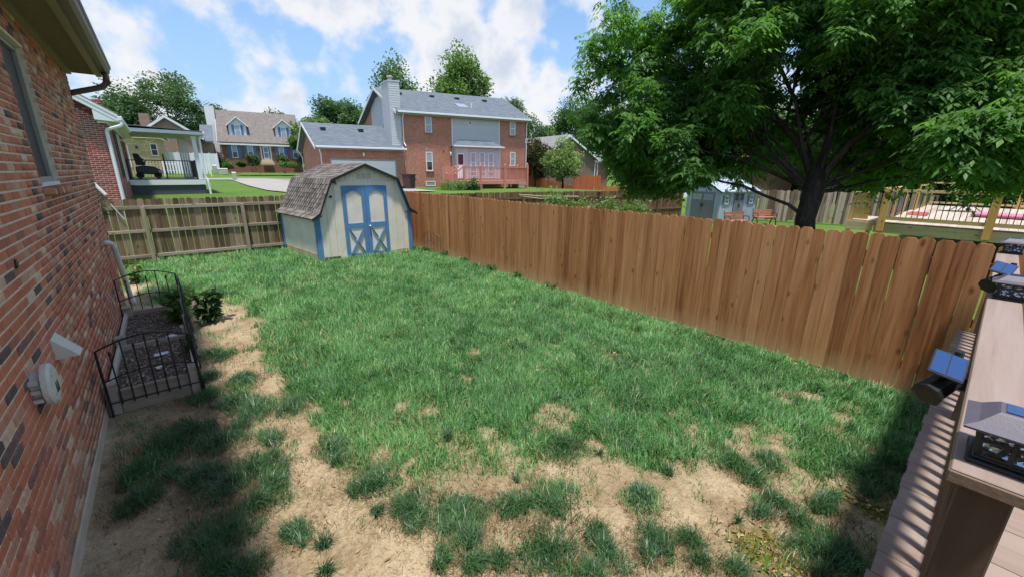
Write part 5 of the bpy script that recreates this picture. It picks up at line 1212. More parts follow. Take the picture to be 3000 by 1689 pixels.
for u0, u1, z0, z1 in ((1.76, 2.28, 5.36, 6.48), (1.72, 2.24, 2.53, 3.94), (8.90, 9.40, 5.46, 6.50), (8.93, 9.42, 3.0, 4.10)):
    window(BH, u0, u1, z0, z1, 0, pane=('dark_glass', 'pale_glass') if u0 < 2 and z0 < 3 else 'pale_glass', sill='brick_orange')
window(BH, 1.62, 2.40, 1.36, 1.74, 0, rails=0)
siding(BH, 3.93, 7.90, 4.55, 6.50, -0.001, 'siding_blue', 0.155)
for a in (3.86, 7.90): MB().box(a, a+0.07, -0.03, -0.001, 2.0, 6.50).build('corner_trim', 'white_vinyl', BH)
ocw = MB().tube([(5.39, -0.06, 6.23), (5.39, -0.024, 6.23)], [0.17, 0.17], 8).build('octagon_window', 'white_paint', BH)
MB().tube([(5.39, -0.066, 6.23), (5.39, -0.061, 6.23)], 0.12, 8).build('pane', 'dark_glass', ocw)
for a in (0, math.pi/2): MB().bar((5.39-0.13*math.cos(a), -0.07, 6.23-0.13*math.sin(a)), (5.39+0.13*math.cos(a), -0.07, 6.23+0.13*math.sin(a)), 0.02, 0.02, (0, 1, 0)).build('muntin', 'white_paint', ocw)
# bay with back door
MB().box(3.94, 7.80, -0.62, -0.001, 1.9, 4.42).build('bay_wall', 'siding_blue', BH)
siding(BH, 4.95, 7.60, 2.0, 4.35, -0.622, 'siding_blue', 0.155)
br = MB().add([(3.70, -0.95, 4.42), (7.98, -0.95, 4.42), (7.98, 0, 4.42), (3.70, 0, 4.42), (4.40, -0.02, 4.93), (7.28, -0.02, 4.93)], [(0, 1, 5, 4), (1, 2, 5), (0, 4, 3), (3, 2, 1, 0), (2, 3, 4, 5)]).build('bay_roof', 'roof_slate', BH)
MB().box(3.68, 8.0, -0.99, -0.953, 4.36, 4.46).build('bay_gutter', 'white_vinyl', BH)
dr_ = MB().box(4.06, 4.62, -0.66, -0.625, 1.98, 3.90).build('back_door', 'white_paint', BH)
MB().box(4.13, 4.55, -0.672, -0.661, 3.02, 3.80).build('door_panel', 'door_red', dr_)
MB().box(4.16, 4.52, -0.672, -0.661, 2.08, 2.95).build('door_pane', 'white_vinyl', dr_)
for u_ in (5.15, 5.92, 6.68): window(BH, u_, u_+0.46, 2.45, 3.98, -0.645, pane='pale_glass', rails=1)
for u_, z_ in ((3.72, 3.85), (-2.86, 3.64)):
    lp = MB().lathe([(0.03, -0.14), (0.07, -0.1), (0.08, 0.06), (0.03, 0.12), (0.02, 0.16)], 10, (u_, -0.12, z_)).build('wall_lantern', 'white_paint', BH)
    MB().box(u_-0.02, u_+0.02, -0.12, -0.001, z_+0.12, z_+0.16).build('lantern_arm', 'white_paint', lp)
MB().box(1.7, 1.9, -0.02, -0.001, 4.05, 4.28).build('wall_grille', 'trim_grey', BH)
MB().box(3.1, 3.2, -0.02, -0.001, 3.95, 4.05).build('wall_grille', 'black_plastic', BH)
# chimney stack clad in siding
ch = MB().box(-0.74, 0.02, 0.05, 1.55, 3.9, 8.72).build('chimney', 'siding_blue', BH)
siding(ch, -0.76, 0.03, 4.2, 8.72, 0.045, 'siding_blue', 0.155)
sd = MB()
for k in range(29):
    z_ = 4.2+k*0.155; sd.add([(-0.745, 0.05, z_), (-0.745, 1.55, z_), (-0.763, 0.05, z_), (-0.763, 1.55, z_), (-0.747, 0.05, z_+0.15), (-0.747, 1.55, z_+0.15)], [(2, 3, 5, 4), (0, 2, 3, 1)])
o = sd.build('siding_courses', 'siding_blue', ch); o['kind'] = 'stuff'
MB().box(-0.80, 0.07, 0.0, 1.6, 8.72, 8.80).build('chimney_crown', 'siding_blue', ch)
MB().lathe([(0.15, 0), (0.15, 0.28), (0.22, 0.30), (0.22, 0.36), (0.16, 0.42)], 12, (-0.35, 0.8, 8.8)).build('flue', 'trim_grey', ch)
sg = MB()
for k in range(24):
    z_ = 4.6+k*0.155; half = 4.2*max(0, min(1, (8.7-z_)/2.1)); y0, y1 = max(1.56, 4.35-half), min(6.6, 4.35+half)
    if y1 > y0: sg.add([(-0.02, y0, z_), (-0.02, y1, z_), (-0.004, y1, z_+0.15), (-0.004, y0, z_+0.15), (0, y0, z_), (0, y1, z_)], [(0, 1, 2, 3), (0, 4, 5, 1)])
o = sg.build('gable_siding', 'siding_blue', BH); o['kind'] = 'stuff'
downspout(BH, [(0.12, -0.36, 6.62), (0.12, -0.25, 6.45), (0.10, -0.06, 6.3), (0.10, -0.06, 4.55), (0.2, -0.3, 4.3)])
downspout(BH, [(10.5, -0.36, 6.62), (10.42, -0.1, 6.35), (10.42, -0.06, 1.4)])
# garage wing
MB().box(-5.70, -0.002, 0.003, 6.6, 0.4, 4.02).prism([(-5.70, 0.003, 4.02), (-5.70, 6.6, 4.02), (-5.70, 3.3, 5.78)], (5.69, 0, 0)).build('garage_wall', 'brick_orange', BH)
grf = gable_roof(BH, -6.05, 0.0, -0.42, 7.0, 4.10, 5.95, 'roof_slate', uridge=(-6.15, 0.2), name='garage_roof')
MB().box(-5.95, 0.0, -0.40, 0.0, 3.92, 3.98).build('garage_soffit', 'trim_grey', BH)
gutter(BH, -6.0, 0.20, -0.42, 4.13)
for u_ in (-4.95, -2.3): MB().box(u_-0.17, u_+0.17, 2.0, 2.4, 5.25, 5.55).build('roof_vent', 'black_plastic', grf)
gd = MB().box(-5.18, -5.08, -0.05, -0.001, 1.1, 3.30).box(-0.66, -0.56, -0.05, -0.001, 1.1, 3.30).box(-5.08, -0.66, -0.05, -0.001, 3.20, 3.30).build('garage_door', 'trim_grey', BH)
for k in range(4): MB().box(-5.08, -0.66, -0.03, -0.001, 1.15+k*0.51, 1.15+k*0.51+0.505).build('door_panel', 'white_paint', gd)
downspout(BH, [(-5.75, -0.36, 4.02), (-5.78, -0.2, 3.8), (-5.72, -0.05, 3.6), (-5.72, -0.05, 1.2)])
downspout(BH, [(-6.0, 6.8, 4.0), (-5.9, 6.75, 3.8), (-5.78, 6.6, 3.5), (-5.78, 6.6, 1.2)])
MB().tube([(0.06, -0.012, 4.0), (0.09, -0.012, 2.4), (0.12, -0.012, 1.6)], 0.012, 5).build('wall_cable', 'black_plastic', BH)

shear_thing(BH, 0.19)
# pink stained deck on the back of that house
PD = thing('deck', 'salmon pink wooden deck with turned post tops behind the orange brick house', 'deck', (14.56, 30.19, 0), az(105))
fl_m = MB().box(0, 0.13, -4.0, -0.7, 1.80, 1.84).mesh('floor_board', 'pink_deck')
u_ = 3.35
while u_ < 8.6: link('floor_board', fl_m, PD, (u_, 0, 0)); u_ += 0.137
MB().box(3.3, 8.62, -4.03, -3.99, 1.62, 1.80).build('rim_board', 'pink_deck', PD)
for (u_, y_, z0, z1) in ((3.46, -4.0, 1.1, 3.0), (4.75, -4.02, 0.9, 3.05), (6.66, -4.02, 0.9, 3.10), (8.55, -4.02, 0.9, 3.18), (8.55, -2.3, 1.0, 3.1), (8.55, -0.75, 1.0, 3.1), (3.46, -2.0, 1.1, 2.95), (2.85, -4.0, 1.2, 2.45), (2.45, -3.1, 1.2, 2.45)):
    pz = MB().box(u_-0.075, u_+0.075, y_-0.075, y_+0.075, z0, z1-0.18).build('post', 'pink_deck', PD)
    MB().lathe([(0.04, 0), (0.075, 0.04), (0.07, 0.09), (0.015, 0.18)], 8, (u_, y_, z1-0.181)).build('finial', 'pink_deck', pz)
bl = MB().box(-0.021, 0.021, -0.018, 0.018, 1.80, 2.80).mesh('baluster', 'pink_deck')
u_ = 3.56
while u_ < 8.5:
    link('baluster', bl, PD, (u_, -4.0, 0)); u_ += 0.115
MB().box(3.4, 8.6, -4.05, -3.96, 2.80, 2.86).build('hand_rail', 'pink_deck', PD)
MB().box(3.4, 8.6, -4.02, -3.98, 1.90, 1.96).build('bottom_rail', 'pink_deck', PD)
y_ = -3.9
while y_ < -0.8:
    link('baluster', bl, PD, (8.55, y_, 0)); y_ += 0.13
MB().box(8.51, 8.60, -4.0, -0.75, 2.80, 2.86).build('hand_rail', 'pink_deck', PD)
MB().box(2.4, 3.4, -2.02, -1.98, 1.6, 2.85).build('side_panel', 'pink_deck', PD)
for k in range(3): MB().box(2.45+0.28*k, 2.75+0.28*k, -4.0, -3.0, 1.30+0.17*k, 1.34+0.17*k).build('stair_tread', 'pink_deck', PD)
for y_ in (-4.0, -3.0):
    MB().bar((2.55, y_, 2.2), (3.42, y_, 2.85), 0.05, 0.08).build('stair_rail', 'pink_deck', PD)
    for k in range(5): MB().box(2.7+k*0.14-0.014, 2.7+k*0.14+0.014, y_-0.014, y_+0.014, 1.5+k*0.1, 2.3+k*0.1).build('baluster', 'pink_deck', PD)
# things in that yard
tb = thing('trash_bin', 'brown wheeled trash bin standing beside the orange brick house', 'trash bin', (13.11, 26.55, gz(13.11, 26.55)), 0.4)
MB().add([(-.26, -.28, .06), (.26, -.28, .06), (.26, .28, .06), (-.26, .28, .06), (-.31, -.35, .96), (.31, -.35, .96), (.31, .35, .96), (-.31, .35, .96)], [(0, 3, 2, 1), (4, 5, 6, 7), (0, 1, 5, 4), (1, 2, 6, 5), (2, 3, 7, 6), (3, 0, 4, 7)]).build('body', 'bin_brown', tb, bevel=0.02)
MB().box(-.34, .34, -.40, .40, .962, 1.03).build('lid', 'bin_brown', tb, bevel=0.02)
MB().box(-.33, .33, -.37, -.34, .62, .70).build('band', 'bin_brown', tb)
for s in (-1, 1): MB().tube([(s*0.22, .30, .12), (s*0.29, .30, .12)], 0.12, 12).build('wheel', 'tyre', tb)
acu = thing('air_conditioner', 'white air conditioner unit under the far end of the pink deck', 'air conditioner', tuple(BH.matrix_basis @ Vector((8.9, -1.7, 1.28))), az(105))
MB().box(-.4, .4, -.4, .4, 0.05, .50).build('case', 'white_vinyl', acu, bevel=0.02)
MB().box(-.42, .42, -.42, .42, 0, .05).build('pad', 'concrete', acu)
for k in range(5): MB().box(-.38, .38, -.412, -.401, .10+.08*k, .14+.08*k).build('louver', 'trim_grey', acu)
fp = thing('flower_pot', 'terracotta flower pot at the foot of the pink deck', 'flower pot', (17.65, 24.9, gz(17.65, 24.9)))
MB().lathe([(.10, 0), (.15, .22), (.17, .22), (.17, .28)], 12).build('pot', 'terracotta', fp)
def shrub(name, label, x, y, r, h, mat, n=1500, leaf=0.10, z=None, group=None, clumps=22, seed=3):
    t = thing(name, label, 'shrub', (x, y, (gz(x, y) if z is None else z)-0.05), 0, group)
    MB().tube([(0, 0, 0), (0, 0, h*0.5)], [0.04, 0.015], 6).build('stem', 'bark', t)
    p, out, tn = crown_points(n, (0, 0, h*0.5), (r, r, h*0.52), clumps, seed, 0.9, 0.3)
    p[:, 2] = np.maximum(p[:, 2], 0.03)
    leaf_part('foliage', p, leaf, mat, t, base_var=tn, outward=out*0.6, aspect=1.6, droop=0.0, nrm_up=0.4)
    return t
shrub('shrub', 'round dark leaved shrub in front of the pink deck', 16.46, 23.6, 0.62, 0.85, 'leaf_dark', seed=5)
shrub('shrub', 'low bright green ground cover patch left of the round shrub by the pink deck', 15.4, 24.3, 1.1, 0.5, 'leaf_light', seed=6, n=2200)
T('pear_tree', 'small rounded pale green pear tree on the lawn beyond the fences', 24.97, 23.31, 4.95, 1.62, 'leaf_pear', z=1.05, n=9500, clumps=60, leaf=0.13, trunk=0.10, seed=21, low=0.24, taper=0.55, group='trees between the neighbouring houses', hollow=0.25)
T('maple_tree', 'dark rust tinged maple tree beside the orange brick house', 30.1, 32.0, 5.75, 1.85, 'leaf_rust', n=6500, clumps=50, leaf=0.2, trunk=0.12, seed=22, low=0.25, group='trees between the neighbouring houses', multi=3)

# ---------------------------------------------------------------- ranch house to the right of it
RH = thing('ranch_house', 'single storey brown brick house with pale gable trim beyond the red picket fence', 'house', (35.3, 32.3, 0), az(94))
MB().box(-3.5, 4.25, 0, 14, -0.5, 4.2).prism([(-3.5, 0, 4.2), (4.25, 0, 4.2), (0.37-0.3, 0, 6.25)], (0, 14, 0)).build('wall', 'brick_brown', RH)
mb = MB()
for ua in (-3.95, 4.75):
    mb.add([(ua, -0.3, 4.0), (-0.2, -0.3, 6.5), (-0.2, 14.3, 6.5), (ua, 14.3, 4.0), (ua, -0.3, 3.86), (-0.2, -0.3, 6.36), (-0.2, 14.3, 6.36), (ua, 14.3, 3.86)], [(0, 1, 2, 3), (7, 6, 5, 4), (0, 4, 5, 1), (2, 6, 7, 3), (0, 3, 7, 4)])
rr_ = mb.build('roof', 'roof_grey', RH)
for ua in (-3.95, 4.75): MB().prism([(ua, -0.34, 3.80), (ua, -0.34, 4.0), (-0.2, -0.34, 6.5), (-0.2, -0.34, 6.26)], (0, 0.035, 0)).build('rake_board', 'white_paint', RH)
MB().prism([(-1.25, -0.02, 5.55), (0.95, -0.02, 5.55), (-0.2, -0.02, 6.25)], (0, 0.018, 0)).build('gable_panel', 'trim_grey', RH)
downspout(RH, [(-3.9, -0.2, 3.8), (-3.6, -0.1, 3.5), (-3.2, -0.06, 3.4), (-3.2, -0.06, 0.5)], r=0.06)
downspout(RH, [(4.5, -0.1, 3.8), (4.3, -0.06, 3.4), (4.3, -0.06, 0.5)], r=0.06)
downspout(RH, [(4.8, -0.1, 3.8), (4.75, -0.06, 3.4), (4.75, -0.06, 0.5)], r=0.06)
MB().box(4.25, 9.5, 2.5, 10, -0.5, 3.9).build('wing_wall', 'brick_cape', RH)
window(RH, 5.4, 6.6, 2.0, 3.4, 2.5, pane='dark_glass')
mb = MB().add([(4.0, 2.0, 3.9), (10, 2.0, 3.9), (10, 10, 5.6), (4.0, 10, 5.6), (4.0, 2.0, 3.75), (10, 2.0, 3.75)], [(0, 1, 2, 3), (0, 4, 5, 1)]); mb.build('wing_roof', 'roof_grey', RH)
def flatroof_house(name, label, o, a, u0, u1, dep, zb, ze, zr, wall, roof, wins=(), group='houses far behind'):
    h = thing(name, label, 'house', (o[0], o[1], 0), az(a), group)
    MB().box(u0, u1, 0, dep, zb, ze).prism([(u0, 0, ze), (u0, dep, ze), (u0, dep/2, zr-0.15)], (u1-u0, 0, 0)).build('wall', wall, h)
    gable_roof(h, u0-0.4, u1+0.4, -0.4, dep+0.4, ze, zr, roof)
    for (a0, a1, b0, b1) in wins: window(h, a0, a1, b0, b1, 0)
    return h
p_ = Vector((49.66, 54.09, 4.47)); hh = flatroof_house('grey_roof_house', 'house with long grey roof and pale chimney between the orange and brown brick houses', (p_.x, p_.y), 95, -4, 7.5, 8, 0, 4.6, 8.0, 'brick_brown', 'roof_grey')
MB().box(2.3, 3.4, 2.5, 3.6, 6.2, 8.2).build('chimney', 'white_paint', hh)
p_ = Vector((59.60, 56.69, 4.75)); flatroof_house('blue_roof_house', 'house with blue grey roof showing left of the brown gable', (p_.x, p_.y), 95, -3, 9, 8, 0, 4.8, 7.4, 'white_vinyl', 'roof_slate')
p_ = Vector((38.65, 19.19, 2.80)); flatroof_house('pale_roof_house', 'house with pale grey roof glimpsed through the lower branches of the big tree', (p_.x, p_.y), 120, -2, 4.5, 8, -1, 3.1, 5.8, 'white_vinyl', 'roof_grey')
p_ = Vector((46.29, 18.34, 3.21)); flatroof_house('red_roof_house', 'house with orange red roof glimpsed through the big tree above the grey shed', (p_.x, p_.y), 125, -3, 6, 8, -1, 3.2, 5.8, 'brick_cape', 'roof_red')
p_ = Vector((51.58, 10.68, 1.98)); flatroof_house('white_house', 'pale white building glimpsed behind the grey stockade fence beside the trunk', (p_.x, p_.y), 150, -2.2, 1.8, 6, -1, 2.9, 4.2, 'white_vinyl', 'white_vinyl')

# red picket fence
def stake_run(t, pts, w, gap, h, mat, thick=0.02, post_every=2.4, point=True):
    ms = [picket_mesh('picket', w, thick, h, mat, w*0.45 if point else 0.02)]
    for p, q_ in zip(pts, pts[1:]):
        p = Vector(p); q_ = Vector(q_); d = q_-p; L = math.hypot(d.x, d.y); n_ = max(1, int(L/(w+gap))); a = math.atan2(d.y, d.x)
        for k in range(n_):
            c = p+d*((k+0.5)/n_); link('picket', ms[0], t, rootinv(t) @ c, (0, 0, a))
        for f_ in (0.25, 0.75):
            nrm = Vector((-d.y, d.x, 0)).normalized()*0.03
            wb(MB().bar(p+Vector((0, 0, h*f_))+nrm, q_+Vector((0, 0, h*f_))+nrm, 0.03, 0.08), 'rail', mat, t)
        m_ = max(1, int(L/post_every))
        for k in range(m_+1):
            c = p+d*(k/m_)+Vector((-d.y, d.x, 0)).normalized()*0.07; wb(MB().box(c.x-0.05, c.x+0.05, c.y-0.05, c.y+0.05, c.z-0.3, c.z+h*0.98), 'post', mat, t)
RF = thing('picket_fence', 'low orange red stained picket fence in front of the brown brick house', 'fence', (29.5, 29.3, 0))
stake_run(RF, [(30.1, 33.0, 1.10), (29.46, 29.3, 0.66), (28.88, 25.55, 0.22), (33.67, 24.2, 0.16), (40, 22.4, 0.1)], 0.10, 0.055, 1.13, 'red_stain')
RF2 = thing('picket_fence', 'taller orange red fence section rising behind the low red picket fence', 'fence', (33.5, 29.0, 0))
stake_run(RF2, [(34.3, 30.3, 0.8), (37.58, 29.42, 0.9)], 0.12, 0.02, 1.35, 'red_stain')

# ---------------------------------------------------------------- neighbour's yard on the right
BF = thing('picket_fence', 'brown board fence with exposed posts across the far end of the next yard', 'fence', (16.0, 14.3, 0))
fpts = [(6.55, 15.4), (10.63, 15.26), (15.5, 14.25), (19.25, 13.05), (23.2, 12.1)]
for (ax, ay), (bx_, by_) in zip(fpts, fpts[1:]):
    picket_run(BF, (ax, ay, -0.22), (bx_, by_, -0.22), 0.14, 0.006, 1.82, 'brown_picket', var=0.012, tilt=0.004)
    d = Vector((bx_-ax, by_-ay, 0)); L = d.length; d.normalize(); nn = Vector((d.y, -d.x, 0))
    for zz in (0.0, 0.6, 1.32):
        p = Vector((ax, ay, zz))+nn*0.02; q_ = Vector((bx_, by_, zz))+nn*0.02
        wb(MB().bar(p, q_, 0.036, 0.088), 'rail', 'brown_rail', BF)
    m_ = max(1, round(L/2.3))
    for k in range(m_):
        c = Vector((ax, ay, 0))+d*(L*k/m_)+nn*0.085; pp = post(BF, c.x, c.y, -0.5, 1.50, 0.095, 'brown_rail')
        wb(MB().box(c.x-0.065, c.x+0.065, c.y-0.065, c.y+0.065, 1.50, 1.54), 'post_cap', 'black_iron', pp)
GF = thing('stockade_fence', 'weathered grey stockade fence at the back of the next yard behind the big tree', 'fence', (29.0, 6.0, 0))
stm = [picket_mesh('stake', w_, 0.03, 1.75, 'grey_stake', 0.02) for w_ in (0.11, 0.13, 0.15, 0.09)]
p = Vector((27.6, 9.9, -0.12)); q_ = Vector((30.2, 2.2, -0.18)); L = (q_-p).length; n_ = int(L/0.128); a = math.atan2(q_.y-p.y, q_.x-p.x)
for k in range(n_):
    c = p+(q_-p)*((k+0.5)/n_); link('stake', random.choice(stm), GF, rootinv(GF) @ (c+Vector((random.uniform(-.02, .02), 0, random.uniform(-.05, .05)))), (random.gauss(0, .01), random.gauss(0, .015), a+math.pi))
for zz in (0.3, 1.3): wb(MB().bar(p+Vector((0.06, 0, zz)), q_+Vector((0.06, 0, zz)), 0.04, 0.09), 'rail', 'grey_stake', GF)

# grey resin storage shed
GS = thing('resin_shed', 'grey plastic garden shed with dark double doors and shuttered windows', 'shed', (23.66, 10.17, -0.28), math.radians(-13.1))
gl_, gw = 3.2, 2.25   # local x along the long side, local y back along the gable end
MB().box(0, gl_, 0, gw, 0, 1.86).prism([(0, 0, 1.86), (0, gw, 1.86), (0, gw/2, 2.42)], (gl_, 0, 0)).build('wall', 'resin_grey', GS)
for k in range(20):
    if not 7 <= k <= 11: MB().box(0.02+k*0.158, 0.02+k*0.158+0.146, -0.012, -0.001, 0.05, 1.82).build('wall_panel', 'resin_grey', GS)
for k in range(14):
    MB().box(-0.012, -0.001, 0.05+k*0.155, 0.05+k*0.155+0.145, 0.05, 1.82).build('wall_panel', 'resin_grey', GS)
mb = MB()
for ya in (-0.16, gw+0.16): mb.add([(-0.14, ya, 1.84), (gl_+0.14, ya, 1.84), (gl_+0.14, gw/2, 2.50), (-0.14, gw/2, 2.50), (-0.14, ya, 1.78), (gl_+0.14, ya, 1.78), (gl_+0.14, gw/2, 2.44), (-0.14, gw/2, 2.44)], [(0, 1, 2, 3), (7, 6, 5, 4), (0, 4, 5, 1), (1, 5, 6, 2), (0, 3, 7, 4)])
grf_ = mb.build('roof', 'resin_roof', GS)
for k in range(7):
    t_ = k/7; MB().bar((-0.14, -0.16+t_*1.285, 1.85+t_*0.66), (gl_+0.14, -0.16+t_*1.33, 1.85+t_*0.66), 0.02, 0.014).build('roof_rib', 'resin_roof', grf_)
for ya in (-0.16, gw+0.16): MB().prism([(-0.155, ya, 1.76), (-0.155, ya, 1.84), (-0.155, gw/2, 2.50), (-0.155, gw/2, 2.42)], (0.014, 0, 0)).build('roof_edge', 'drip_edge', GS)
MB().box(-0.14, gl_+0.14, -0.175, -0.161, 1.77, 1.845).build('roof_edge', 'resin_dark', GS)
# small cross gable with doors on the long side, doors on the gable end
def rdoor(base, du, h, axis):
    for s in (0, 1):
        u0 = base+s*(du+0.01)
        if axis == 'x': d_ = MB().box(u0, u0+du, -0.05, -0.014, 0.04, h).build('door', 'resin_dark', GS)
        else: d_ = MB().box(-0.05, -0.014, u0, u0+du, 0.04, h).build('door', 'resin_dark', GS)
        for r in range(2):
            for c_ in range(4):
                a0 = u0+0.07+c_*(du-0.14)/4+0.008; a1 = u0+0.07+(c_+1)*(du-0.14)/4-0.008; z0 = h-0.45+r*0.17
                (MB().box(a0, a1, -0.056, -0.051, z0, z0+0.15) if axis == 'x' else MB().box(-0.056, -0.051, a0, a1, z0, z0+0.15)).build('pane', 'dark_glass' if axis == 'x' else 'pale_glass', d_)
        hx = u0+du-0.05 if s == 0 else u0+0.05
        (MB().box(hx-0.02, hx+0.02, -0.08, -0.051, 0.95, 1.15) if axis == 'x' else MB().box(-0.08, -0.051, hx-0.02, hx+0.02, 0.95, 1.15)).build('door_handle', 'black_plastic', d_)
rdoor(1.14, 0.42, 1.82, 'x'); rdoor(0.36, 0.75, 1.80, 'y')
MB().add([(1.05, -0.10, 1.84), (1.57, -0.10, 2.25), (2.09, -0.10, 1.84), (1.57, 0.70, 2.25), (1.05, 0.05, 1.84), (2.09, 0.05, 1.84)], [(0, 1, 3, 4), (1, 2, 5, 3), (0, 2, 1)]).build('dormer', 'resin_roof', GS)
for a_, b_ in (((1.0, -0.12, 1.80), (1.57, -0.12, 2.27)), ((1.57, -0.12, 2.27), (2.14, -0.12, 1.80))): MB().bar(a_, b_, 0.03, 0.06).build('dormer_edge', 'drip_edge', GS)
for u0 in (0.34, 2.50):
    w_ = window(GS, u0, u0+0.30, 1.15, 1.62, -0.013, pane='dark_glass', shutters=('resin_dark', 0.13), fwid=0.03)
    MB().box(u0+0.14, u0+0.16, -0.062, -0.05, 1.18, 1.59).build('muntin', 'white_paint', w_)

def bench(label, loc, rz):
    t = thing('park_bench', label, 'bench', loc, rz, 'slatted benches by the grey shed')
    for k in range(4): MB().box(-0.6, 0.6, 0.0+k*0.105, 0.09+k*0.105, 0.42, 0.45).build('seat_slat', 'bench_slat', t)
    for k in range(3): MB().bar((-0.6, 0.43+0.03*k, 0.55+k*0.12), (0.6, 0.43+0.03*k, 0.55+k*0.12), 0.025, 0.095).build('back_slat', 'bench_slat', t)
    MB().box(-0.07, 0.07, 0.42, 0.445, 0.62, 0.72).build('medallion', 'bench_slat', t)
    for s in (-0.56, 0.56):
        MB().tube([(s, -0.02, 0.0), (s, 0.02, 0.25), (s, 0.12, 0.38), (s, 0.22, 0.40), (s, 0.34, 0.36), (s, 0.42, 0.2), (s, 0.46, 0.0)], 0.03, 6).build('leg', 'black_iron', t)
        MB().tube([(s, 0.40, 0.38), (s, 0.46, 0.62), (s, 0.53, 0.88)], 0.026, 6).build('back_support', 'black_iron', t)
        MB().tube([(s, 0.02, 0.42), (s, 0.02, 0.62), (s, 0.12, 0.66), (s, 0.44, 0.64)], 0.022, 6).build('arm_rest', 'black_iron', t)
    return t
bench('red slatted bench in front of the dark double doors of the grey shed', (22.5, 8.55, -0.24), math.radians(-28))
bench('red slatted bench at the right end of the grey shed near the stockade fence', (25.7, 8.35, -0.24), math.radians(-34))

# climbing plants and string line just behind the cedar fence
for k, (x_, y_, r_, h_) in enumerate([(10.0, 9.75, 0.65, 2.15), (10.8, 9.3, 0.65, 2.05), (11.5, 8.7, 0.7, 2.1), (12.1, 8.2, 0.6, 2.0)]):
    shrub('vine_plant', ['tall light green climbing plant nearest the shed, behind the cedar fence', 'second light green climbing plant behind the cedar fence', 'third light green climbing plant behind the cedar fence', 'light green climbing plant behind the cedar fence, farthest from the shed'][k], x_, y_, r_, h_, 'leaf_light', n=1500, leaf=0.10, z=-0.15, group='climbing plants behind the cedar fence', clumps=30, seed=30+k)
sl = thing('string_line', 'pale strings tied from the brown fence post to the climbing plants', 'string', (12.6, 14.4, 1.4))
wb(MB().tube([(12.75, 14.65, 1.50), (11.4, 11.8, 1.60), (10.4, 9.0, 1.75)], 0.018, 5), 'string', 'rope', sl)
wb(MB().tube([(12.75, 14.65, 1.44), (11.2, 11.6, 1.52), (9.6, 9.0, 1.72)], 0.014, 5), 'string', 'rope', sl)

# new pine deck of the right hand neighbour
ND = thing('deck', 'new yellow pine deck with thin black balusters beyond the cedar fence', 'deck', (20, 0, 0))
zf_ = 1.16
plm = MB().box(-5.9, 5.9, 0, 0.15, -0.03, 0).mesh('plank', 'pale_plank')
y_ = -6.0
while y_ < 2.3: link('plank', plm, ND, (2.4, y_, zf_+random.uniform(-.003, .003))); y_ += 0.156
wb(MB().box(16.38, 16.44, -6, 2.4, zf_-0.31, zf_-0.035), 'rim_beam', 'old_beam', ND)
wb(MB().box(16.45, 28.3, 2.34, 2.40, zf_-0.31, zf_-0.035), 'rim_beam', 'old_beam', ND)
wb(MB().box(16.5, 28.2, -6, 2.3, zf_-0.28, zf_-0.06), 'joists', 'dark_skirt', ND)
bl2 = MB().tube([(0, 0, 0.1), (0, 0, 0.88)], 0.010, 6).mesh('baluster', 'black_iron')
zr_ = 2.05
for y_ in (2.25, 0.12, -2.0, -4.1):
    wb(MB().box(16.26, 16.40, y_-0.08, y_+0.08, zf_-0.25, zr_), 'post', 'new_pine', ND)
    wb(MB().box(16.46, 16.56, y_-0.05, y_+0.05, -0.4, zf_-0.315), 'support_post', 'new_pine', ND)
wb(MB().box(16.24, 16.44, -6, 2.34, zr_, zr_+0.07), 'cap_rail', 'new_pine_y', ND)
wb(MB().box(16.33, 16.40, -6, 2.24, zf_+0.08, zf_+0.18), 'bottom_rail', 'new_pine_y', ND)
y_ = 2.10
while y_ > -4.2:
    if min(abs(y_-q2) for q2 in (2.25, 0.12, -2.0, -4.1)) > 0.08: link('baluster', bl2, ND, rootinv(ND) @ Vector((16.37, y_, zf_)))
    y_ -= 0.118
for y_ in (2.36, -0.42, -3.4):
    wb(MB().box(28.1, 28.22, y_-0.06, y_+0.06, zf_-0.03, 2.17), 'post', 'new_pine', ND)
wb(MB().box(28.06, 28.24, -6, 2.45, 2.17, 2.23), 'cap_rail', 'new_pine_y', ND)
wb(MB().box(28.12, 28.18, -6, 2.3, zf_+0.1, zf_+0.18), 'bottom_rail', 'new_pine_y', ND)
for x_ in (18.4, 20.3, 23.5, 25.8):
    wb(MB().box(x_-0.05, x_+0.05, 2.28, 2.38, zf_-0.25, 2.11), 'post', 'new_pine', ND)
for x0, x1 in ((16.45, 18.3), (18.45, 20.2), (23.6, 25.7), (25.9, 28.0)):
    wb(MB().box(x0, x1, 2.31, 2.33, zf_+0.12, 2.0), 'mesh_panel', 'black_plastic', ND)
    wb(MB().box(x0, x1, 2.27, 2.39, 2.11, 2.16), 'cap_rail', 'new_pine_y', ND)
ld = thing('deck_landing', 'small orange pine landing on posts at the corner of the new pine deck', 'deck', (17.5, 3.1, -0.2))
wb(MB().box(16.55, 18.6, 2.45, 3.1, 1.12, 1.16), 'platform', 'pale_plank', ld)
wb(MB().box(16.50, 16.55, 2.45, 3.1, 0.86, 1.11), 'rim_beam', 'old_beam', ld)
for y_ in (2.55, 3.04): wb(MB().box(16.56, 16.66, y_-0.05, y_+0.05, -0.3, 1.12 if y_ < 3 else 1.98), 'post', 'new_pine', ld)
for k in range(4): wb(MB().box(16.57, 16.60, 2.62, 2.98, 1.20+0.19*k, 1.36+0.19*k), 'side_board', 'new_pine', ld)
wb(MB().box(16.5, 16.68, 2.5, 3.12, 1.98, 2.02), 'cap_rail', 'new_pine_y', ld)
tbl = thing('patio_table', 'round pale green glass patio table on the new pine deck', 'table', (24.2, 0.95, zf_))
MB().lathe([(0.62, 0.68), (0.64, 0.70), (0.62, 0.72)], 24).build('table_top', 'table_green', tbl)
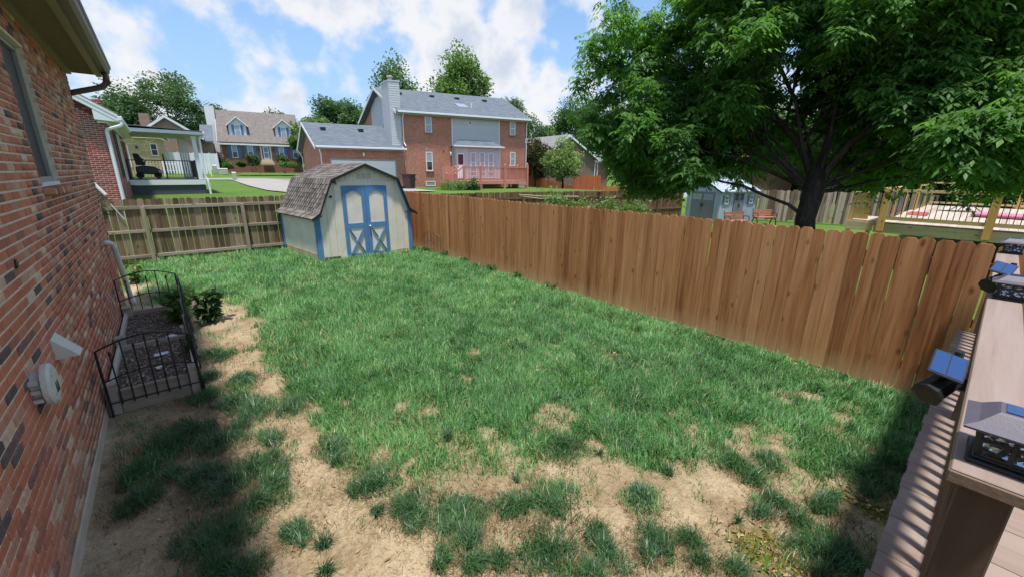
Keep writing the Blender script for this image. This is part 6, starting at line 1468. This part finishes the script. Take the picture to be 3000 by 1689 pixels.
for k in range(4):
    a = k*math.pi/2+0.4; MB().tube([(0.45*math.cos(a), 0.45*math.sin(a), 0.68), (0.1*math.cos(a), 0.1*math.sin(a), 0.42), (0.14*math.cos(a), 0.14*math.sin(a), 0.28), (0.5*math.cos(a), 0.5*math.sin(a), 0.0)], 0.018, 6).build('leg', 'trim_grey', tbl)
o = MB().box(-0.35, 0.35, -0.3, 0.3, 0, 0.05).build('tray', 'white_paint', None, loc=(24.3, 0.85, zf_+0.722), bevel=0.01); tag(o, 'flat white tray lying on the patio table', 'tray')
o = MB().prism([(-0.9, -0.6, 0), (0.9, -0.6, 0), (0.95, -0.5, 0.13), (-0.95, -0.5, 0.13)], (0, 1.3, 0)).build('lounge_cushion', ['pink_mat'], None, loc=(21.8, -0.35, zf_), rot=(0, 0, math.radians(82)), bevel=0.04); tag(o, 'pink padded lounge cushion lying on the new pine deck', 'cushion')
o = MB().prism([(-0.35, -0.3, 0), (0.35, -0.3, 0), (0.28, -0.3, 0.1), (-0.28, -0.3, 0.1)], (0, 0.5, 0)).build('red_tray', 'red_tray', None, loc=(20.6, 1.95, zf_), bevel=0.02); tag(o, 'low red tray on the new pine deck boards', 'tray')

# ---------------------------------------------------------------- left neighbour: brick house with porch
NH = thing('brick_house', 'dark red brick house with white gutter and white porch beyond the weathered fence', 'house', (-1.06, 20.4, 0))
MB().box(-9.0, -0.0015, 0.0015, 12.0, 0.2, 4.0).prism([(-9.0, 0.0015, 4.0), (-0.0015, 0.0015, 4.0), (-4.6, 0.0015, 7.0)], (0, 12, 0)).build('wall', 'mortar_next', NH)
brick_field(NH, (-5.4, 20.4, 0), (1, 0, 0), (0, -1, 0), 4.34, 1.0, 4.75, [(4.34-0.001+0.0, 9, 0, 0.1)], 200, 'brick_next', seed=8, jitter=0.002)
brick_field(NH, (-1.06, 20.4, 0), (0, 1, 0), (1, 0, 0), 10.5, 1.0, 3.98, [(5.6, 6.5, 1.9, 3.95)], 60, 'brick_next', seed=9, jitter=0.002)
# rake, box return, gutter, eave
mb = MB()
pr = [(0.35, 4.20), (-6.0, 8.46)]
mb.prism([(0.36, -0.30, 4.02), (0.36, -0.30, 4.24), (-4.7, -0.30, 7.55), (-4.7, -0.30, 7.28)], (0, 0.03, 0)); mb.build('rake_board', 'white_vinyl', NH)
MB().prism([(0.36, -0.315, 4.16), (0.36, -0.315, 4.26), (-4.7, -0.315, 7.57), (-4.7, -0.315, 7.47)], (0, 0.014, 0)).build('rake_cap', 'white_paint', NH)
MB().prism([(0.33, -0.27, 4.02), (0.33, -0.27, 4.10), (-4.7, -0.27, 7.40), (-4.7, -0.27, 7.30)], (0, 0.26, 0)).build('rake_soffit', 'white_vinyl', NH)
MB().prism([(-0.24, -0.29, 4.06), (0.36, -0.29, 4.02), (0.36, -0.29, 4.2), (-0.24, -0.29, 4.6)], (0, 0.29, 0)).build('eave_return', 'white_vinyl', NH)
MB().box(-0.20, 0.06, -0.10, 0.0, 3.97, 4.04).build('frieze', 'white_vinyl', NH)
MB().prism([(-4.7, -0.32, 7.58), (0.42, -0.32, 4.25), (0.42, -0.32, 4.22), (-4.7, -0.32, 7.54)], (0, 12.6, 0)).build('roof', 'roof_taupe', NH)
MB().box(0.0, 0.36, 0.0, 12.0, 4.02, 4.05).build('soffit', 'white_vinyl', NH)
MB().box(0.33, 0.46, -0.32, 6.2, 4.06, 4.21).build('gutter', 'white_vinyl', NH, bevel=0.02)
MB().box(0.02, 0.06, 0.0, 9.0, 3.94, 4.015).build('frieze', 'white_vinyl', NH)
downspout(NH, [(0.40, -0.25, 4.07), (0.41, -0.26, 3.96), (0.37, -0.26, 3.90), (0.10, -0.22, 3.80), (0.01, -0.12, 3.76), (-0.02, -0.08, 3.66), (-0.02, -0.08, 1.0), (0.05, -0.15, 0.75)], r=0.055)
downspout(NH, [(-0.85, -0.06, 2.6), (-0.85, -0.06, 2.25), (-0.80, -0.08, 2.2), (-0.45, -0.10, 1.6)], r=0.05)
MB().tube([(0.03, 5.3, 3.70), (0.14, 5.3, 3.68), (0.2, 5.3, 3.62)], [0.03, 0.05, 0.06], 10).build('porch_light', 'white_paint', NH)
shw = window(NH, -3.6, -2.6, 2.4, 3.6, 0.0, pane='dark_glass')
for k in range(2):
    yk = 2.3+k*1.0; fr_ = MB().box(0.004, 0.03, yk, yk+0.34, 2.15, 3.85).build('shutter', 'black_plastic', NH)
MB().box(0.004, 0.03, 4.2, 4.3, 1.95, 3.9).box(0.004, 0.03, 4.95, 5.05, 1.95, 3.9).build('door_frame', 'white_paint', NH)
# porch
pz0 = 1.98
por = MB().box(0.0, 2.92, 6.60, 10.6, pz0-0.04, pz0).build('porch_floor', 'roof_taupe', NH)
MB().box(-0.0, 2.93, 6.55, 6.60, pz0-0.25, pz0-0.02).build('porch_band', 'white_vinyl', NH)
for k in range(3): MB().box(0.02, 2.88, 6.61, 6.64, 0.7+k*0.34, 0.7+k*0.34+0.335).build('skirt_board', 'dark_skirt', NH)
MB().box(2.86, 2.90, 6.64, 10.6, 0.7, 1.7).build('skirt_side', 'dark_skirt', NH)
MB().prism([(0.40, 6.35, 4.16), (3.12, 6.35, 4.14), (3.12, 6.35, 4.29), (0.40, 6.35, 4.31)], (0, 0.04, 0)).build('porch_fascia', 'white_vinyl', NH)
MB().box(0.30, 3.10, 6.39, 10.8, 4.13, 4.17).build('porch_ceiling', 'trim_grey', NH)
MB().prism([(0.2, 6.3, 4.42), (3.16, 6.3, 4.30), (3.16, 6.3, 4.32), (0.2, 6.3, 4.45)], (0, 4.6, 0)).build('porch_roof', 'roof_taupe', NH)
MB().box(3.12, 3.22, 6.3, 10.8, 4.18, 4.30).build('gutter', 'white_vinyl', NH, bevel=0.02)
MB().box(2.66, 2.84, 6.60, 6.78, pz0, 4.13).build('porch_column', 'white_vinyl', NH, bevel=0.01)
MB().box(2.64, 2.86, 6.58, 6.80, 3.98, 4.10).build('column_cap', 'white_vinyl', NH)
for k in range(4): MB().box(2.55-0.11*k, 2.64-0.11*k, 10.2, 10.3, pz0, 4.13).build('corner_board', 'white_vinyl', NH)
downspout(NH, [(3.17, 6.45, 4.2), (3.12, 6.5, 4.05), (2.98, 6.55, 3.95), (2.96, 6.55, 2.1), (3.02, 6.5, 1.9), (3.05, 6.45, 1.0), (3.3, 6.3, 0.85)], r=0.05)
railb = MB().box(-0.008, 0.008, -0.008, 0.008, 0, 0.82).mesh('baluster', 'black_iron')
for (z_) in (pz0+0.10, pz0+0.90): MB().box(0.05, 2.65, 6.66, 6.70, z_-0.02, z_+0.02).build('porch_rail', 'black_iron', NH)
for k in range(22): link('baluster', railb, NH, (0.12+k*0.117, 6.68, pz0+0.10))
for u_ in (0.05, 1.42, 2.62): MB().box(u_-0.03, u_+0.03, 6.65, 6.71, pz0, pz0+0.95+(0.25 if u_ == 1.42 else 0)).build('rail_post', 'black_iron', NH)
for z_ in (pz0+0.10, pz0+0.90): MB().box(2.60, 2.64, 6.7, 10.4, z_-0.02, z_+0.02).build('porch_rail', 'black_iron', NH)
for k in range(26): link('baluster', railb, NH, (2.62, 6.8+k*0.14, pz0+0.10))
sc_ = thing('mobility_scooter', 'dark navy wheeled machine with tall black seat behind the porch railing', 'scooter', (-0.42, 29.6, pz0), 0.0)
MB().prism([(-0.4, -0.3, 0.25), (0.62, -0.3, 0.20), (0.66, -0.3, 0.42), (0.35, -0.3, 0.62), (-0.1, -0.3, 0.66), (-0.4, -0.3, 0.6)], (0, 0.6, 0)).build('body', 'navy_metal', sc_, bevel=0.05)
MB().prism([(-0.35, -0.25, 0.68), (0.02, -0.25, 0.66), (0.0, -0.25, 0.80), (-0.18, -0.25, 1.26), (-0.40, -0.25, 1.26)], (0, 0.5, 0)).build('seat', 'black_plastic', sc_, bevel=0.04)
for y_ in (-0.33, 0.33): MB().tube([(-0.30, y_, 0.9), (-0.10, y_, 1.02), (0.05, y_, 0.92), (-0.02, y_, 0.72)], 0.025, 6).build('arm_rest', 'black_iron', sc_)
for x_, y_ in ((-0.28, -0.32), (-0.28, 0.32), (0.45, -0.30), (0.45, 0.30)): MB().tube([(x_, y_-0.06, 0.16), (x_, y_+0.06, 0.16)], 0.16, 14).build('wheel', 'tyre', sc_)
MB().box(0.50, 0.66, -0.31, -0.29, 0.30, 0.42).build('plate', 'white_paint', sc_)

# ---------------------------------------------------------------- driveway, road, far left houses
def sheet(name, poly, mat, lift=0.03, sub=14):
    """strip laid over the terrain: poly = two edge polylines"""
    A, B_ = poly; V, F = [], []
    ta = np.linspace(0, 1, sub)
    def along(pl, t):
        n_ = len(pl)-1; i = min(int(t*n_), n_-1); w = t*n_-i; return (pl[i][0]*(1-w)+pl[i+1][0]*w, pl[i][1]*(1-w)+pl[i+1][1]*w)
    for t in ta:
        a, b_ = along(A, t), along(B_, t)
        for s in np.linspace(0, 1, 7):
            x_, y_ = a[0]*(1-s)+b_[0]*s, a[1]*(1-s)+b_[1]*s; V.append((x_, y_, gz(x_, y_)+lift))
    for i in range(sub-1):
        for j_ in range(6): q0 = i*7+j_; F.append((q0, q0+1, q0+8, q0+7))
    me = npmesh(name, np.array(V), np.array(F), mat, nside=4); o = link(name, me); o['kind'] = 'structure'; return o
sheet('road', ([(-60, 50.5), (4.2, 47.6), (60, 45.0)], [(-60, 57.5), (4.2, 54.6), (60, 52.0)]), 'driveway', 0.05, 40)
sheet('driveway', ([(5.2, 47.8), (4.9, 36), (4.9, 28.5), (5.6, 24.6), (13.0, 22.6)], [(10.5, 48), (8.6, 40), (8.3, 34.5), (9.0, 31.0), (13.6, 29.0)]), 'driveway', 0.06, 24)
CH = thing('cape_cod_house', 'brick house with grey brown roof, two white dormers and blue shutters across the road', 'house', (8.14, 83.26, 0), az(100))
MB().box(0.3, 11.9, 0, 10, 2.0, 6.5).prism([(0.3, 0, 6.5), (0.3, 10, 6.5), (0.3, 5, 11.4)], (11.6, 0, 0)).build('wall', 'brick_cape', CH)
crf = gable_roof(CH, 0.1, 12.1, -0.5, 10.5, 6.75, 12.05, 'roof_taupe')
MB().box(0.2, 12.0, -0.5, -0.01, 6.30, 6.55).build('cornice', 'white_paint', CH)
chm = MB().box(-1.15, 0.1, 3.2, 5.4, 2.0, 12.4).build('chimney', 'white_paint', CH)
for (u0, u1, z0, z1) in ((1.80, 2.62, 4.30, 6.25), (4.00, 4.82, 4.33, 6.25), (8.55, 9.37, 4.40, 6.28), (10.70, 11.5, 4.40, 6.28)):
    window(CH, u0, u1, z0, z1, 0, pane=('dark_glass', 'pale_glass'), shutters=('shutter_blue', 0.42), fwid=0.11)
fd = MB().box(5.85, 6.02, -0.06, -0.005, 4.25, 6.42).box(7.25, 7.42, -0.06, -0.005, 4.25, 6.42).box(6.02, 7.25, -0.06, -0.005, 6.25, 6.42).build('front_door', 'white_paint', CH)
MB().box(6.25, 7.05, -0.05, -0.006, 4.25, 6.24).build('door_leaf', 'white_paint', fd)
MB().box(6.36, 6.94, -0.058, -0.051, 4.42, 5.2).build('pane', 'blue_glass', fd); MB().box(6.36, 6.94, -0.058, -0.051, 5.3, 6.1).build('pane', 'blue_glass', fd)
for u0 in (6.04, 7.07): MB().box(u0, u0+0.18, -0.05, -0.006, 4.3, 6.2).build('side_light', 'dark_glass', fd)
for k in range(4): MB().box(5.9-0.1*k, 7.4+0.1*k, -0.6-0.35*k, -0.25-0.35*k, 3.3, 4.2-0.2*k).build('step', 'concrete', CH)
for u_ in (5.6, 7.75): MB().box(u_-0.08, u_+0.08, -0.16, -0.005, 5.5, 5.9).build('wall_lantern', 'black_iron', CH)
for u0, u1 in ((1.85, 4.30), (8.45, 10.95)):
    uc = (u0+u1)/2; zb_, ze_, zr_2 = 7.75, 9.35, 10.75
    d_ = MB().prism([(u0, 0.75, zb_-0.25), (u1, 0.75, zb_-0.25), (u1, 0.75, ze_), (uc, 0.75, zr_2-0.2), (u0, 0.75, ze_)], (0, 3.2, 0)).build('dormer', 'white_paint', CH)
    window(d_, uc-0.42, uc+0.42, zb_+0.05, ze_+0.12, 0.75, pane='pale_glass', shutters=('shutter_blue', 0.36), fwid=0.09)
    mb = MB()
    for ua in (u0-0.3, u1+0.3): mb.add([(ua, 0.45, ze_-0.02), (uc, 0.45, zr_2), (uc, 4.3, zr_2), (ua, 3.4, ze_-0.02), (ua, 0.45, ze_-0.15), (uc, 0.45, zr_2-0.15), (uc, 4.3, zr_2-0.15), (ua, 3.4, ze_-0.15)], [(0, 1, 2, 3), (7, 6, 5, 4), (0, 4, 5, 1)])
    mb.build('dormer_roof', 'roof_taupe', d_)
    for ua in (u0-0.32, u1+0.32): MB().prism([(ua, 0.41, ze_-0.2), (ua, 0.41, ze_), (uc, 0.41, zr_2+0.02), (uc, 0.41, zr_2-0.2)], (0, 0.035, 0)).build('dormer_trim', 'white_paint', d_)
downspout(CH, [(0.35, -0.4, 6.4), (0.45, -0.08, 6.0), (0.5, -0.08, 3.4)], r=0.07)
MCH = CH.matrix_basis
def cshrub(name, label, u_, y_, r, h, mat, z, seed, **kw):
    p = MCH @ Vector((u_, y_, 0)); return shrub(name, label, p.x, p.y, r, h, mat, z=z, leaf=0.22, seed=seed, group='shrubs in front of the house with dormers', **kw)
cshrub('shrub', 'conical clipped evergreen left of the front door with blue panes', 4.55, -1.6, 0.95, 2.0, 'leaf_dark', 3.1, 41)
cshrub('shrub', 'conical clipped evergreen right of the front door with blue panes', 8.9, -1.6, 0.85, 1.9, 'leaf_dark', 3.1, 42)
cshrub('shrub', 'tall shrub with dark red leaves beside the white chimney', -0.7, -1.5, 1.15, 3.0, 'leaf_red', 3.0, 43)
cshrub('shrub', 'round dark green bush in front of the red leaved shrub', 0.1, -2.2, 1.2, 1.7, 'leaf_dark', 2.8, 44)
cshrub('shrub', 'low yellow green plants along the right end of the house front', 9.6, -2.6, 1.5, 0.7, 'leaf_light', 3.0, 45)
cshrub('shrub', 'low green bush under the far left window with blue shutters', 2.9, -1.5, 0.7, 0.8, 'leaf_mid', 3.0, 46)
cshrub('shrub', 'low yellowish bush at the left corner of the house with dormers', 1.0, -3.2, 1.1, 0.7, 'leaf_light', 2.7, 47)
def ubox(name, label, x_, y_, sx, sy, sz, mat='box_green'):
    t = thing(name, label, 'utility box', (x_, y_, gz(x_, y_)), 0, 'utility boxes by the road')
    MB().box(-sx, sx, -sy, sy, 0, sz*0.86).build('cabinet', mat, t, bevel=0.02)
    MB().add([(-sx*1.05, -sy*1.05, sz*0.861), (sx*1.05, -sy*1.05, sz*0.861), (sx*1.05, sy*1.05, sz), (-sx*1.05, sy*1.05, sz), (-sx*1.05, sy*1.05, sz*0.861), (sx*1.05, sy*1.05, sz*0.861)], [(0, 1, 2, 3), (2, 5, 4, 3), (0, 3, 4), (1, 5, 2), (0, 4, 5, 1)]).build('lid', mat, t)
    return t
ubox('utility_box', 'wide low pale utility box on the far lawn across the road', 6.35, 63.9, 0.5, 0.35, 0.75)
ubox('utility_box', 'tall narrow pale utility box beside the wide one across the road', 5.6, 64.3, 0.2, 0.2, 1.1)
ubox('utility_box', 'pale utility pedestal on the near lawn beside the driveway', 5.3, 45.4, 0.15, 0.15, 0.8)
mbx = thing('mailbox', 'dark mailbox on a thin post beside the driveway', 'mailbox', (11.3, 46.0, gz(11.3, 46.0)))
MB().tube([(0, 0, 0), (0, 0, 1.15)], 0.05, 6).build('post', 'black_iron', mbx); MB().box(-0.14, 0.14, -0.25, 0.25, 1.15, 1.45).build('box', 'black_iron', mbx, bevel=0.05)
# houses seen under the porch roof
TH = thing('tan_stone_house', 'tan stone house with pale garage door seen under the porch roof', 'house', (-1.7, 63.5, 0), az(96))
MB().box(-9, 2.35, 0, 6, 1.2, 5.75).build('wall', 'stone_tan', TH)
tg = MB().box(-3.2, -0.3, -0.06, -0.005, 2.6, 5.0).build('garage_door', 'white_paint', TH)
for k in range(4): MB().box(-3.0+k*0.68, -3.0+k*0.68+0.55, -0.075, -0.061, 4.55, 4.85).build('pane', 'dark_glass', tg)
MB().box(-9.4, 2.7, -0.5, 6.4, 5.75, 5.9).build('cornice', 'white_paint', TH)
gable_roof(TH, -9.4, 2.8, -0.5, 6.5, 5.95, 6.5, 'roof_slate')
window(TH, 1.6, 2.2, 3.9, 5.2, 0, pane='dark_glass')
MB().box(0.35, 0.5, -0.15, -0.005, 4.6, 4.9).build('wall_lantern', 'black_iron', TH)
GH = thing('gabled_brick_house', 'brown brick house with steep front gable behind the porch', 'house', (2.05, 75.7, 0), az(98))
MB().box(-3.1, 3.4, 0, 9, 1.5, 6.9).prism([(-3.1, 0, 6.9), (3.4, 0, 6.9), (0, 0, 9.2)], (0, 9, 0)).build('wall', 'brick_far', GH)
mb = MB()
for ua in (-3.6, 3.9): mb.add([(ua, -0.4, 6.7), (0, -0.4, 9.4), (0, 9.4, 9.4), (ua, 9.4, 6.7), (ua, -0.4, 6.5), (0, -0.4, 9.2), (0, 9.4, 9.2), (ua, 9.4, 6.5)], [(0, 1, 2, 3), (7, 6, 5, 4), (0, 4, 5, 1), (0, 3, 7, 4)])
mb.build('roof', 'roof_slate', GH)
for ua in (-3.6, 3.9): MB().prism([(ua, -0.45, 6.4), (ua, -0.45, 6.75), (0, -0.45, 9.45), (0, -0.45, 9.1)], (0, 0.04, 0)).build('rake_board', 'white_vinyl', GH)
MB().box(3.4, 4.6, 1.5, 9, 1.5, 6.4).build('wing_wall', 'brick_far', GH)
MB().add([(3.3, 1.0, 6.4), (4.9, 1.0, 6.4), (4.9, 6, 9.0), (3.3, 6, 9.0), (3.3, 1.0, 6.2), (4.9, 1.0, 6.2)], [(0, 1, 2, 3), (0, 4, 5, 1)]).build('wing_roof', 'roof_slate', GH)
MB().box(-3.3, -2.2, 4, 5.2, 7.0, 9.9).build('chimney', 'brick_far', GH)
WF = thing('vinyl_fence', 'white vinyl privacy fence in front of the brown gabled house', 'fence', (2.0, 70.0, 0))
for k in range(14): wb(MB().box(0.7+0.42*k, 0.7+0.42*k+0.40, 69.9, 69.95, 2.0, 4.5), 'fence_panel', 'white_vinyl', WF)
for k in range(8): wb(MB().box(0.65+0.84*k, 0.77+0.84*k, 69.82, 69.9, 2.0, 4.6), 'fence_post', 'white_vinyl', WF)
# near picket fence of the same lot
WP = thing('picket_fence', 'low white picket fence on the green lawn seen through the porch railing', 'fence', (1.5, 58, 0))
stake_run(WP, [(0.6, 58.0, 2.0), (4.6, 57.6, 2.0)], 0.14, 0.09, 1.3, 'white_paint')

# ---------------------------------------------------------------- the big ash tree
def ash_tree():
    t = thing('ash_tree', 'large leafy green shade tree with dark forked trunk beyond the cedar fence', 'tree', (8.5, 2.1, -0.2))
    rg = random.Random(12); base = Vector((8.5, 2.1, -0.2)); tips = []; segs = []
    trunk = [Vector((0, 0, -0.2)), Vector((-0.19, -0.04, 1.41)), Vector((-0.08, 0.05, 1.98)), Vector((0.11, 0.06, 2.43)), Vector((0.21, 0.10, 2.77))]
    MB().tube(trunk, [0.26, 0.175, 0.15, 0.165, 0.12], 12).build('trunk', 'bark', t, smooth=True)
    def limb(pts, r0, r1, depth, name='limb'):
        n_ = len(pts); rs = [r0+(r1-r0)*i/(n_-1) for i in range(n_)]
        # smooth the path a little
        sm = []
        for i in range(n_-1):
            for w in (0, 0.5): sm.append(pts[i].lerp(pts[i+1], w)+Vector((rg.gauss(0, .03), rg.gauss(0, .03), rg.gauss(0, .03)))*(1 if w else 0))
        sm.append(pts[-1]); rr = [r0+(r1-r0)*i/(len(sm)-1) for i in range(len(sm))]
        segs.append((sm, rr, depth))
        L = sum((b_-a).length for a, b_ in zip(sm, sm[1:]))
        if depth >= 3:
            tips.extend(sm[1:]); return
        nb = {0: 9, 1: 7, 2: 5}[depth]
        for k in range(nb):
            u_ = 0.22+0.78*(k+rg.random()*0.6)/nb; i = min(int(u_*(len(sm)-1)), len(sm)-2); p = sm[i].lerp(sm[i+1], u_*(len(sm)-1)-i)
            d = (sm[i+1]-sm[i]).normalized(); side = Vector((rg.gauss(0, 1), rg.gauss(0, 1), rg.gauss(0.05, 0.6))); side = (side-d*side.dot(d)).normalized()
            dd = (d*0.55+side*0.9).normalized(); ll = L*(0.55-0.12*depth)*(0.6+0.6*rg.random())*(1.1-0.4*u_)
            q1 = p+dd*ll*0.5+Vector((0, 0, 0.03)); q2 = p+dd*ll+Vector((0, 0, -0.07*ll*(depth+1)))
            r_ = rr[i]*0.5
            limb([p, q1, q2], r_, max(0.004, r_*0.3), depth+1)
    fork = trunk[3]
    MAIN = [
        [fork, Vector((0.54, -0.17, 3.17)), Vector((0.86, -0.60, 3.85)), Vector((1.06, -0.90, 4.57)), Vector((1.13, -1.02, 5.50))],
        [fork, Vector((0.73, 0.15, 3.36)), Vector((1.29, 0.29, 4.28)), Vector((1.67, 0.54, 5.45)), Vector((2.10, 1.05, 7.39))],
        [fork, Vector((0.42, 0.51, 3.25)), Vector((0.71, 1.45, 4.24)), Vector((0.82, 2.45, 5.35)), Vector((0.84, 3.56, 6.89))],
        [fork, Vector((0.07, 0.67, 2.89)), Vector((0.04, 1.68, 3.34)), Vector((-0.21, 2.73, 3.78)), Vector((-0.57, 3.68, 4.03))],
        [trunk[2], Vector((-0.15, 0.32, 2.20)), Vector((-0.24, 1.06, 2.49)), Vector((-0.39, 1.78, 2.64)), Vector((-0.79, 2.57, 2.76))],
        [fork, Vector((0.70, -0.57, 2.84)), Vector((0.65, -1.07, 3.19)), Vector((0.27, -1.60, 3.46)), Vector((-0.26, -1.94, 3.54))],
        [fork, Vector((0.93, 0.59, 3.52)), Vector((1.78, 1.39, 4.68)), Vector((2.39, 2.21, 6.06))],
        [fork, Vector((1.82, -0.00, 3.23)), Vector((3.81, -0.23, 4.20)), Vector((5.66, -0.60, 5.20))],
        [trunk[3], Vector((0.91, -0.31, 2.52)), Vector((2.04, -0.67, 2.67)), Vector((3.38, -1.13, 3.00))],
        [fork, Vector((0.25, 0.78, 3.25)), Vector((0.45, 2.15, 4.42)), Vector((0.24, 3.51, 5.39)), Vector((-0.13, 4.75, 6.06))],
        [fork, Vector((0.40, 0.07, 3.87)), Vector((0.33, -0.09, 4.74)), Vector((0.26, -0.25, 5.59))],
        [fork, Vector((0.37, 0.67, 3.94)), Vector((0.50, 1.29, 5.16)), Vector((0.60, 1.92, 6.71))],
        [fork, Vector((0.26, 1.29, 3.52)), Vector((0.36, 2.85, 4.64)), Vector((0.16, 4.31, 5.19))],
        [fork, Vector((-0.19, 1.34, 3.01)), Vector((-0.39, 2.41, 3.22)), Vector((-0.67, 3.17, 3.17))],
        [fork, Vector((1.06, -0.78, 3.43)), Vector((0.93, -1.22, 4.16)), Vector((0.83, -1.65, 4.59))],
    ]
    for i, mpts in enumerate(MAIN): limb(mpts, 0.075 if i < 3 else 0.036, 0.010, 0)
    for sm, rr, depth in segs:
        if depth == 0: MB().tube(sm, rr, 8).build('limb', 'bark', t, smooth=True)
    mb = MB()
    for sm, rr, depth in segs:
        if depth > 0 and math.hypot(sm[-1].x, sm[-1].y) < 4.6 and sm[-1].z > 2.45 and sm[-1].x > -1.8: mb.tube(sm, rr, 5 if depth == 1 else 3, caps=False)
    o = mb.build('twigs', 'bark', t); o['kind'] = 'stuff'
    # compound leaves: pairs of drooping leaflets on a stalk, at the twig points
    pts = np.array([tuple(p) for p in tips]); rgn = np.random.default_rng(5)
    hor = np.hypot(pts[:, 0], pts[:, 1]); wz = pts[:, 2]-0.2; ang_ = np.arctan2(pts[:, 1], pts[:, 0])
    edge = 3.75+0.45*np.clip(pts[:, 1]/3, -1, 1.2)+0.35*np.sin(ang_*5)+0.3*np.sin(ang_*11+1)+rgn.normal(0, 0.15, len(pts))
    floor_ = 2.95-0.62*np.clip((hor-0.9)/2.2, 0, 1)+0.22*np.sin(ang_*7)+rgn.normal(0, 0.12, len(pts))
    floor_ = np.where(pts[:, 0]+8.5 < 6.75+rgn.normal(0, 0.12, len(pts)), 99, floor_)
    gap_ = np.sin(2.1*pts[:, 0]+0.7)*np.sin(2.4*pts[:, 1]+0.4)+np.sin(2.9*pts[:, 2]+1.3)*np.sin(1.7*pts[:, 0]-1.1*pts[:, 1])
    pts = pts[(hor < edge) & (wz > floor_) & (gap_ < 0.82+rgn.normal(0, 0.15, len(pts)))]
    rep = 5
    c = np.repeat(pts, rep, 0)+rgn.normal(0, 0.09, (len(pts)*rep, 3)); m_ = len(c)
    a = rgn.random(m_)*2*np.pi; ax = np.stack([np.cos(a), np.sin(a), rgn.normal(-0.35, 0.3, m_)], 1); ax /= np.linalg.norm(ax, axis=1)[:, None]
    side = np.cross(ax, [0, 0, 1.0]); side /= np.linalg.norm(side, axis=1)[:, None]; upn = np.cross(side, ax)
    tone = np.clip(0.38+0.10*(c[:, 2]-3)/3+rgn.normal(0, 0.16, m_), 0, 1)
    Vs, Ts, vv = [], [], []; nb = 0
    ls = rgn.uniform(0.075, 0.135, m_)
    for (u_, s_) in ((0.25, 1), (0.25, -1), (0.55, 1), (0.55, -1), (0.85, 0)):
        root = c+ax*(u_*0.24); d = ax*0.65+side*(0.85*s_)-np.array([0, 0, 0.42]); d /= np.linalg.norm(d, axis=1)[:, None]
        w = np.cross(d, upn); w /= np.linalg.norm(w, axis=1)[:, None]+1e-9; nn = np.cross(w, d)
        L_ = (ls*(1.15 if s_ == 0 else 1.0))[:, None]; W_ = L_*0.205
        V = np.empty((m_, 6, 3)); V[:, 0] = root; V[:, 1] = root+d*L_*0.38+w*W_; V[:, 2] = root+d*L_*0.38-w*W_; V[:, 3] = root+d*L_; V[:, 4] = root+d*L_*0.38-nn*L_*0.05; V[:, 5] = root
        b_ = nb+(np.arange(m_)*6)[:, None]
        Ts.append(np.concatenate([b_+np.array([[0, 1, 4]]), b_+np.array([[1, 3, 4]]), b_+np.array([[3, 2, 4]]), b_+np.array([[2, 0, 4]])], 1).reshape(-1, 3))
        Vs.append(V.reshape(-1, 3)); nb += m_*6; vv.append(np.repeat(np.clip(tone+rgn.normal(0, 0.08, m_), 0, 1), 4))
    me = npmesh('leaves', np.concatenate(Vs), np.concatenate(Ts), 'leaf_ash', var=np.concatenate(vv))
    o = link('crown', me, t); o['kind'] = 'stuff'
    print('ash leaves', m_*5, 'segs', len(segs))
ash_tree()
